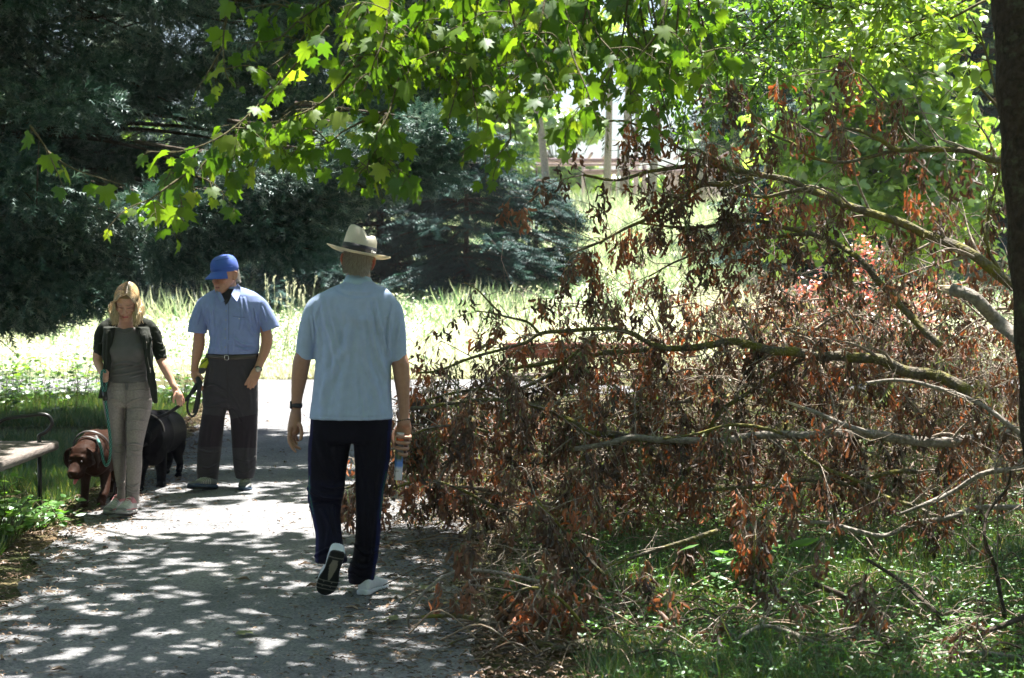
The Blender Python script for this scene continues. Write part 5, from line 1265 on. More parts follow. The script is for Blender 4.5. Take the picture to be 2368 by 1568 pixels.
# track pants
g = Geo()
HM.torso(g, [(719, 908, 962, .118, 0), (717, 907, 985, .12, 0), (716, 905, 1012, .12, 0), (718, 900, 1022, .11, 0)], 40)
HM.torso(g, [(716, 817, 1005, .10, 0), (713, 812, 1025, .10, 0), (712, 806, 1057, .095, 0), (713, 799, 1105, .09, 0), (711, 796, 1140, .088, .0), (713, 790, 1162, .085, -.01), (722, 787, 1195, .082, -.04), (730, 790, 1234, .08, -.07), (730, 794, 1265, .08, -.10), (728, 802, 1288, .078, -.11), (729, 804, 1300, .074, -.11)], 32)
HM.torso(g, [(815, 905, 1005, .10, 0), (817, 904, 1025, .10, 0), (820, 902, 1060, .095, 0), (821, 896, 1095, .09, 0), (822, 888, 1134, .085, 0), (823, 882, 1187, .082, 0), (821, 879, 1246, .08, .02), (814, 874, 1290, .08, .03), (804, 869, 1318, .08, .04), (807, 866, 1347, .075, .045)], 32)
fs = [(a_, b_, c_ * 1.9) for a_, b_, c_ in [([(712, 1130), (750, 1150), (795, 1148)], 5, .012), ([(715, 1165), (745, 1158), (785, 1168)], 4, -.009), ([(740, 1120), (770, 1128), (798, 1118)], 4, .008), ([(745, 1180), (760, 1220), (755, 1270)], 5, .009), ([(770, 1170), (775, 1220), (790, 1270)], 4, .007), ([(730, 1285), (760, 1270), (800, 1280)], 4, .009), ([(808, 1300), (840, 1312), (868, 1300)], 4, .010), ([(820, 1260), (845, 1280), (872, 1272)], 4, .008), ([(830, 1020), (850, 1100), (860, 1200)], 8, .006), ([(735, 1010), (750, 1070), (770, 1110)], 7, .007), ([(806, 1325), (835, 1335), (862, 1328)], 3, -.007), ([(880, 1010), (875, 1100), (865, 1200), (855, 1280)], 3, .005), ([(850, 1180), (858, 1240), (850, 1300)], 4, .007)]]
def trk(V, N):
    C = np.tile(np.array((.005, .005, .011)), (len(V), 1)); px, py = project(V)
    e = np.interp(py, [960, 1060, 1134, 1187, 1246, 1290, 1347], [908, 902, 888, 882, 879, 874, 866]); C[(px > e - 9) & (px < e + 3) & (px > 812)] = (.008, .012, .055)
    C[(np.abs(px - (e - 3)) < .9) & (py < 1200) & (py > 1090)] = (.02, .12, .07)
    e2 = np.interp(py, [960, 1057, 1140, 1195, 1234, 1300], [719, 712, 711, 722, 730, 729]); C[(px < e2 + 7) & (px < 812)] = (.016, .016, .06); C[(np.abs(px - e2 - 4) < .9) & (px < 812) & (py > 1100) & (py < 1190)] = (.04, .14, .09)
    C[(px < 812) & (py > 1110)] += (.002, .002, .008)
    return C
remesh(g, 'track_pants', colmat('track_cloth', .7, .15, 300, .08, vary=.1), hat_man, .006, 4, folds=fs, col=trk)
# raised trainer, sole towards us
def tread1(L, C, k):
    y = L[:, 1] / k; b = (L[:, 2] < .010)
    C[b] = (.008, .010, .010)
    m = b & (np.abs(L[:, 0] * (1 + 0)) < np.interp(y, [.06, .09, .16, .175], [.014, .020, .009, .004])) & (y > .05) & (y < .18); C[m] = (.28, .26, .20)
    for yy in (.035, .185, .213, .238):
        m = b & (np.abs(y - yy - .1 * np.abs(L[:, 0]) * 0) < .0028) & ((yy > .1) | (np.abs(L[:, 0]) < .035)); C[m] = (.24, .23, .19)
    for xx in (-.022, .018):
        m = b & (np.abs(L[:, 0] - xx) < .0028) & (((y > .185) & (y < .197)) | ((y > .213) & (y < .224))); C[m] = (.24, .23, .19)
    return C
WH = (.62, .64, .68)
hb = HM.p(782, 1278, -.27); tb = HM.p(747, 1386, -.10); tb[2] = .012
shoe(hat_man, tb, hb, (0, .8, .6), WH, (WH, (.02, .02, .02)), .050, .085, (.6, .6, .6), tread=tread1, label='white trainer with its black sole turned up to the camera')
hb = HM.p(838, 1386, -.04); hb[2] = .004; tb = hb + np.array([.085, .27, 0])
shoe(hat_man, tb, hb, (0, 0, 1), WH, (WH, (.02, .02, .02)), .047, .09, (.6, .6, .6), label='white trainer flat on the path')
# straw hat, tilted
hc = HM.p(829, 584, .02); RHt = rotm(0, 12, 0) @ rotm(-3, 0, 0)
g = Geo(); n = 56; prof = [(.160, .010), (.150, .004), (.130, -.004), (.100, -.004), (.093, .0), (.091, .018), (.089, .040), (.085, .070), (.078, .094), (.070, .107), (.052, .114), (.028, .112), (.004, .110)]
prof2 = [(r_ - .003, z - .003) if r_ < .095 else (r_, z - .0035) for r_, z in prof]
v = []
allp = prof + prof2[::-1]
for r_, z in allp:
    for j in range(n):
        t = 2 * PI * j / n; x, y = math.cos(t), math.sin(t)
        zz = z
        if z > .06 and r_ < .09:
            zz -= .026 * math.exp(-((x * r_ - .030) / .020) ** 2) * np.clip((z - .06) / .03, 0, 1) * (1 - .15 * math.sin(t)) - .004
            zz += .016 * np.clip(-x * r_ / .06, -1, 1) * np.clip((z - .06) / .03, 0, 1) 
        if r_ > .1: zz += .003 * (x * x - .5) * (r_ - .1) / .07 - .012 * (y * y) * (r_ - .1) / .07
        ex = 1.0 if r_ > .1 else .93
        v.append((x * r_ * ex, y * r_ * 1.17, zz))
m = len(allp); q = []
for i in range(m - 1):
    for j in range(n): q.append((i * n + j, i * n + (j + 1) % n, (i + 1) * n + (j + 1) % n, (i + 1) * n + j))
for j in range(n): q.append(((m - 1) * n + j, (m - 1) * n + (j + 1) % n, (j + 1) % n, j))
hatw = lambda V: hc + np.asarray(V) @ RHt.T
g.add(hatw(v), quads=q)
mstraw, nt = newmat('straw_weave'); L = nt.links.new
b = N_(nt, 'BsdfPrincipled', Roughness=.7); tc = N_(nt, 'TexCoord'); wv = N_(nt, 'TexWave', Scale=90, Distortion=1.5); L(tc.outputs['Object'], wv.inputs[0])
r = ramp(nt, [(0, (.58, .55, .45)), (1, (.78, .75, .65))]); L(wv.outputs['Color'], r.inputs[0]); L(r.outputs[0], b.inputs['Base Color'])
bp = N_(nt, 'Bump', Strength=.4, Distance=.001); L(wv.outputs['Fac'], bp.inputs['Height']); L(bp.outputs[0], b.inputs['Normal'])
tl = N_(nt, 'BsdfTranslucent'); tl.inputs[0].default_value = (.75, .66, .45, 1); ms = N_(nt, 'MixShader'); ms.inputs[0].default_value = .3; L(b.outputs[0], ms.inputs[1]); L(tl.outputs[0], ms.inputs[2])
o_ = N_(nt, 'OutputMaterial'); L(ms.outputs[0], o_.inputs[0])
hat = g.build('straw_hat', mstraw, hat_man)
g = Geo(); v = []
for r_, z in ((.0945, .001), (.0925, .036), (.0895, .036), (.0905, .001)):
    for j in range(n):
        t = 2 * PI * j / n; v.append((math.cos(t) * r_ * .935, math.sin(t) * r_ * 1.175, z))
q = []
for i in range(4):
    for j in range(n): q.append((i * n + j, i * n + (j + 1) % n, ((i + 1) % 4) * n + (j + 1) % n, ((i + 1) % 4) * n + j))
g.add(hatw(v), quads=q); band = g.build('hat_band', pmat('black_ribbon', (.008, .008, .014), .6), hat)
# small white emblem and lettering printed on the band, at the right
def text_on(body, size, mat, parent, f, name='lettering', ext=.0004):
    cu = bpy.data.curves.new(name, 'FONT'); cu.body = body; cu.size = size; cu.extrude = ext; cu.align_x = 'LEFT'
    o = bpy.data.objects.new('tmp', cu); COL.objects.link(o); dg = bpy.context.evaluated_depsgraph_get(); dg.update()
    me = bpy.data.meshes.new_from_object(o.evaluated_get(dg)); bpy.data.objects.remove(o)
    V = np.empty(len(me.vertices) * 3, np.float32); me.vertices.foreach_get('co', V); V = V.reshape(-1, 3)
    me.vertices.foreach_set('co', np.asarray([f(p) for p in V], np.float32).ravel()); me.update()
    me.materials.clear(); me.materials.append(mat); me.name = name
    o = bpy.data.objects.new(name, me); COL.objects.link(o); attach(o, parent); return o
M_WHITE = pmat('white_print', (.8, .8, .8), .7)
def onband(p):
    t = -.235 * PI + p[0] / .095; r_ = .0965 + p[2]; return hatw((math.cos(t) * r_ * .935, math.sin(t) * r_ * 1.175, .010 + p[1]))
text_on('©ww', .019, M_WHITE, band, onband)
g = Geo()
# wrist watch and bead bracelet
c = HM.p(686.5, 937, .025); R_ = rotm(0, 4, 0)
v = []; n2 = 24
for rr, z in ((.0265, -.0115), (.0275, 0), (.0265, .0115), (.0235, .0115), (.0235, -.0115)):
    for j in range(n2):
        t = 2 * PI * j / n2; v.append((rr * math.cos(t) * 1.02, rr * math.sin(t) * 1.0, z))
q = []
for i in range(5):
    for j in range(n2): q.append((i * n2 + j, i * n2 + (j + 1) % n2, ((i + 1) % 5) * n2 + (j + 1) % n2, ((i + 1) % 5) * n2 + j))
g.add(c + np.array(v) @ R_.T, quads=q); wt = g.build('wrist_watch', pmat('dark_rubber', (.02, .022, .03), .5), hat_man)
g = Geo(); boxg(g, c + [-.0275, .002, .002], (.006, .018, .019), bev=.003); g.build('watch_case', pmat('dark_glass', (.015, .02, .03), .2), wt)
g = Geo()
for j in range(22):
    t = 2 * PI * j / 22; ball(g, HM.p(933.5, 972, .0) + np.array([.0305 * math.cos(t), .027 * math.sin(t), .007 * math.cos(t) - .004 * math.sin(t)]), .0042, n=7)
g.build('bead_bracelet', pmat('dark_bead', (.02, .018, .018), .35), hat_man)
# rolled magazine held in his hand
mg = thing('rolled_magazine', 'rolled glossy magazine, orange on top and white below, held by the older man', 'magazine', HM.p(921, 1110, -.02))
a0 = HM.p(926, 1001, -.028); a1 = HM.p(920, 1109, -.02); ax = unit(a1 - a0); Ln = np.linalg.norm(a1 - a0); u_ = unit(np.cross(ax, [0, 1, 0])); w_ = np.cross(u_, ax)
def scroll(r0, r1, turns, s0, s1, m=70, ph=0, flare=0):
    v = []; 
    for e in np.linspace(0, 1, 14):
        for k in range(m):
            t = ph + turns * 2 * PI * k / (m - 1); r_ = (r0 + (r1 - r0) * k / (m - 1)) * (1 + flare * e)
            v.append(a0 + ax * Ln * (s0 + (s1 - s0) * e) + u_ * r_ * math.cos(t) + w_ * r_ * math.sin(t))
    q = [(i * m + k, i * m + k + 1, (i + 1) * m + k + 1, (i + 1) * m + k) for i in range(13) for k in range(m - 1)]
    return np.array(v), q
v, q = scroll(.0165, .0195, 2.4, 0, 1, ph=1.0, flare=.12)
g = Geo(); g.add(v, quads=q)
def mgcol(V):
    s = ((V - a0) @ ax) / Ln; C = np.tile(np.array((.62, .60, .70)), (len(V), 1)); rr = np.linalg.norm((V - a0) - ((V - a0) @ ax)[:, None] * ax, axis=1)
    C[s < .70] = (.08, .20, .60); C[s < .52] = (.30, .36, .20); C[(s < .60) & (s > .42) & (np.sin((V @ u_) * 1500) > 0)] = (.05, .08, .04)
    C[s < .42] = (.10, .10, .12); C[s < .20] = (.75, .13, .03); C[rr < .0178 * (1 + .12 * s)] = (.08, .25, .55); C[s < .02] = (.8, .82, .85)
    return C
me = g.mesh('pages'); C = mgcol(v); at = me.attributes.new('Col', 'FLOAT_COLOR', 'POINT'); at.data.foreach_set('color', np.hstack([C, np.ones((len(C), 1))]).astype(np.float32).ravel())
me.materials.append(colmat('glossy_paper', .3, .0, 10, .5, vary=.02)); o = bpy.data.objects.new('pages', me); COL.objects.link(o); attach(o, mg)
M_INK = pmat('print_ink', (.02, .02, .03), .5)
def onmag(s0, t0):
    def f(p):
        s = s0 - p[1] / Ln; t = t0 - p[0] / .0215; r_ = .0198 * (1 + .12 * s) + .0012 + p[2]
        return a0 + ax * Ln * s + u_ * r_ * math.cos(t) + w_ * r_ * math.sin(t)
    return f
# angle of the camera-facing side
tc_ = math.atan2(np.dot(w_, [0, -1, 0]), np.dot(u_, [0, -1, 0]))
sg = 1 if np.dot(u_ * math.cos(tc_ + .5) + w_ * math.sin(tc_ + .5), [1, 0, 0]) < 0 else -1
def onmag2(s0, off):
    def f(p):
        s = s0 - p[1] / Ln; t = tc_ + sg * (off - p[0] / .0215); r_ = .0200 * (1 + .12 * s) + .0012 + p[2]
        return a0 + ax * Ln * s + u_ * r_ * math.cos(t) + w_ * r_ * math.sin(t)
    return f
text_on('RAVE', .0085, M_INK, mg, onmag2(.82, .8)); text_on('M', .014, M_INK, mg, onmag2(.95, 1.1))
def fn_creases(seed, amp, sc):
    """slack cloth: low random undulation along the normal"""
    def f(V, N):
        k = (noise3(V, sc, seed) - .5) + .5 * (noise3(V * [1, 1, .5], sc * 2.3, seed + 2) - .5)
        return V + N * (k * amp)[:, None]
    return f
def mk_eyes(tw, parent, s=1.0, iris=(.10, .07, .04)):
    g = Geo(); cols = []
    for sx in (-1, 1):
        o = Geo(); ball(o, tw((sx * .031, -.0735, -.001)), .0105 * s, n=14)
        def c(V): return V
        V = np.concatenate(o.v); C = np.tile([.30, .25, .22, 1.0], (len(V), 1)); d = np.linalg.norm(V - tw((sx * .031, -.0840, -.002)), axis=1)
        C[d < .0062 * s] = (*iris, 1); C[d < .003 * s] = (.01, .01, .01, 1)
        me = o.mesh('eye'); a = me.attributes.new('Col', 'FLOAT_COLOR', 'POINT'); a.data.foreach_set('color', C.astype(np.float32).ravel()); me.materials.append(M_EYE)
        ob = bpy.data.objects.new('eye', me); COL.objects.link(ob); attach(ob, parent)
M_EYE = colmat('eye_white', .15, 0, 10, .6, vary=.02)
def collar_geo(g, pts, h, th=.004): pass

# ------------------------------------------------------------------ man in the blue cap, coming towards us
CM = Fig(12.45)
cap_man = thing('person', 'man in a royal blue cap, open-necked blue shirt and grey hiking trousers, looking aside', 'person', (CM.p(530, 1125)[0], 12.45, 0))
g = Geo(); RC = rotm(0, -4, 0) @ rotm(0, 0, -36) @ rotm(8, 0, 0)
cc = CM.p(521, 637, -.02); tw2, loc2, dn = add_head(g, cc, RC, 1.06, jaw=1.08)
round_tube(g, np.array([CM.p(534, 705, .0), CM.p(531, 682, .0), CM.p(527, 650, .01)]), [.066, .060, .058], 20, 1.0)
CM.torso(g, [(505, 570, 690, .07, 0), (485, 592, 705, .09, 0), (492, 590, 780, .10, 0), (490, 588, 830, .10, 0), (488, 588, 915, .09, 0)], 24)
CM.limb(g, [(478, 706, 9, 0), (466, 740, 11, 0), (461, 775, 13, 0), (460, 795, 14, 0), (456, 818, 12.5, -.02), (451, 842, 8.8, -.03), (450, 856, 9, -.04)])
CM.limb(g, [(450, 854, 9.5, -.04), (453, 866, 12, -.045), (456, 876, 11.5, -.05)], flat=.6)
for i, (pts, r) in enumerate([([(446, 866, -.05), (449, 878, -.075), (458, 884, -.095), (464, 880, -.10)], 3.2), ([(448, 874, -.045), (453, 887, -.07), (461, 891, -.09), (466, 887, -.09)], 3.1), ([(452, 880, -.03), (457, 894, -.05), (464, 897, -.07), (468, 893, -.075)], 3.0), ([(456, 884, -.015), (461, 899, -.03), (466, 902, -.05), (469, 898, -.06)], 2.7), ([(458, 862, -.06), (464, 870, -.085), (469, 877, -.10)], 3.4)]):
    finger(g, CM, pts, r)
CM.limb(g, [(596, 704, 9, 0), (608, 738, 11, 0), (616, 772, 13, 0), (617, 790, 13.5, 0), (612, 812, 12, -.02), (602, 838, 9, -.06), (596, 852, 8.5, -.08)])
CM.limb(g, [(597, 850, 8.8, -.08), (591, 864, 12, -.10), (586, 876, 12, -.115)], flat=.55)
for pts, r in [([(583, 864, -.115), (575, 876, -.125), (570, 885, -.13), (567, 890, -.128)], 3.0), ([(580, 874, -.12), (575, 886, -.13), (573, 896, -.13)], 3.3), ([(585, 878, -.12), (581, 891, -.132), (579, 899, -.13)], 3.3), ([(590, 878, -.115), (587, 889, -.125), (586, 896, -.125)], 3.1), ([(594, 874, -.105), (592, 884, -.115), (591, 890, -.115)], 2.8)]:
    finger(g, CM, pts, r)
CM.limb(g, [(503, 930, 16, 0), (490, 1010, 13, 0), (482, 1100, 10, 0)]); CM.limb(g, [(563, 930, 16, 0), (566, 1010, 13, 0), (568, 1096, 10, 0)])
SK2 = np.array((.46, .23, .15))
def skin2(V, N):
    C = np.tile(SK2, (len(V), 1)); L = loc2(V); hd = (np.abs(L) < .16).all(1)
    st = gauss(L, (0, -.09, -.08), (.05, .04, .034)) * .35; C = mixc(C, (.22, .15, .12), st * hd)
    lip = (np.abs(L[:, 2] + .069) < .0075) & (np.abs(L[:, 0]) < .022) & (L[:, 1] < -.082) & hd; C = mixc(C, (.42, .13, .11), lip * .8)
    mo = (np.abs(L[:, 2] + .0685) < .0028) & (np.abs(L[:, 0]) < .018) & (L[:, 1] < -.082) & hd; C = mixc(C, (.04, .015, .012), mo * .9)
    for sx in (-1, 1):
        br = gauss(L, (sx * .031, -.085, .025), (.019, .03, .0045)); C = mixc(C, (.16, .13, .10), np.clip(br * 1.3, 0, .9))
        la = gauss(L, (sx * .031, -.085, .007), (.014, .03, .0022)); C = mixc(C, (.06, .04, .03), np.clip(la * 1.2, 0, .9))
        C = mixc(C, (.50, .15, .10), np.clip(gauss(L, (sx * .042, -.07, -.03), (.02, .04, .018)), 0, 1) * .35)
    C = mixc(C, (.50, .14, .09), gauss(L, (0, -.11, -.036), (.014, .02, .012)) * .5)
    return C
dn2 = dn + [(tw2((x, -.097, -.0685)), .006, -.003) for x in (-.01, 0, .01)] + [(tw2((sx * .024, -.088, -.045)), .006, -.002) for sx in (-1, 1)]
remesh(g, 'body', M_SKIN, cap_man, .0034, 3, dents=dn2, col=skin2)
mk_eyes(tw2, cap_man)
gh = Geo(); rs = np.random.default_rng(4)
for k in range(900):
    sx = rs.choice([-1, 1]); a = rs.uniform(.02, .5) * PI; z = rs.uniform(-.055, .03)
    if a < .10 * PI and z < -.01: continue
    p = np.array([sx * (.071 * math.cos(a)) , .015 + .092 * math.sin(a), z]); o = unit(np.array([sx * math.cos(a) * .15, .25, -1]) + rs.normal(0, .22, 3))
    tube(gh, tw2(np.array([p, p + o * .008, p + o * .016])), np.array([.0014, .0012, .0006]), n=3, cap=False, rnd=rs.random())
gh.build('hair', M_GREY, cap_man)
# cap: crown, brim, panel seams
g = Geo(); n = 48; v = []
cr = [(.080, .022), (.0835, .040), (.083, .062), (.078, .088), (.066, .110), (.046, .125), (.020, .132), (.002, .133)]
allp = cr + [(max(r_ - .003, .001), z - .003) for r_, z in cr[::-1]]
for r_, z in allp:
    for j in range(n):
        t = 2 * PI * j / n; fr = np.clip(-math.sin(t), 0, 1)
        v.append((math.cos(t) * r_ * (1.0 + .006 * math.cos(6 * t)), .006 + math.sin(t) * r_ * 1.27, z + .012 * fr * (z < .05) - .010 * np.clip(math.sin(t), 0, 1) * (z < .05)))
m = len(allp); q = [(i * n + j, i * n + (j + 1) % n, (i + 1) * n + (j + 1) % n, (i + 1) * n + j) for i in range(m - 1) for j in range(n)] + [((m - 1) * n + j, (m - 1) * n + (j + 1) % n, (j + 1) % n, j) for j in range(n)]
RCap = RC @ rotm(2, 0, 0); capw = lambda V: cc + (np.asarray(V) * [1.08, 1.07, 1.10] + [0, 0, .006]) @ RCap.T
g.add(capw(v), quads=q)
M_CAP = pmat('blue_cap_cloth', (.035, .10, .46), .75, bump=.1, bscale=400, sheen=.1, trans=.08)
cap = g.build('blue_cap', M_CAP, cap_man)
g = Geo(); v = []
for zz in (0, -.0035):
    for i in range(9):
        e = i / 8
        for j in range(25):
            s_ = j / 24 * 2 - 1; x = .070 * s_; y0 = .009 - .1055 * math.sqrt(max(0, 1 - (x / .0835) ** 2)) ; ext = .086 * max(0, 1 - abs(s_) ** 2.4) ** .9
            v.append((x, y0 - ext * e, .042 - .030 * e - .022 * s_ * s_ * e - .006 * s_ * s_ + zz))
q = [(k * 225 + i * 25 + j, k * 225 + i * 25 + j + 1, k * 225 + (i + 1) * 25 + j + 1, k * 225 + (i + 1) * 25 + j) for k in (0, 1) for i in range(8) for j in range(24)]
q += [(8 * 25 + j, 8 * 25 + j + 1, 225 + 8 * 25 + j + 1, 225 + 8 * 25 + j) for j in range(24)]
g.add(capw(v), quads=q); g.build('brim', M_CAP, cap)
g = Geo()
for zz, rr in ((.052, .0852), (.112, .0665)):
    t = np.linspace(PI * 1.0, PI * 2.0, 30); tube(g, capw(np.stack([np.cos(t) * rr, .006 + np.sin(t) * rr * 1.27, np.full(30, zz)], -1)), .0009, n=4)
g.build('seam', pmat('cap_thread', (.02, .06, .30), .8), cap)
# shirt
g = Geo()
CM.torso(g, [(511, 554, 663, .055, 0), (500, 570, 668, .065, 0), (484, 588, 675, .08, 0), (471, 601, 684, .10, 0), (466, 607, 698, .118, 0), (468, 607, 718, .13, 0), (481, 601, 755, .135, 0), (486, 600, 785, .135, 0), (482, 600, 806, .132, 0), (480, 597, 818, .125, 0)], 48, 2.3)
CM.limb(g, [(484, 690, 12, 0), (472, 703, 17, 0), (464, 724, 19.5, 0), (458, 748, 21.5, 0), (456, 770, 23, 0)], flat=.75, cut=True)
CM.limb(g, [(590, 690, 12, 0), (601, 704, 17, 0), (610, 722, 19.5, 0), (619, 742, 21.5, 0), (626, 762, 23, 0)], flat=.75, cut=True)
fs = [(a_, b_, c_ * 1.6) for a_, b_, c_ in [([(530, 700), (524, 760), (522, 815)], 1.8, .004), ([(556, 690), (560, 730), (556, 760)], 3, .006), ([(565, 690), (574, 730), (580, 760)], 3, .006), ([(494, 690), (490, 730), (492, 790)], 3, .006), ([(508, 760), (500, 790), (497, 815)], 3, .006), ([(540, 780), (560, 795), (590, 800)], 3, .007), ([(545, 800), (565, 808), (592, 806)], 2.5, .006), ([(585, 715), (592, 745), (600, 780)], 2, -.008), ([(478, 715), (484, 745), (487, 775)], 2, -.007), ([(510, 740), (506, 780), (512, 812)], 2.5, .005), ([(570, 745), (585, 770), (596, 775)], 3, .008), ([(606, 710), (616, 740)], 2.5, .006), ([(465, 715), (455, 750)], 2.5, .006), ([(542, 770), (538, 812)], 2.5, .005)]]
def shc(V, N):
    C = np.tile(np.array((.24, .31, .58)), (len(V), 1)); px, py = project(V); C[inpoly(px, py, [(507, 668), (541, 668), (536, 684), (522, 706), (513, 688)]) & (N[:, 1] < .1)] = (.016, .016, .020); C[(np.abs(px - 528) < .8) & (py > 700) & (N[:, 1] < -.3)] *= .6; return C
shirt = remesh(g, 'blue_shirt', M_CLOTH, cap_man, .0055, 3, folds=fs, col=shc)
def patchcol(o, c):
    a = o.data.attributes.new('Col', 'FLOAT_COLOR', 'POINT'); a.data.foreach_set('color', np.tile(np.array([*c, 1], np.float32), len(o.data.vertices)))
def slab(F, poly, dy, th, mat, name, parent, c=None, bulge=0):
    """thin cloth piece given by its outline (x,y) or (x,y,dy) in the figure plane"""
    P = np.array([F.p(q[0], q[1], q[2] if len(q) > 2 else dy) for q in poly]); k = len(P); B = P + np.array([0, th, 0]); cen = P.mean(0) - [0, bulge, 0]; cb = B.mean(0)
    g = Geo(); tr = [(2 * k, i, (i + 1) % k) for i in range(k)] + [(2 * k + 1, k + (i + 1) % k, k + i) for i in range(k)]
    g.add(np.vstack([P, B, cen, cb]), tris=tr, quads=[(i, (i + 1) % k, k + (i + 1) % k, k + i) for i in range(k)])
    o = g.build(name, mat, parent, smooth=False)
    if c is not None: patchcol(o, c)
    return o
# open neck with dark tee, two collar points, placket, pocket and buttons
slab(CM, [(509, 674, -.06), (520, 672, -.068), (530, 672, -.068), (539, 674, -.06), (535, 686, -.095), (528, 698, -.128), (523, 704, -.134), (516, 690, -.105)], 0, .01, pmat('dark_tee', (.018, .018, .022), .9), 'undershirt', shirt)
CCL = (.27, .34, .62)
slab(CM, [(499, 664, -.06), (507, 671, -.09), (513, 682, -.125), (519, 695, -.146), (511, 700, -.148), (505, 690, -.138), (500, 676, -.10)], 0, .006, M_CLOTH, 'collar', shirt, CCL, .004)
slab(CM, [(549, 656, -.04), (556, 664, -.05), (557, 678, -.10), (548, 697, -.140), (540, 688, -.140), (535, 681, -.135), (541, 668, -.09)], 0, .006, M_CLOTH, 'collar', shirt, CCL, .004)
g = Geo()
for (x, y) in [(523, 719), (522, 740), (521, 761), (521, 782), (521, 803)]: ball(g, CM.p(x, y, -.137 - .001), (.0055, .002, .0055), n=10)
g.build('buttons', pmat('shirt_button', (.30, .32, .38), .3), shirt)
def strip(F, pts, w_, dy, mat, name, parent, c=None, n=4):
    g = Geo(); P = crom([F.p(*q) if len(q) > 2 else F.p(q[0], q[1], dy) for q in pts], 5); tube(g, P, w_, n=n, ry=.0015); o = g.build(name, mat, parent)
    if c is not None: patchcol(o, c)
    return o
strip(CM, [(538, 731, -.142), (552, 733, -.141), (567, 734, -.132)], .0012, 0, pmat('seam_thread', (.05, .07, .2), .8), 'pocket_edge', shirt)
g = Geo(); ball(g, CM.p(553, 737, -.143), (.004, .002, .004), n=8); g.build('pocket_button', pmat('pale_button', (.6, .6, .6), .3), shirt)
# trousers
g = Geo()
CM.torso(g, [(481, 597, 812, .118, 0), (480, 596, 835, .12, 0), (474, 597, 870, .12, 0), (468, 597, 905, .12, 0), (470, 597, 932, .115, 0), (473, 596, 942, .10, 0)], 40)
CM.torso(g, [(468, 530, 925, .10, 0), (470, 526, 945, .098, -.01), (467, 520, 962, .095, -.02), (461, 516, 1000, .09, -.03), (457, 512, 1036, .088, -.03), (456, 508, 1070, .088, -.03), (455, 505, 1095, .088, -.03), (458, 503, 1112, .08, -.035)], 32)
CM.torso(g, [(524, 597, 925, .10, 0), (527, 597, 945, .095, 0), (532, 596, 962, .09, 0), (535, 595, 1000, .085, .0), (537, 594, 1036, .08, .0), (539, 593, 1065, .08, .0), (542, 590, 1090, .08, .0), (546, 586, 1105, .075, .0)], 32)
fs = [(a_, b_, c_ * 1.5) for a_, b_, c_ in [([(470, 895), (495, 890), (522, 905)], 2.2, .007), ([(472, 915), (500, 912), (524, 922)], 2.2, .006), ([(470, 940), (495, 938), (520, 930)], 2.2, .006), ([(530, 900), (545, 925), (560, 960)], 3, .006), ([(528, 935), (545, 955), (556, 975)], 2.5, -.006), ([(460, 1040), (485, 1046), (510, 1038)], 2.2, .006), ([(458, 1075), (480, 1082), (506, 1072)], 2.2, .006), ([(460, 1098), (480, 1103), (503, 1095)], 2, .006), ([(540, 1060), (565, 1068), (590, 1056)], 2.2, .006), ([(546, 1085), (566, 1092), (588, 1080)], 2, .006), ([(525, 850), (527, 890), (528, 935)], 1.5, -.005), ([(560, 850), (575, 900), (580, 950)], 4, .005), ([(490, 850), (485, 880)], 3, .005), ([(575, 1000), (570, 1050), (575, 1090)], 4, .005), ([(490, 985), (485, 1030)], 4, .006)]]
def trc(V, N):
    px, py = project(V); C = np.tile(np.array((.050, .045, .052)), (len(V), 1))
    kn = ((px < 524) & (py > 958 + (px - 470) * .10) & (py < 1033)) | ((px > 524) & (py > 968 - (px - 540) * .20) & (py < 1036)); C[kn] = (.028, .021, .028)
    return C
tr = remesh(g, 'hiking_trousers', M_CLOTH, cap_man, .0055, 3, folds=fs, col=trc)
# belt with buckle
g = Geo(); v = []; nb = 60; c0 = CM.p(539, 822, 0)
for rr, hh in ((1.035, .0155), (1.05, .014), (1.05, -.014), (1.035, -.0155), (1.0, 0)):
    for j in range(nb):
        t = 2 * PI * j / nb; ct, st = math.cos(t), math.sin(t); e = 2 / 2.4
        v.append((c0[0] + .186 * rr * np.sign(ct) * abs(ct) ** e, .120 * rr * np.sign(st) * abs(st) ** e + 12.45, c0[2] + hh - .012 * (1 - abs(ct)) * 1.0))
q = [(i * nb + j, i * nb + (j + 1) % nb, ((i + 1) % 5) * nb + (j + 1) % nb, ((i + 1) % 5) * nb + j) for i in range(5) for j in range(nb)]
g.add(v, quads=q); belt = g.build('belt', pmat('dark_leather', (.035, .028, .025), .5, col2=(.06, .045, .035)), cap_man)
g = Geo(); bc = CM.p(524, 827, -.136); t = np.linspace(0, 2 * PI, 20)
tube(g, np.stack([bc[0] + .014 * np.sign(np.cos(t)) * np.abs(np.cos(t)) ** .6, np.full(20, bc[1]), bc[2] + .018 * np.sign(np.sin(t)) * np.abs(np.sin(t)) ** .6], -1), .0022, n=5)
g.build('buckle', pmat('steel', (.7, .7, .7), .25, metal=1), belt)
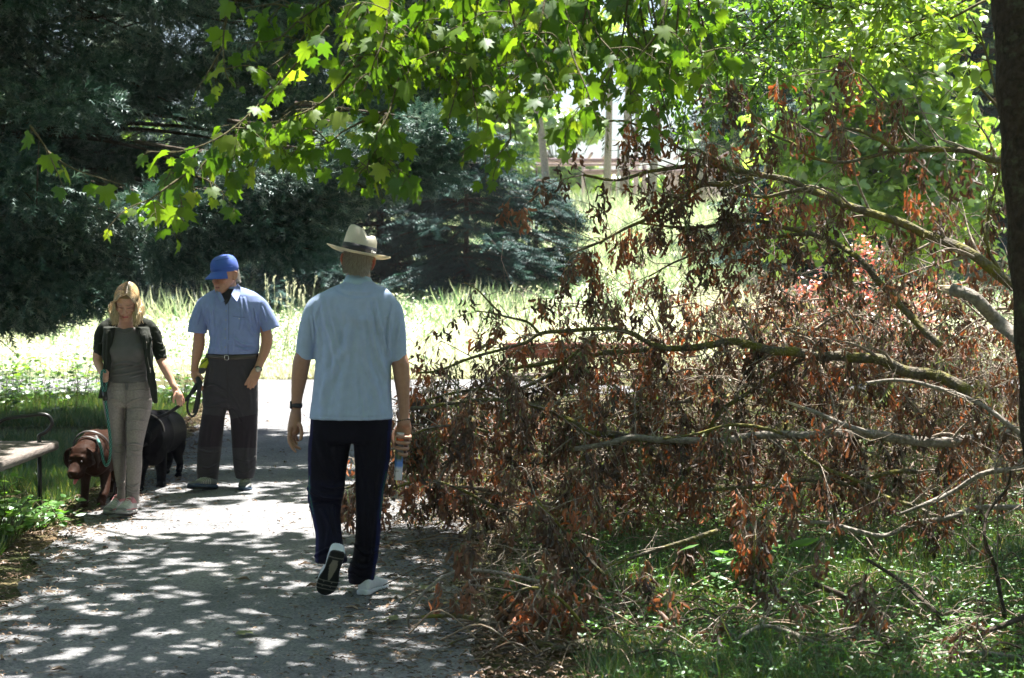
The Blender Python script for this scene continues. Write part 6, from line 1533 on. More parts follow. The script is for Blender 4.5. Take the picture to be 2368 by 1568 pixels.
# watch
g = Geo(); wc = CM.p(597, 853, -.08); axw = unit(CM.p(591, 864, -.10) - wc); u1 = unit(np.cross(axw, [0, 1, 0])); u2 = np.cross(u1, axw); t = np.linspace(0, 2 * PI, 25)[:-1]; v = []
for rr, hh in ((.0295, -.010), (.031, 0), (.0295, .010), (.027, .010), (.027, -.010)):
    for tt in t: v.append(wc + axw * hh + u1 * rr * math.cos(tt) + u2 * rr * math.sin(tt))
g.add(v, quads=[(i * 24 + j, i * 24 + (j + 1) % 24, ((i + 1) % 5) * 24 + (j + 1) % 24, ((i + 1) % 5) * 24 + j) for i in range(5) for j in range(24)])
wt = g.build('wrist_watch', pmat('black_strap', (.015, .015, .016), .5), cap_man)
g = Geo(); fc = CM.p(597, 855, -.117); fd = unit(np.array([.25, -1, -.1]))
tube(g, np.array([fc - fd * .004, fc + fd * .004]), [.020, .0185], n=20, ref=(0, 0, 1)); g.build('watch_face', pmat('watch_glass', (.50, .46, .38), .2, metal=.4), wt)
# shoes of the cap man
def st2(L, C, k):
    y = L[:, 1] / k; m = (np.sin(y * 260 + np.abs(L[:, 0]) * 60) > .1) & (y > .08) & (y < .21) & (L[:, 2] > .03); C[m] = (.36, .35, .28)
    C[(y > .235) & (L[:, 2] < .04)] = (.05, .06, .08); C[L[:, 2] < .030] = (.04, .10, .20); C[(y < .05)] = (.10, .11, .12)
    return C
G1 = (.11, .11, .10); BL = (.035, .06, .10); BK = (.02, .02, .022)
hb = CM.p(497, 1116, -.05); hb[2] = .003; tb = CM.p(452, 1129, -.12); tb = hb + unit(np.array([-.45, -.85, .13])) * .30
shoe(cap_man, tb, hb, (-.15, .1, 1), G1, (BL, BK), .052, .085, (.5, .5, .45), stripes=st2, label='grey and blue trail shoe turned outward, toe raised')
hb = CM.p(570, 1112, .10); hb[2] = .003; tb = hb + unit(np.array([.10, -1, 0])) * .29
shoe(cap_man, tb, hb, (0, 0, 1), G1, (BL, BK), .050, .085, (.5, .5, .45), stripes=st2)
# small pouch on the belt
g = Geo(); round_tube(g, crom([CM.p(481, 818, -.02), CM.p(477, 830, -.06), CM.p(471, 843, -.07), CM.p(466, 858, -.07)], 4), [.012, .012, .013, .018, .022, .024, .026, .027, .028, .028, .027, .026, .024], 14, .7)
def pc(V, N):
    px, py = project(V); C = np.tile(np.array((.50, .56, .04)), (len(V), 1)); C[py > 851] = (.08, .08, .075); C[(py < 828)] = (.07, .075, .075); C[np.abs((py - 836) + (px - 472) * .8) < 2] = (.10, .12, .03); return C
remesh(g, 'belt_pouch', M_CLOTH, cap_man, .004, 2, col=pc, fn=fn_creases(5, .012, 40))

# ------------------------------------------------------------------ blond woman with the rope leash
WM = Fig(11.2)
woman = thing('person', 'blond woman in grey top, dark open cardigan and grey jeans, looking down', 'person', (WM.p(290, 1190)[0], 11.2, 0))
g = Geo(); RW = rotm(0, 3, 0) @ rotm(0, 0, 4) @ rotm(34, 0, 0)
cw = WM.p(293, 696, -.09); tw3, loc3, dn = add_head(g, cw, RW, .95, jaw=.94, thin=.97)
round_tube(g, np.array([WM.p(290, 775, -.02), WM.p(290, 752, -.03), WM.p(291, 722, -.05)]), [.058, .050, .048], 20, 1.0)
WM.torso(g, [(262, 330, 762, .05, -.01), (246, 344, 774, .07, 0), (262, 334, 820, .08, 0), (264, 332, 880, .08, 0), (260, 332, 925, .08, 0)], 24)
WM.limb(g, [(240, 765, 11, 0), (230, 800, 12.5, .0), (226, 828, 12, .0), (229, 845, 10, -.03), (237, 862, 7.5, -.09), (240, 868, 7.5, -.10)])
WM.limb(g, [(239, 864, 8, -.10), (242, 874, 10, -.115)], flat=.8)
for i in range(4):
    y = 863 + i * 6
    finger(g, WM, [(247 - i * .5, y - 3, -.10), (249.5 - i * .4, y - 1, -.125), (245, y + 1, -.145), (239, y + 1.5, -.14)], 3.1 - .15 * i)
finger(g, WM, [(242, 858, -.11), (247, 858, -.13), (246, 864, -.148)], 3.2)
WM.limb(g, [(352, 765, 11, 0), (363, 800, 12.5, 0), (371, 828, 12, -.01), (381, 850, 11, -.04), (396, 880, 8.2, -.07), (403, 894, 7, -.09), (406, 900, 7.5, -.09)])
WM.limb(g, [(405, 898, 7.5, -.09), (409, 908, 9.5, -.10), (413, 916, 10.5, -.11)], flat=.55)
for pts, r in [([(407, 907, -.12), (403, 917, -.135), (401, 925, -.14), (402, 931, -.14)], 2.8), ([(408, 914, -.11), (410, 925, -.12), (411, 936, -.12)], 2.8), ([(412, 916, -.11), (415, 927, -.12), (417, 938, -.12)], 2.8), ([(416, 914, -.10), (420, 925, -.11), (422, 937, -.11)], 2.7), ([(419, 912, -.09), (424, 922, -.09), (426, 932, -.09)], 2.5)]:
    finger(g, WM, pts, r)
WM.limb(g, [(268, 940, 14, 0), (274, 1030, 9, .015), (281, 1130, 6, .04)]); WM.limb(g, [(320, 940, 14, 0), (311, 1030, 10, -.04), (307, 1145, 7, -.05)])
SK3 = np.array((.55, .30, .215))
def skin3(V, N):
    C = np.tile(SK3, (len(V), 1)); L = loc3(V); hd = (np.abs(L) < .16).all(1)
    lip = (np.abs(L[:, 2] + .069) < .0075) & (np.abs(L[:, 0]) < .022) & (L[:, 1] < -.082) & hd; C = mixc(C, (.46, .10, .11), lip * .9)
    mo = (np.abs(L[:, 2] + .0685) < .0018) & (np.abs(L[:, 0]) < .018) & (L[:, 1] < -.082) & hd; C = mixc(C, (.12, .03, .03), mo * .8)
    for sx in (-1, 1):
        br = gauss(L, (sx * .031, -.085, .024 + .002 * sx), (.018, .03, .0035)); C = mixc(C, (.20, .12, .07), np.clip(br * 1.2, 0, .85))
        la = gauss(L, (sx * .031, -.085, -.005), (.014, .03, .0026)); C = mixc(C, (.035, .02, .015), np.clip(la * 1.6, 0, .95))
        sh = gauss(L, (sx * .031, -.085, .006), (.016, .03, .008)); C = mixc(C, (.40, .19, .13), np.clip(sh, 0, 1) * .6)
        C = mixc(C, (.60, .24, .18), gauss(L, (sx * .042, -.07, -.03), (.02, .04, .018)) * .5)
    C = mixc(C, (.30, .19, .09), np.clip(((L[:, 2] > .062 - .35 * np.clip(L[:, 1] + .05, -.03, .12)) | ((np.abs(L[:, 0]) > .064) & (L[:, 1] > -.03))) & hd & (L[:, 2] > -.05), 0, 1) * 1.0)
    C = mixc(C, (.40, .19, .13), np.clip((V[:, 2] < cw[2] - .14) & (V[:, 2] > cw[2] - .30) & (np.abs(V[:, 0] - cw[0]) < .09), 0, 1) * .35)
    return C
# closed lids instead of open sockets
lid = [(tw3((sx * .031, -.084, .0)), .010, .0045) for sx in (-1, 1)]
remesh(g, 'body', M_SKIN, woman, .0032, 3, dents=dn + lid, col=skin3)
# hair: locks from the parting
gh = Geo(); rs = np.random.default_rng(14); M_BLOND = leafmat('blond_hair', [(0, (.14, .085, .04)), (.35, (.46, .29, .12)), (.75, (.80, .58, .28)), (1, (.90, .74, .46))], trans=.3, gloss=.14, rough=.35, two=(1.1, .95, .7, 1))
down = RW.T @ np.array([0, 0, -1.0])
for k in range(5600):
    sx = 1 if rs.random() < .5 else -1
    # root on the scalp, near the parting or further down the side
    yy = rs.uniform(-.070, .085); u0 = rs.random() ** 1.5
    top = .121 - 1.9 * abs(yy - .005) ** 1.7; px0 = .010
    A = .079 * math.sqrt(max(.05, 1 - ((yy - .008) / .108) ** 2))     # half width of the scalp here
    def scalp(u, up=0.0):                                              # u: 0 parting .. 1 temple
        th = u * PI * .5; return np.array([px0 * (1 - u) + sx * (A + .006) * math.sin(th), yy, .028 + (top + .006 + up - .028) * math.cos(th)])
    us = np.linspace(u0 * .75, 1, 4); K = [scalp(u, .004 * rs.random()) for u in us]
    if yy < -.03:       # the front locks sweep across the forehead and back over the ears
        K = [k_ + np.array([0, -.010 * math.sin(PI * i / 3) - .006, -.004 * i]) for i, k_ in enumerate(K)]; K[-1] = np.array([sx * (.068 + rs.uniform(0, .012)), -.060 + rs.uniform(0, .03), .022]); K[-2] = np.array([sx * (.056 + rs.uniform(0, .01)), -.080 + rs.uniform(-.004, .012), .052])
    p2 = K[-1] + down * .05 + np.array([sx * rs.uniform(-.002, .008), .004, 0]); ln = rs.uniform(.02, .088)
    wv = rs.normal(-.002, .010); p3 = p2 + down * ln * .5 + np.array([sx * (wv + .003), rs.normal(0, .006), 0]); p4 = p2 + down * ln + np.array([sx * wv, rs.normal(-.004, .010), 0])
    p5 = p4 + down * .018 + np.array([-sx * rs.uniform(-.010, .018), -.008, 0])
    P = crom(np.array(K + [p2, p3, p4, p5]), 3); x0 = 0
    r_ = np.full(len(P), .0012); r_[-4:] = np.linspace(.0012, .0003, 4)
    c = np.clip(rs.normal(.6, .27) , 0, 1); rr = np.clip(np.linspace(-.45 if u0 < .15 else -.1, .3, len(P)), -.5, .2) + c
    n0 = gh.n; tube(gh, tw3(P), r_, n=3, cap=False, rnd=0.0); gh.r[-1] = np.repeat(np.clip(rr, 0, 1), 3).astype(np.float32)
# back of the head shell
ball(gh, tw3((0, .02, .035)), np.array([.073, .082, .080]) * .97, RW, 18)
for k in range(500):
    a = rs.uniform(.05, .95) * PI; p0 = np.array([.07 * math.cos(a), .02 + .09 * math.sin(a), rs.uniform(-.03, .05)]); P = crom([p0, p0 + [.01 * math.cos(a), .01, 0] + down * .05, p0 + down * rs.uniform(.07, .12) + rs.normal(0, .008, 3)], 4)
    tube(gh, tw3(P), .0018, n=3, cap=False, rnd=rs.uniform(.2, .8))
gh.build('hair', M_BLOND, woman)
# grey top
g = Geo()
WM.torso(g, [(266, 314, 757, .055, -.02), (255, 328, 766, .075, -.01), (243, 346, 776, .095, 0), (246, 346, 800, .115, -.015), (250, 344, 822, .118, -.018), (254, 340, 845, .105, -.005), (252, 342, 866, .105, 0), (247, 347, 884, .105, 0)], 40, 2.2)
for sx in (270, 318): ball(g, WM.p(sx, 811, -.075), (.060, .058, .055), n=16)
fs = [(a_, b_, c_ * 1.5) for a_, b_, c_ in [([(252, 845), (290, 838), (320, 842), (338, 828)], 2.5, .006), ([(260, 856), (300, 848), (336, 840)], 2.2, .006), ([(256, 868), (300, 862), (330, 855)], 2.2, .005), ([(300, 872), (325, 866), (345, 862)], 2, .005), ([(262, 835), (255, 850)], 2, .006), ([(248, 881), (300, 884), (346, 881)], 1.3, -.003), ([(268, 764), (290, 770), (312, 764)], 1.4, .003)]]
remesh(g, 'grey_top', M_CLOTH, woman, .005, 4, folds=fs, col=const((.13, .122, .122)))
# cardigan: sleeves + two hanging fronts
g = Geo()
WM.limb(g, [(252, 752, 10, .01), (240, 757, 13, .0), (233, 775, 14.5, 0), (230, 800, 14.5, 0), (229, 812, 13.5, 0)])
WM.limb(g, [(330, 750, 10, .01), (346, 756, 14, .0), (358, 778, 15, 0), (366, 805, 14.5, 0), (373, 826, 13.5, -.01)])
WM.limb(g, [(345, 752, 8, 0), (358, 760, 9, -.01), (366, 768, 5, -.01)])
# back panel wraps round the shoulders
P = [WM.p(x, y, dy) for x, y, dy in [(242, 757, .0), (262, 746, .03), (292, 742, .06), (322, 745, .03), (344, 755, .0)]]
round_tube(g, crom(P, 4), np.full(17, .042), 16, .9)
WM.torso(g, [(240, 348, 765, .04, .085), (244, 350, 820, .04, .10), (244, 356, 880, .035, .10), (240, 362, 926, .03, .10)], 24, 2.2)
WM.torso(g, [(240, 268, 757, .055, -.04), (238, 266, 780, .05, -.075), (236, 262, 810, .035, -.09), (238, 257, 850, .022, -.09), (236, 250, 885, .018, -.08), (226, 238, 921, .010, -.05)], 20, 2.2)
WM.torso(g, [(314, 344, 757, .055, -.03), (324, 350, 780, .05, -.075), (332, 352, 812, .038, -.09), (337, 356, 850, .025, -.085), (342, 361, 885, .02, -.08), (351, 364, 924, .014, -.07), (356, 363, 932, .010, -.07)], 20, 2.2)
fs = [(a_, b_, c_ * 1.5) for a_, b_, c_ in [([(360, 790), (372, 796), (382, 792)], 2, .005), ([(360, 806), (374, 812), (384, 806)], 2, .006), ([(364, 820), (376, 826), (386, 820)], 2, .005), ([(218, 790), (230, 794), (240, 790)], 2, .005), ([(335, 775), (340, 830), (350, 900)], 2.2, .006), ([(352, 765), (350, 800), (352, 830)], 2, -.007), ([(250, 765), (247, 820), (246, 870)], 2.2, .006), ([(343, 760), (350, 800)], 2, .006)]]
remesh(g, 'cardigan', M_CLOTH, woman, .0055, 3, folds=fs, col=const((.022, .026, .020)), fn=fn_creases(9, .010, 22))
g = Geo(); tube(g, crom([WM.p(339, 790, -.125), WM.p(340, 820, -.128), WM.p(345, 848, -.115), WM.p(347, 856, -.115)], 5), .0016, n=5); tube(g, np.array([WM.p(347, 850, -.117), WM.p(348, 862, -.117)]), .0035, n=6)
g.build('drawstring', pmat('cord', (.30, .28, .25), .6), woman)
# jeans
g = Geo()
WM.torso(g, [(246, 348, 880, .10, 0), (243, 351, 897, .105, 0), (238, 352, 915, .108, 0), (238, 350, 930, .105, 0), (242, 346, 940, .095, 0)], 36, 2.3)
WM.torso(g, [(238, 296, 922, .095, 0), (242, 292, 950, .092, 0), (250, 291, 985, .082, .01), (256, 291, 1020, .072, .015), (260, 291, 1050, .066, .015), (263, 291, 1080, .062, .02), (268, 290, 1110, .052, .03), (272, 290, 1130, .048, .04), (271, 291, 1152, .052, .05)], 30, 2.2)
WM.torso(g, [(290, 352, 922, .095, 0), (291, 349, 950, .092, -.01), (291, 340, 985, .085, -.03), (292, 332, 1020, .074, -.04), (292, 328, 1045, .070, -.05), (292, 328, 1080, .065, -.05), (291, 325, 1110, .058, -.05), (290, 322, 1138, .050, -.05), (290, 322, 1164, .054, -.05)], 30, 2.2)
fs = [(a_, b_, c_ * 1.6) for a_, b_, c_ in [([(258, 1034), (275, 1030), (291, 1034)], 1.8, .006), ([(258, 1044), (275, 1048), (291, 1043)], 1.8, .006), ([(294, 1030), (312, 1026), (332, 1032)], 1.8, .006), ([(294, 1040), (312, 1044), (330, 1039)], 1.8, .006), ([(294, 1052), (312, 1056), (328, 1052)], 1.6, .004), ([(294, 950), (320, 944), (346, 950)], 1.6, .004), ([(294, 975), (316, 971), (342, 976)], 1.6, .004), ([(294, 998), (316, 995), (337, 999)], 1.6, .004), ([(268, 1112), (280, 1118), (291, 1112)], 1.8, .006), ([(270, 1124), (280, 1129), (290, 1124)], 1.6, .006), ([(293, 1120), (308, 1126), (322, 1118)], 1.8, .006), ([(293, 1134), (308, 1139), (322, 1132)], 1.6, .006), ([(290, 890), (291, 915), (291, 935)], 1.3, -.005), ([(300, 903), (325, 900), (350, 903)], 1.5, -.004), ([(291.5, 930), (291.5, 1030), (291.5, 1130)], 1.3, -.010), ([(244, 905), (262, 903), (284, 903)], 1.5, -.003), ([(291, 935), (275, 925), (255, 922)], 2, .004), ([(293, 935), (310, 925), (335, 920)], 2, .004)]]
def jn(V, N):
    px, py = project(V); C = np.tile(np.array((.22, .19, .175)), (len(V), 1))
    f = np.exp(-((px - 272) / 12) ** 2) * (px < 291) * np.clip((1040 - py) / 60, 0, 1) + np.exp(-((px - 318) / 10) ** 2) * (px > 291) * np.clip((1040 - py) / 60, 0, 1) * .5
    C = C * (1 + .35 * f[:, None]); gap_shade = (np.abs(px - 291.5) < 1.4) & (py > 940); C[gap_shade] *= .35  # darkened strip paints the shade in the gap between the legs
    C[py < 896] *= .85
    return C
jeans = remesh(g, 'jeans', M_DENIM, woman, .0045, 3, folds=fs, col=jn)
slab(WM, [(289, 886, -.108), (296, 886, -.108), (295, 902, -.112), (290, 902, -.112)], 0, .004, M_DENIM, 'fly', jeans, (.14, .13, .13))
def st3(L, C, k):
    y = L[:, 1] / k; C[(y > .10) & (y < .20) & (np.sin(y * 300) > .5) & (L[:, 2] > .04)] = (.55, .55, .52); C[(y < .13) & (L[:, 2] > .07)] = (.36, .12, .13); C[(np.abs(L[:, 2] - .034) < .003)] = (.40, .10, .11); C[(y > .25)] = (.14, .13, .13)
    return C
GS = (.33, .32, .30)
hb = WM.p(284, 1150, .12); hb[2] = .004; tb = hb + unit(np.array([-.22, -1, 0])) * .26
shoe(woman, tb, hb, (0, 0, 1), GS, ((.30, .29, .28), (.05, .05, .05)), .043, .112, (.6, .58, .52), stripes=st3)
hb = WM.p(309, 1180, -.06); hb[2] = .006; tb = hb + unit(np.array([-.14, -1, .10])) * .26
shoe(woman, tb, hb, (0, .1, 1), GS, ((.28, .27, .26), (.04, .04, .04)), .045, .112, (.6, .58, .52), stripes=st3, label='grey and pink running shoe in front')
# ------------------------------------------------------------------ dogs
def dog_ring(c, ax, r, w_, mat, name, parent, fl=1.0, tube_r=None):
    ax = unit(np.asarray(ax, float)); u1 = unit(np.cross(ax, [0, 0, 1])); u2 = np.cross(u1, ax); g = Geo(); n = 32; v = []
    for rr, hh in ((r, -w_), (r + .004, -w_ * .7), (r + .004, w_ * .7), (r, w_), (r - .004, 0)):
        for j in range(n): t = 2 * PI * j / n; v.append(c + ax * hh + u1 * rr * math.cos(t) + u2 * rr * fl * math.sin(t))
    g.add(v, quads=[(i * n + j, i * n + (j + 1) % n, ((i + 1) % 5) * n + (j + 1) % n, ((i + 1) % 5) * n + j) for i in range(5) for j in range(n)])
    return g.build(name, mat, parent)
def leg(g, F, rows, paw=None):
    F.limb(g, rows, n=16)
    if paw:
        x, y, dy, r = paw; c = F.p(x, y, dy); c[2] = max(c[2], r * F.k * .62)
        ball(g, c, np.array([1.0, 1.25, .72]) * r * F.k, n=14)
        for sx in (-.55, 0, .55): ball(g, c + np.array([sx * r * F.k, -.95 * r * F.k + abs(sx) * .006, -.16 * r * F.k]), np.array([.42, .5, .46]) * r * F.k, n=8)
CD = Fig(11.7)
choc = thing('dog', 'chocolate brown labrador walking at the woman\'s side, head low and tongue out', 'dog', (CD.p(215, 1170)[0], 11.6, 0))
g = Geo()
P = crom([CD.p(219, 1060, -.28), CD.p(226, 1052, -.10), CD.p(240, 1044, .12), CD.p(254, 1040, .34), CD.p(262, 1042, .44)], 5)
R = np.interp(np.linspace(0, 1, len(P)), [0, .25, .55, .8, 1], [.108, .138, .135, .128, .112]); round_tube(g, P, R, 48, 1.12, ref=(0, 0, 1))
round_tube(g, crom([CD.p(222, 1030, -.12), CD.p(212, 1036, -.28), CD.p(202, 1046, -.38), CD.p(195, 1053, -.45)], 4), np.linspace(.115, .083, 13), 20, 1.0, ref=(0, 0, 1))
hd = CD.p(189, 1056, -.48); RD = rotm(0, 0, -14) @ rotm(26, 0, 0)      # face -y, nose down and to the left
dw = lambda p: hd + (np.asarray(p, float) * 1.1) @ RD.T
ball(g, dw((0, .02, .006)), (.088, .09, .074), RD, 18); ball(g, dw((0, -.03, -.005)), (.078, .06, .062), RD, 16)
round_tube(g, dw(crom([(0, -.03, -.022), (0, -.08, -.030), (0, -.108, -.036), (0, -.128, -.038)], 3)), np.linspace(.062, .046, 10), 18, .84, ref=RD @ np.array([0, 0, 1.]))
for sx in (-1, 1):
    round_tube(g, dw(crom([(sx * .022, -.07, -.045), (sx * .032, -.105, -.060), (sx * .022, -.132, -.058)], 3)), np.linspace(.026, .021, 7), 10)
    ball(g, dw((sx * .030, -.052, .030)), (.020, .016, .013), RD)
    ball(g, dw((sx * .052, -.02, -.025)), (.024, .035, .035), RD)
round_tube(g, dw(crom([(0, -.05, -.070), (0, -.09, -.080), (0, -.118, -.080)], 3)), np.linspace(.032, .022, 7), 12, .7)
ball(g, dw((0, -.152, -.020)), (.023, .015, .018), RD)
# hanging ears
for sx in (-1, 1):
    v = []; K = np.array([(sx * .062, .010, .052), (sx * .090, .004, .034), (sx * .102, -.004, -.005), (sx * .102, -.012, -.045), (sx * .094, -.018, -.074)])
    P = crom(K, 3); round_tube(g, dw(P), np.interp(np.linspace(0, 1, len(P)), [0, .3, .7, 1], [.024, .036, .033, .012]), 14, .22, ref=RD @ np.array([sx * 1., .2, .3]))
leg(g, CD, [(204, 1068, 17, -.22), (199, 1095, 13, -.26), (197, 1122, 10, -.27), (196, 1148, 8.8, -.28), (195, 1164, 9, -.30)], (193, 1171, -.335, 10.5))
leg(g, CD, [(238, 1070, 17, -.20), (243, 1098, 13.5, -.24), (244, 1120, 11, -.29), (243, 1136, 10, -.33), (239, 1147, 10, -.36)], None)
c = CD.p(235, 1157, -.36); ball(g, c, (.034, .036, .036), rotm(50, 0, 0)); 
for sx in (-.018, 0, .018): ball(g, c + [sx, -.020, -.022], (.013, .014, .014))
leg(g, CD, [(258, 1050, 24, .36), (266, 1082, 17, .25), (273, 1112, 10, .31), (270, 1136, 8, .21), (267, 1148, 8, .15)], (264, 1152, .10, 10))
leg(g, CD, [(248, 1052, 22, .42), (251, 1088, 15, .42), (257, 1112, 9, .50), (255, 1132, 7, .46)], (253, 1142, .42, 9))
round_tube(g, crom([CD.p(262, 1028, .50), CD.p(270, 1040, .62), CD.p(276, 1062, .70)], 4), np.linspace(.035, .014, 9), 10)
def ch(V, N):
    C = np.tile(np.array((.026, .012, .008)), (len(V), 1)); L = (V - hd) @ RD; h_ = (np.abs(L) < .2).all(1)
    C = mixc(C, (.05, .032, .026), np.clip(noise3(V, 14, 3) - .45, 0, 1) * 1.2)
    C = mixc(C, (.030, .012, .008), gauss(L, (0, -.158, -.020), (.024, .016, .018)) * h_)
    for sx in (-1, 1): C = mixc(C, (.006, .004, .003), np.clip(gauss(L, (sx * .010, -.166, -.022), (.0045, .02, .004)) * 1.5, 0, 1) * h_)
    m = h_ & (np.abs(L[:, 2] + .066 + .0 * L[:, 0]) < .004) & (L[:, 1] < -.07); C[m] = (.02, .006, .005)
    return C
dd = [(dw((sx * .036, -.085, .012)), .012, -.007) for sx in (-1, 1)] + [(dw((0, -.07, .03)), .014, -.005)]
remesh(g, 'body', furmat('brown_fur', .0, .55), choc, .0042, 8, dents=dd, col=ch)
for sx in (-1, 1):
    g = Geo(); ball(g, dw((sx * .037, -.0765, .012)), .0085, n=12); g.build('eye', pmat('amber_eye', (.012, .006, .004), .35), choc)
g = Geo(); round_tube(g, dw(crom([(.004, -.10, -.076), (.004, -.132, -.082), (.002, -.148, -.092)], 3)), np.linspace(.020, .014, 7), 12, .35, ref=(0, 0, 1)); g.build('tongue', pmat('pink_tongue', (.55, .12, .13), .35), choc)
M_STRAP = pmat('dark_webbing', (.03, .024, .022), .5); nk = CD.p(203, 1044, -.37); axn = CD.p(195, 1053, -.45) - CD.p(212, 1036, -.28)
col_ = dog_ring(nk, axn, .104, .011, M_STRAP, 'collar', choc)
har = dog_ring(CD.p(213, 1037, -.25), axn + np.array([0, 0, -.05]), .126, .012, M_STRAP, 'harness', choc, 1.08)
g = Geo(); t = np.linspace(0, 2 * PI, 14); rg = CD.p(203, 1075, -.47); tube(g, np.stack([rg[0] + .012 * np.cos(t), np.full(14, rg[1]), rg[2] + .012 * np.sin(t)], -1), .0022, n=5); g.build('tag_ring', pmat('steel_ring', (.75, .72, .65), .25, metal=1), col_)

BD = Fig(12.75)
blk = thing('dog', 'black labrador behind the woman\'s leg, its head hidden, held on a black leash', 'dog', (BD.p(372, 1120)[0], 12.75, 0))
g = Geo()
P = crom([BD.p(342, 1012, -.30), BD.p(352, 1004, -.12), BD.p(368, 1000, .08), BD.p(386, 996, .28), BD.p(396, 1000, .42)], 5)
R = np.interp(np.linspace(0, 1, len(P)), [0, .25, .55, .8, 1], [.13, .165, .158, .148, .115]); round_tube(g, P, R, 48, 1.08, ref=(0, 0, 1))
ball(g, BD.p(352, 1040, -.25), (.11, .11, .12)); ball(g, BD.p(402, 1004, .30), (.10, .12, .15))
round_tube(g, crom([BD.p(352, 985, -.15), BD.p(338, 992, -.34), BD.p(328, 1006, -.46)], 4), np.linspace(.125, .09, 9), 18, 1.0, ref=(0, 0, 1))
hd2 = BD.p(322, 1012, -.52); RB = rotm(0, 0, -30) @ rotm(28, 0, 0); bw = lambda p: hd2 + np.asarray(p, float) @ RB.T
ball(g, bw((0, .02, .0)), (.078, .085, .07), RB, 16); round_tube(g, bw(crom([(0, -.03, -.02), (0, -.09, -.03), (0, -.15, -.04)], 3)), np.linspace(.056, .038, 7), 14)
for sx in (-1, 1):
    P = crom(np.array([(sx * .055, .010, .048), (sx * .080, .004, .025), (sx * .088, -.004, -.01), (sx * .086, -.014, -.07)]), 3); round_tube(g, bw(P), np.interp(np.linspace(0, 1, len(P)), [0, .3, .7, 1], [.024, .036, .033, .012]), 12, .22, ref=RB @ np.array([sx * 1., .2, .3]))
leg(g, BD, [(366, 1040, 20, -.12), (371, 1068, 15, -.16), (373, 1090, 12, -.17), (373, 1108, 10.5, -.18), (373, 1116, 10.5, -.19)], (373, 1121, -.21, 11))
leg(g, BD, [(340, 1040, 20, -.25), (332, 1070, 13, -.32), (327, 1098, 9, -.38), (325, 1120, 8.5, -.40)], (323, 1131, -.44, 10))
leg(g, BD, [(408, 1005, 20, .28), (412, 1030, 18, .28), (411, 1052, 12, .32), (416, 1072, 8.5, .42), (414, 1088, 8, .38)], (413, 1098, .35, 9))
leg(g, BD, [(388, 1010, 20, .40), (388, 1040, 15, .40), (392, 1062, 9, .50), (388, 1078, 8, .46)], (385, 1090, .44, 9))
round_tube(g, crom([BD.p(405, 972, .50), BD.p(414, 985, .62), BD.p(417, 1010, .68)], 4), np.linspace(.035, .015, 9), 10)
remesh(g, 'body', furmat('black_fur', .0, .6), blk, .0048, 12, col=const((.004, .004, .006)))
for sx in (-1, 1):
    e = Geo(); ball(e, bw((sx * .033, -.058, .022)), .011, n=10); e.build('eye', pmat('dark_eye', (.02, .012, .008), .1), blk)
axb = BD.p(328, 1006, -.46) - BD.p(348, 984, -.2)
dog_ring(BD.p(340, 996, -.30), axb, .126, .013, M_STRAP, 'collar', blk)

# ------------------------------------------------------------------ leashes, held by people: things of their own
ropem, nt = newmat('braided_rope'); L = nt.links.new; b = N_(nt, 'BsdfPrincipled', Roughness=.7); at = N_(nt, 'Attribute', attribute_name='rnd')
r = ramp(nt, [(.49, (.008, .03, .028)), (.51, (.10, .42, .34))], 'CONSTANT'); L(at.outputs['Fac'], r.inputs[0]); L(r.outputs[0], b.inputs['Base Color']); o_ = N_(nt, 'OutputMaterial'); L(b.outputs[0], o_.inputs[0])
rope_t = thing('rope_leash', 'green braided rope leash hanging in a loop from the woman\'s fist to the brown dog', 'leash', WM.p(244, 930, -.12))
def braid(pts, r_):
    P = crom(pts, 4); seg = np.r_[0, np.cumsum(np.linalg.norm(np.diff(P, axis=0), axis=1))]; m = int(seg[-1] / .0045); s_ = np.linspace(0, seg[-1], m); Q = np.stack([np.interp(s_, seg, P[:, c]) for c in range(3)], -1)
    n = 12; i0 = len(g.v); tube(g, Q, r_ * (1 + .05 * np.sin(np.arange(m) * 1.6)), n=n)
    R_ = np.array([[1.0 if ((i // 2 + j) % 3 == 0) else 0.0 for j in range(n)] for i in range(m)]).ravel(); g.r[-1][:len(R_)] = R_
g = Geo()
braid([WM.p(243, 866, -.130), WM.p(243, 858, -.155), WM.p(238, 857, -.16), WM.p(235, 864, -.16), WM.p(234.6, 880, -.155), WM.p(239, 905, -.145), WM.p(243, 918, -.14)], .0085)
braid([WM.p(246, 882, -.13), WM.p(245, 895, -.14), WM.p(244, 905, -.14), WM.p(243.5, 918, -.14)], .0085)
lower = [WM.p(243, 915, -.14), WM.p(244.5, 930, -.14), WM.p(248.6, 961, -.15), WM.p(252.8, 996, -.13), WM.p(256, 1031, -.11), WM.p(253.5, 1062, -.08), WM.p(246, 1077, -.05), WM.p(239, 1064, -.02), WM.p(234.5, 1041, .0), WM.p(229.6, 1024, .04), WM.p(224, 1014, .14)]
braid(lower, .0095)
g.build('rope', ropem, rope_t)
g = Geo(); tube(g, np.array([WM.p(242, 906, -.142), WM.p(243.5, 926, -.142)]), .0165, n=12); g.build('crimp', pmat('dark_sleeve', (.012, .010, .009), .35), rope_t)
g = Geo(); tube(g, np.array([WM.p(231, 1030, .03), WM.p(222, 1010, .15)]), .011, n=10); g.build('clip', pmat('clip_metal', (.4, .4, .4), .3, metal=.8), rope_t)
bl = thing('leash', 'flat black leash looped in the capped man\'s hand and running to the black dog', 'leash', CM.p(440, 940, -.1))
M_WEB = pmat('black_webbing', (.012, .012, .014), .55)
def web(pts, w_=.011, ref=(0, 1, 0)):
    P = crom(pts, 6); tube(g, P, w_, n=8, ry=.0016, ref=ref)
g = Geo()
D0 = BD.p(354, 968, -.22)
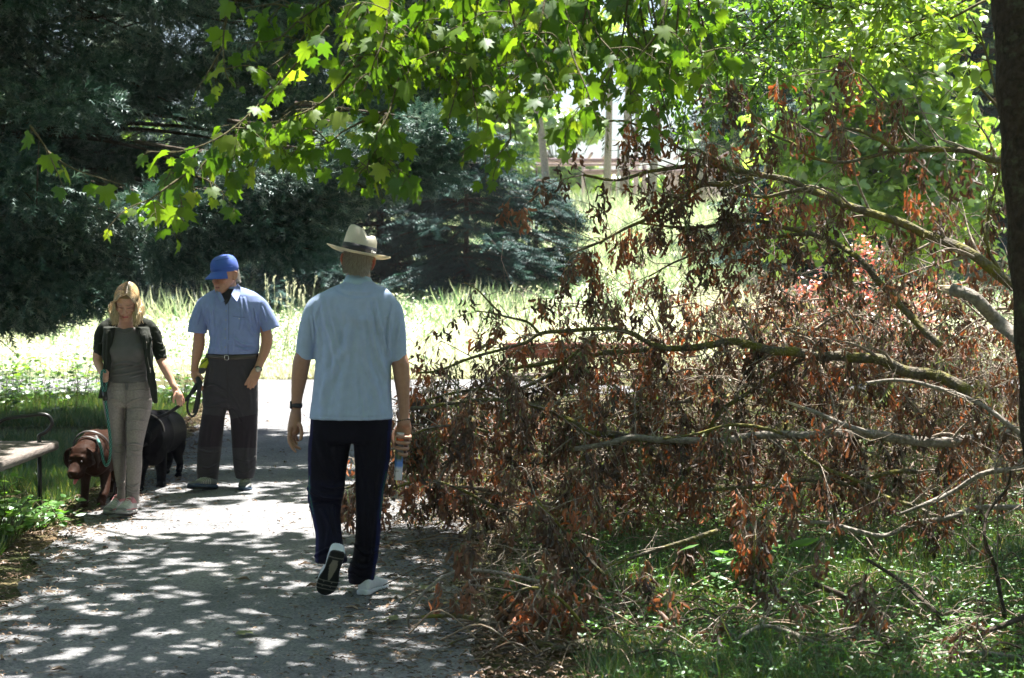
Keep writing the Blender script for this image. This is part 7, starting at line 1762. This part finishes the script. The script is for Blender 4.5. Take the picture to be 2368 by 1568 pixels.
web([CM.p(462, 884, -.09), CM.p(448, 905, -.12), CM.p(427, 926, -.2), CM.p(412, 940, -.35), D0 * .5 + CM.p(412, 940, -.35) * .5 + [0, 0, -.015], D0], .0125)
web([CM.p(462, 882, -.10), CM.p(450, 893, -.13), CM.p(437, 918, -.135), CM.p(433, 940, -.13), CM.p(436, 955, -.13), CM.p(444, 963, -.125), CM.p(452, 957, -.12), CM.p(459, 938, -.11), CM.p(462, 915, -.10), CM.p(463, 890, -.09)], .0085)
web([CM.p(463, 884, -.115), CM.p(460, 900, -.125), CM.p(454, 930, -.12), CM.p(449, 956, -.115)], .0125)
g.build('strap', M_WEB, bl)
g = Geo(); round_tube(g, np.array([CM.p(458, 876, -.09), CM.p(461, 884, -.10), CM.p(462, 892, -.10)]), [.020, .024, .018], 12, .8); g.build('bundle', M_WEB, bl)
g = Geo(); t = np.linspace(0, 2 * PI, 16)
tube(g, D0 + np.stack([.016 * np.cos(t), 0 * t, .010 * np.sin(t)], -1), .003, n=6); tube(g, np.array([D0 + [.016, 0, 0], D0 + [.035, -.005, .006]]), .005, n=8); g.build('snap_hook', pmat('chrome_hook', (.8, .8, .8), .2, metal=1), bl)
# ================================================================== benches, pergola, lamp
M_WOOD = pmat('weathered_plank', (.10, .08, .07), .85, col2=(.21, .18, .16), nscale=14, stretch=(8, 1, 8), bump=.4, bscale=60)
M_IRON = pmat('black_iron', (.012, .012, .013), .35, spec=.6)
b1 = thing('park_bench', 'weathered wooden slat bench with curled black iron armrests at the left edge', 'bench', (-3.25, 10.7, 0))
for i in range(2):
    g = Geo(); boxg(g, (-3.20 - i * .225, 10.68, .425), (.106, .80, .030), bev=.010); g.build('seat_slat', M_WOOD, b1)
for i in range(2):
    g = Geo(); boxg(g, (-3.61 - i * .03, 10.68, .62 + i * .17), (.022, .80, .065), bev=.008); g.build('back_slat', M_WOOD, b1)
for yy in (9.93, 11.38):
    g = Geo()
    P = crom([(-3.20, yy, .46), (-3.20, yy, .50), (-3.155, yy, .525), (-3.115, yy, .575), (-3.13, yy, .628), (-3.185, yy, .645), (-3.285, yy, .635), (-3.42, yy, .615), (-3.50, yy, .565), (-3.55, yy, .50), (-3.60, yy, .60), (-3.66, yy, .88)], 6)
    tube(g, P, .013, n=8); g.build('armrest', M_IRON, b1)
    for xx in (-3.20, -3.52):
        g = Geo(); tube(g, np.array([[xx, yy, .47], [xx, yy, .2], [xx - .0, yy, -.02]]), .015, n=8); g.build('leg', M_IRON, b1)
    g = Geo(); boxg(g, (-3.36, yy, .388), (.20, .015, .008)); g.build('crossbar', M_IRON, b1)
M_REDW = pmat('red_brown_paint', (.26, .075, .045), .6, col2=(.34, .11, .07), nscale=10)
b2 = thing('park_bench', 'red-brown backed bench facing the path, half hidden behind the left of the brush pile', 'bench', (.85, 19, 0))
g = Geo(); boxg(g, (.78, 19.25, .71), (.86, .02, .088), bev=.01); g.build('backrest', M_REDW, b2)
for i in range(2):
    g = Geo(); boxg(g, (.78, 18.86 + i * .2, .44), (.86, .09, .02), bev=.008); g.build('seat_slat', M_WOOD, b2)
for xx in (.05, 1.5):
    g = Geo(); tube(g, np.array([[xx, 18.85, -.02], [xx, 18.85, .42]]), .02, n=8); g.build('leg', M_IRON, b2)
    g = Geo(); tube(g, np.array([[xx, 19.15, -.02], [xx, 19.15, .42], [xx, 19.28, .80]]), .02, n=8); g.build('leg', M_IRON, b2)
# pergola across the far side
M_PILLAR = pmat('pinkish_render', (.34, .27, .27), .9, col2=(.45, .37, .36), nscale=3, bump=.2)
M_BEAM = pmat('old_beam', (.20, .14, .15), .9, col2=(.30, .22, .22), nscale=2)
PD = 72.0; pg = thing('pergola', 'long pinkish pergola of pillars and beams across the park behind the brush', 'pergola', (Wp(1600, 480, PD)[0], PD, float(terrain(8, PD))))
def bx(name, x0, x1, y0, y1, d, th, mat, parent, bev=.03):
    a = Wp(x0, y1, d); b = Wp(x1, y0, d); c = (a + b) / 2; h = ((b[0] - a[0]) / 2, th, (b[2] - a[2]) / 2); g = Geo(); boxg(g, c, h, bev=min(bev, min(h) * .4)); return g.build(name, mat, parent)
for (x0, x1, d) in [(1398, 1414, 72), (1464, 1474, 74), (1484, 1496, 72), (1540, 1572, 72), (1634, 1683, 72), (1785, 1793, 72), (1424, 1431, 76), (1345, 1353, 74)]:
    zt = 381 if x1 - x0 < 40 else 400
    a = Wp(x0, 500, d); g = Geo(); b = Wp(x1, zt, d); z0 = float(terrain((a[0] + b[0]) / 2, d)) - .1
    boxg(g, ((a[0] + b[0]) / 2, d, (z0 + b[2]) / 2), ((b[0] - a[0]) / 2, min(.35, (b[0] - a[0]) / 2), (b[2] - z0) / 2), bev=.04); g.build('pillar', M_PILLAR, pg)
for (x0, x1, y0, y1, d) in [(1240, 1500, 366, 377, 74.6), (1350, 1640, 392, 404, 71.3), (1600, 1800, 388, 398, 73), (1240, 1480, 378, 384, 71)]: bx('beam', x0, x1, y0, y1, d, .12, M_BEAM, pg)
for k in range(16):
    x = 1260 + k * 34; bx('rafter', x, x + 5, 358, 364, 73.2, 1.9, M_BEAM, pg)
lm = thing('park_lamp', 'park lamp with a shallow white cap above the pergola in the pale gap', 'lamp', (Wp(1430, 330, 70)[0], 70, float(terrain(4, 70))))
lp = Wp(1430, 326, 70); z0 = float(terrain(lp[0], 70)) - .1
g = Geo(); tube(g, np.array([[lp[0], 70, z0], [lp[0], 70, (z0 + lp[2]) / 2], [lp[0], 70, lp[2] - .1]]), [.07, .05, .04], n=10); g.build('post', pmat('lamp_paint', (.25, .27, .26), .5), lm)
g = Geo(); t = np.array([(0.02, .10), (.12, .085), (.22, .05), (.30, .0), (.30, -.02), (.1, -.03), (.02, -.03)]); n = 24; v = [(lp[0] + r_ * math.cos(2 * PI * j / n), 70 + r_ * math.sin(2 * PI * j / n), lp[2] + z) for r_, z in t for j in range(n)]
g.add(v, quads=[(i * n + j, i * n + (j + 1) % n, (i + 1) * n + (j + 1) % n, (i + 1) * n + j) for i in range(6) for j in range(n)]); g.build('lamp_shade', pmat('white_enamel', (.7, .7, .68), .4), lm)
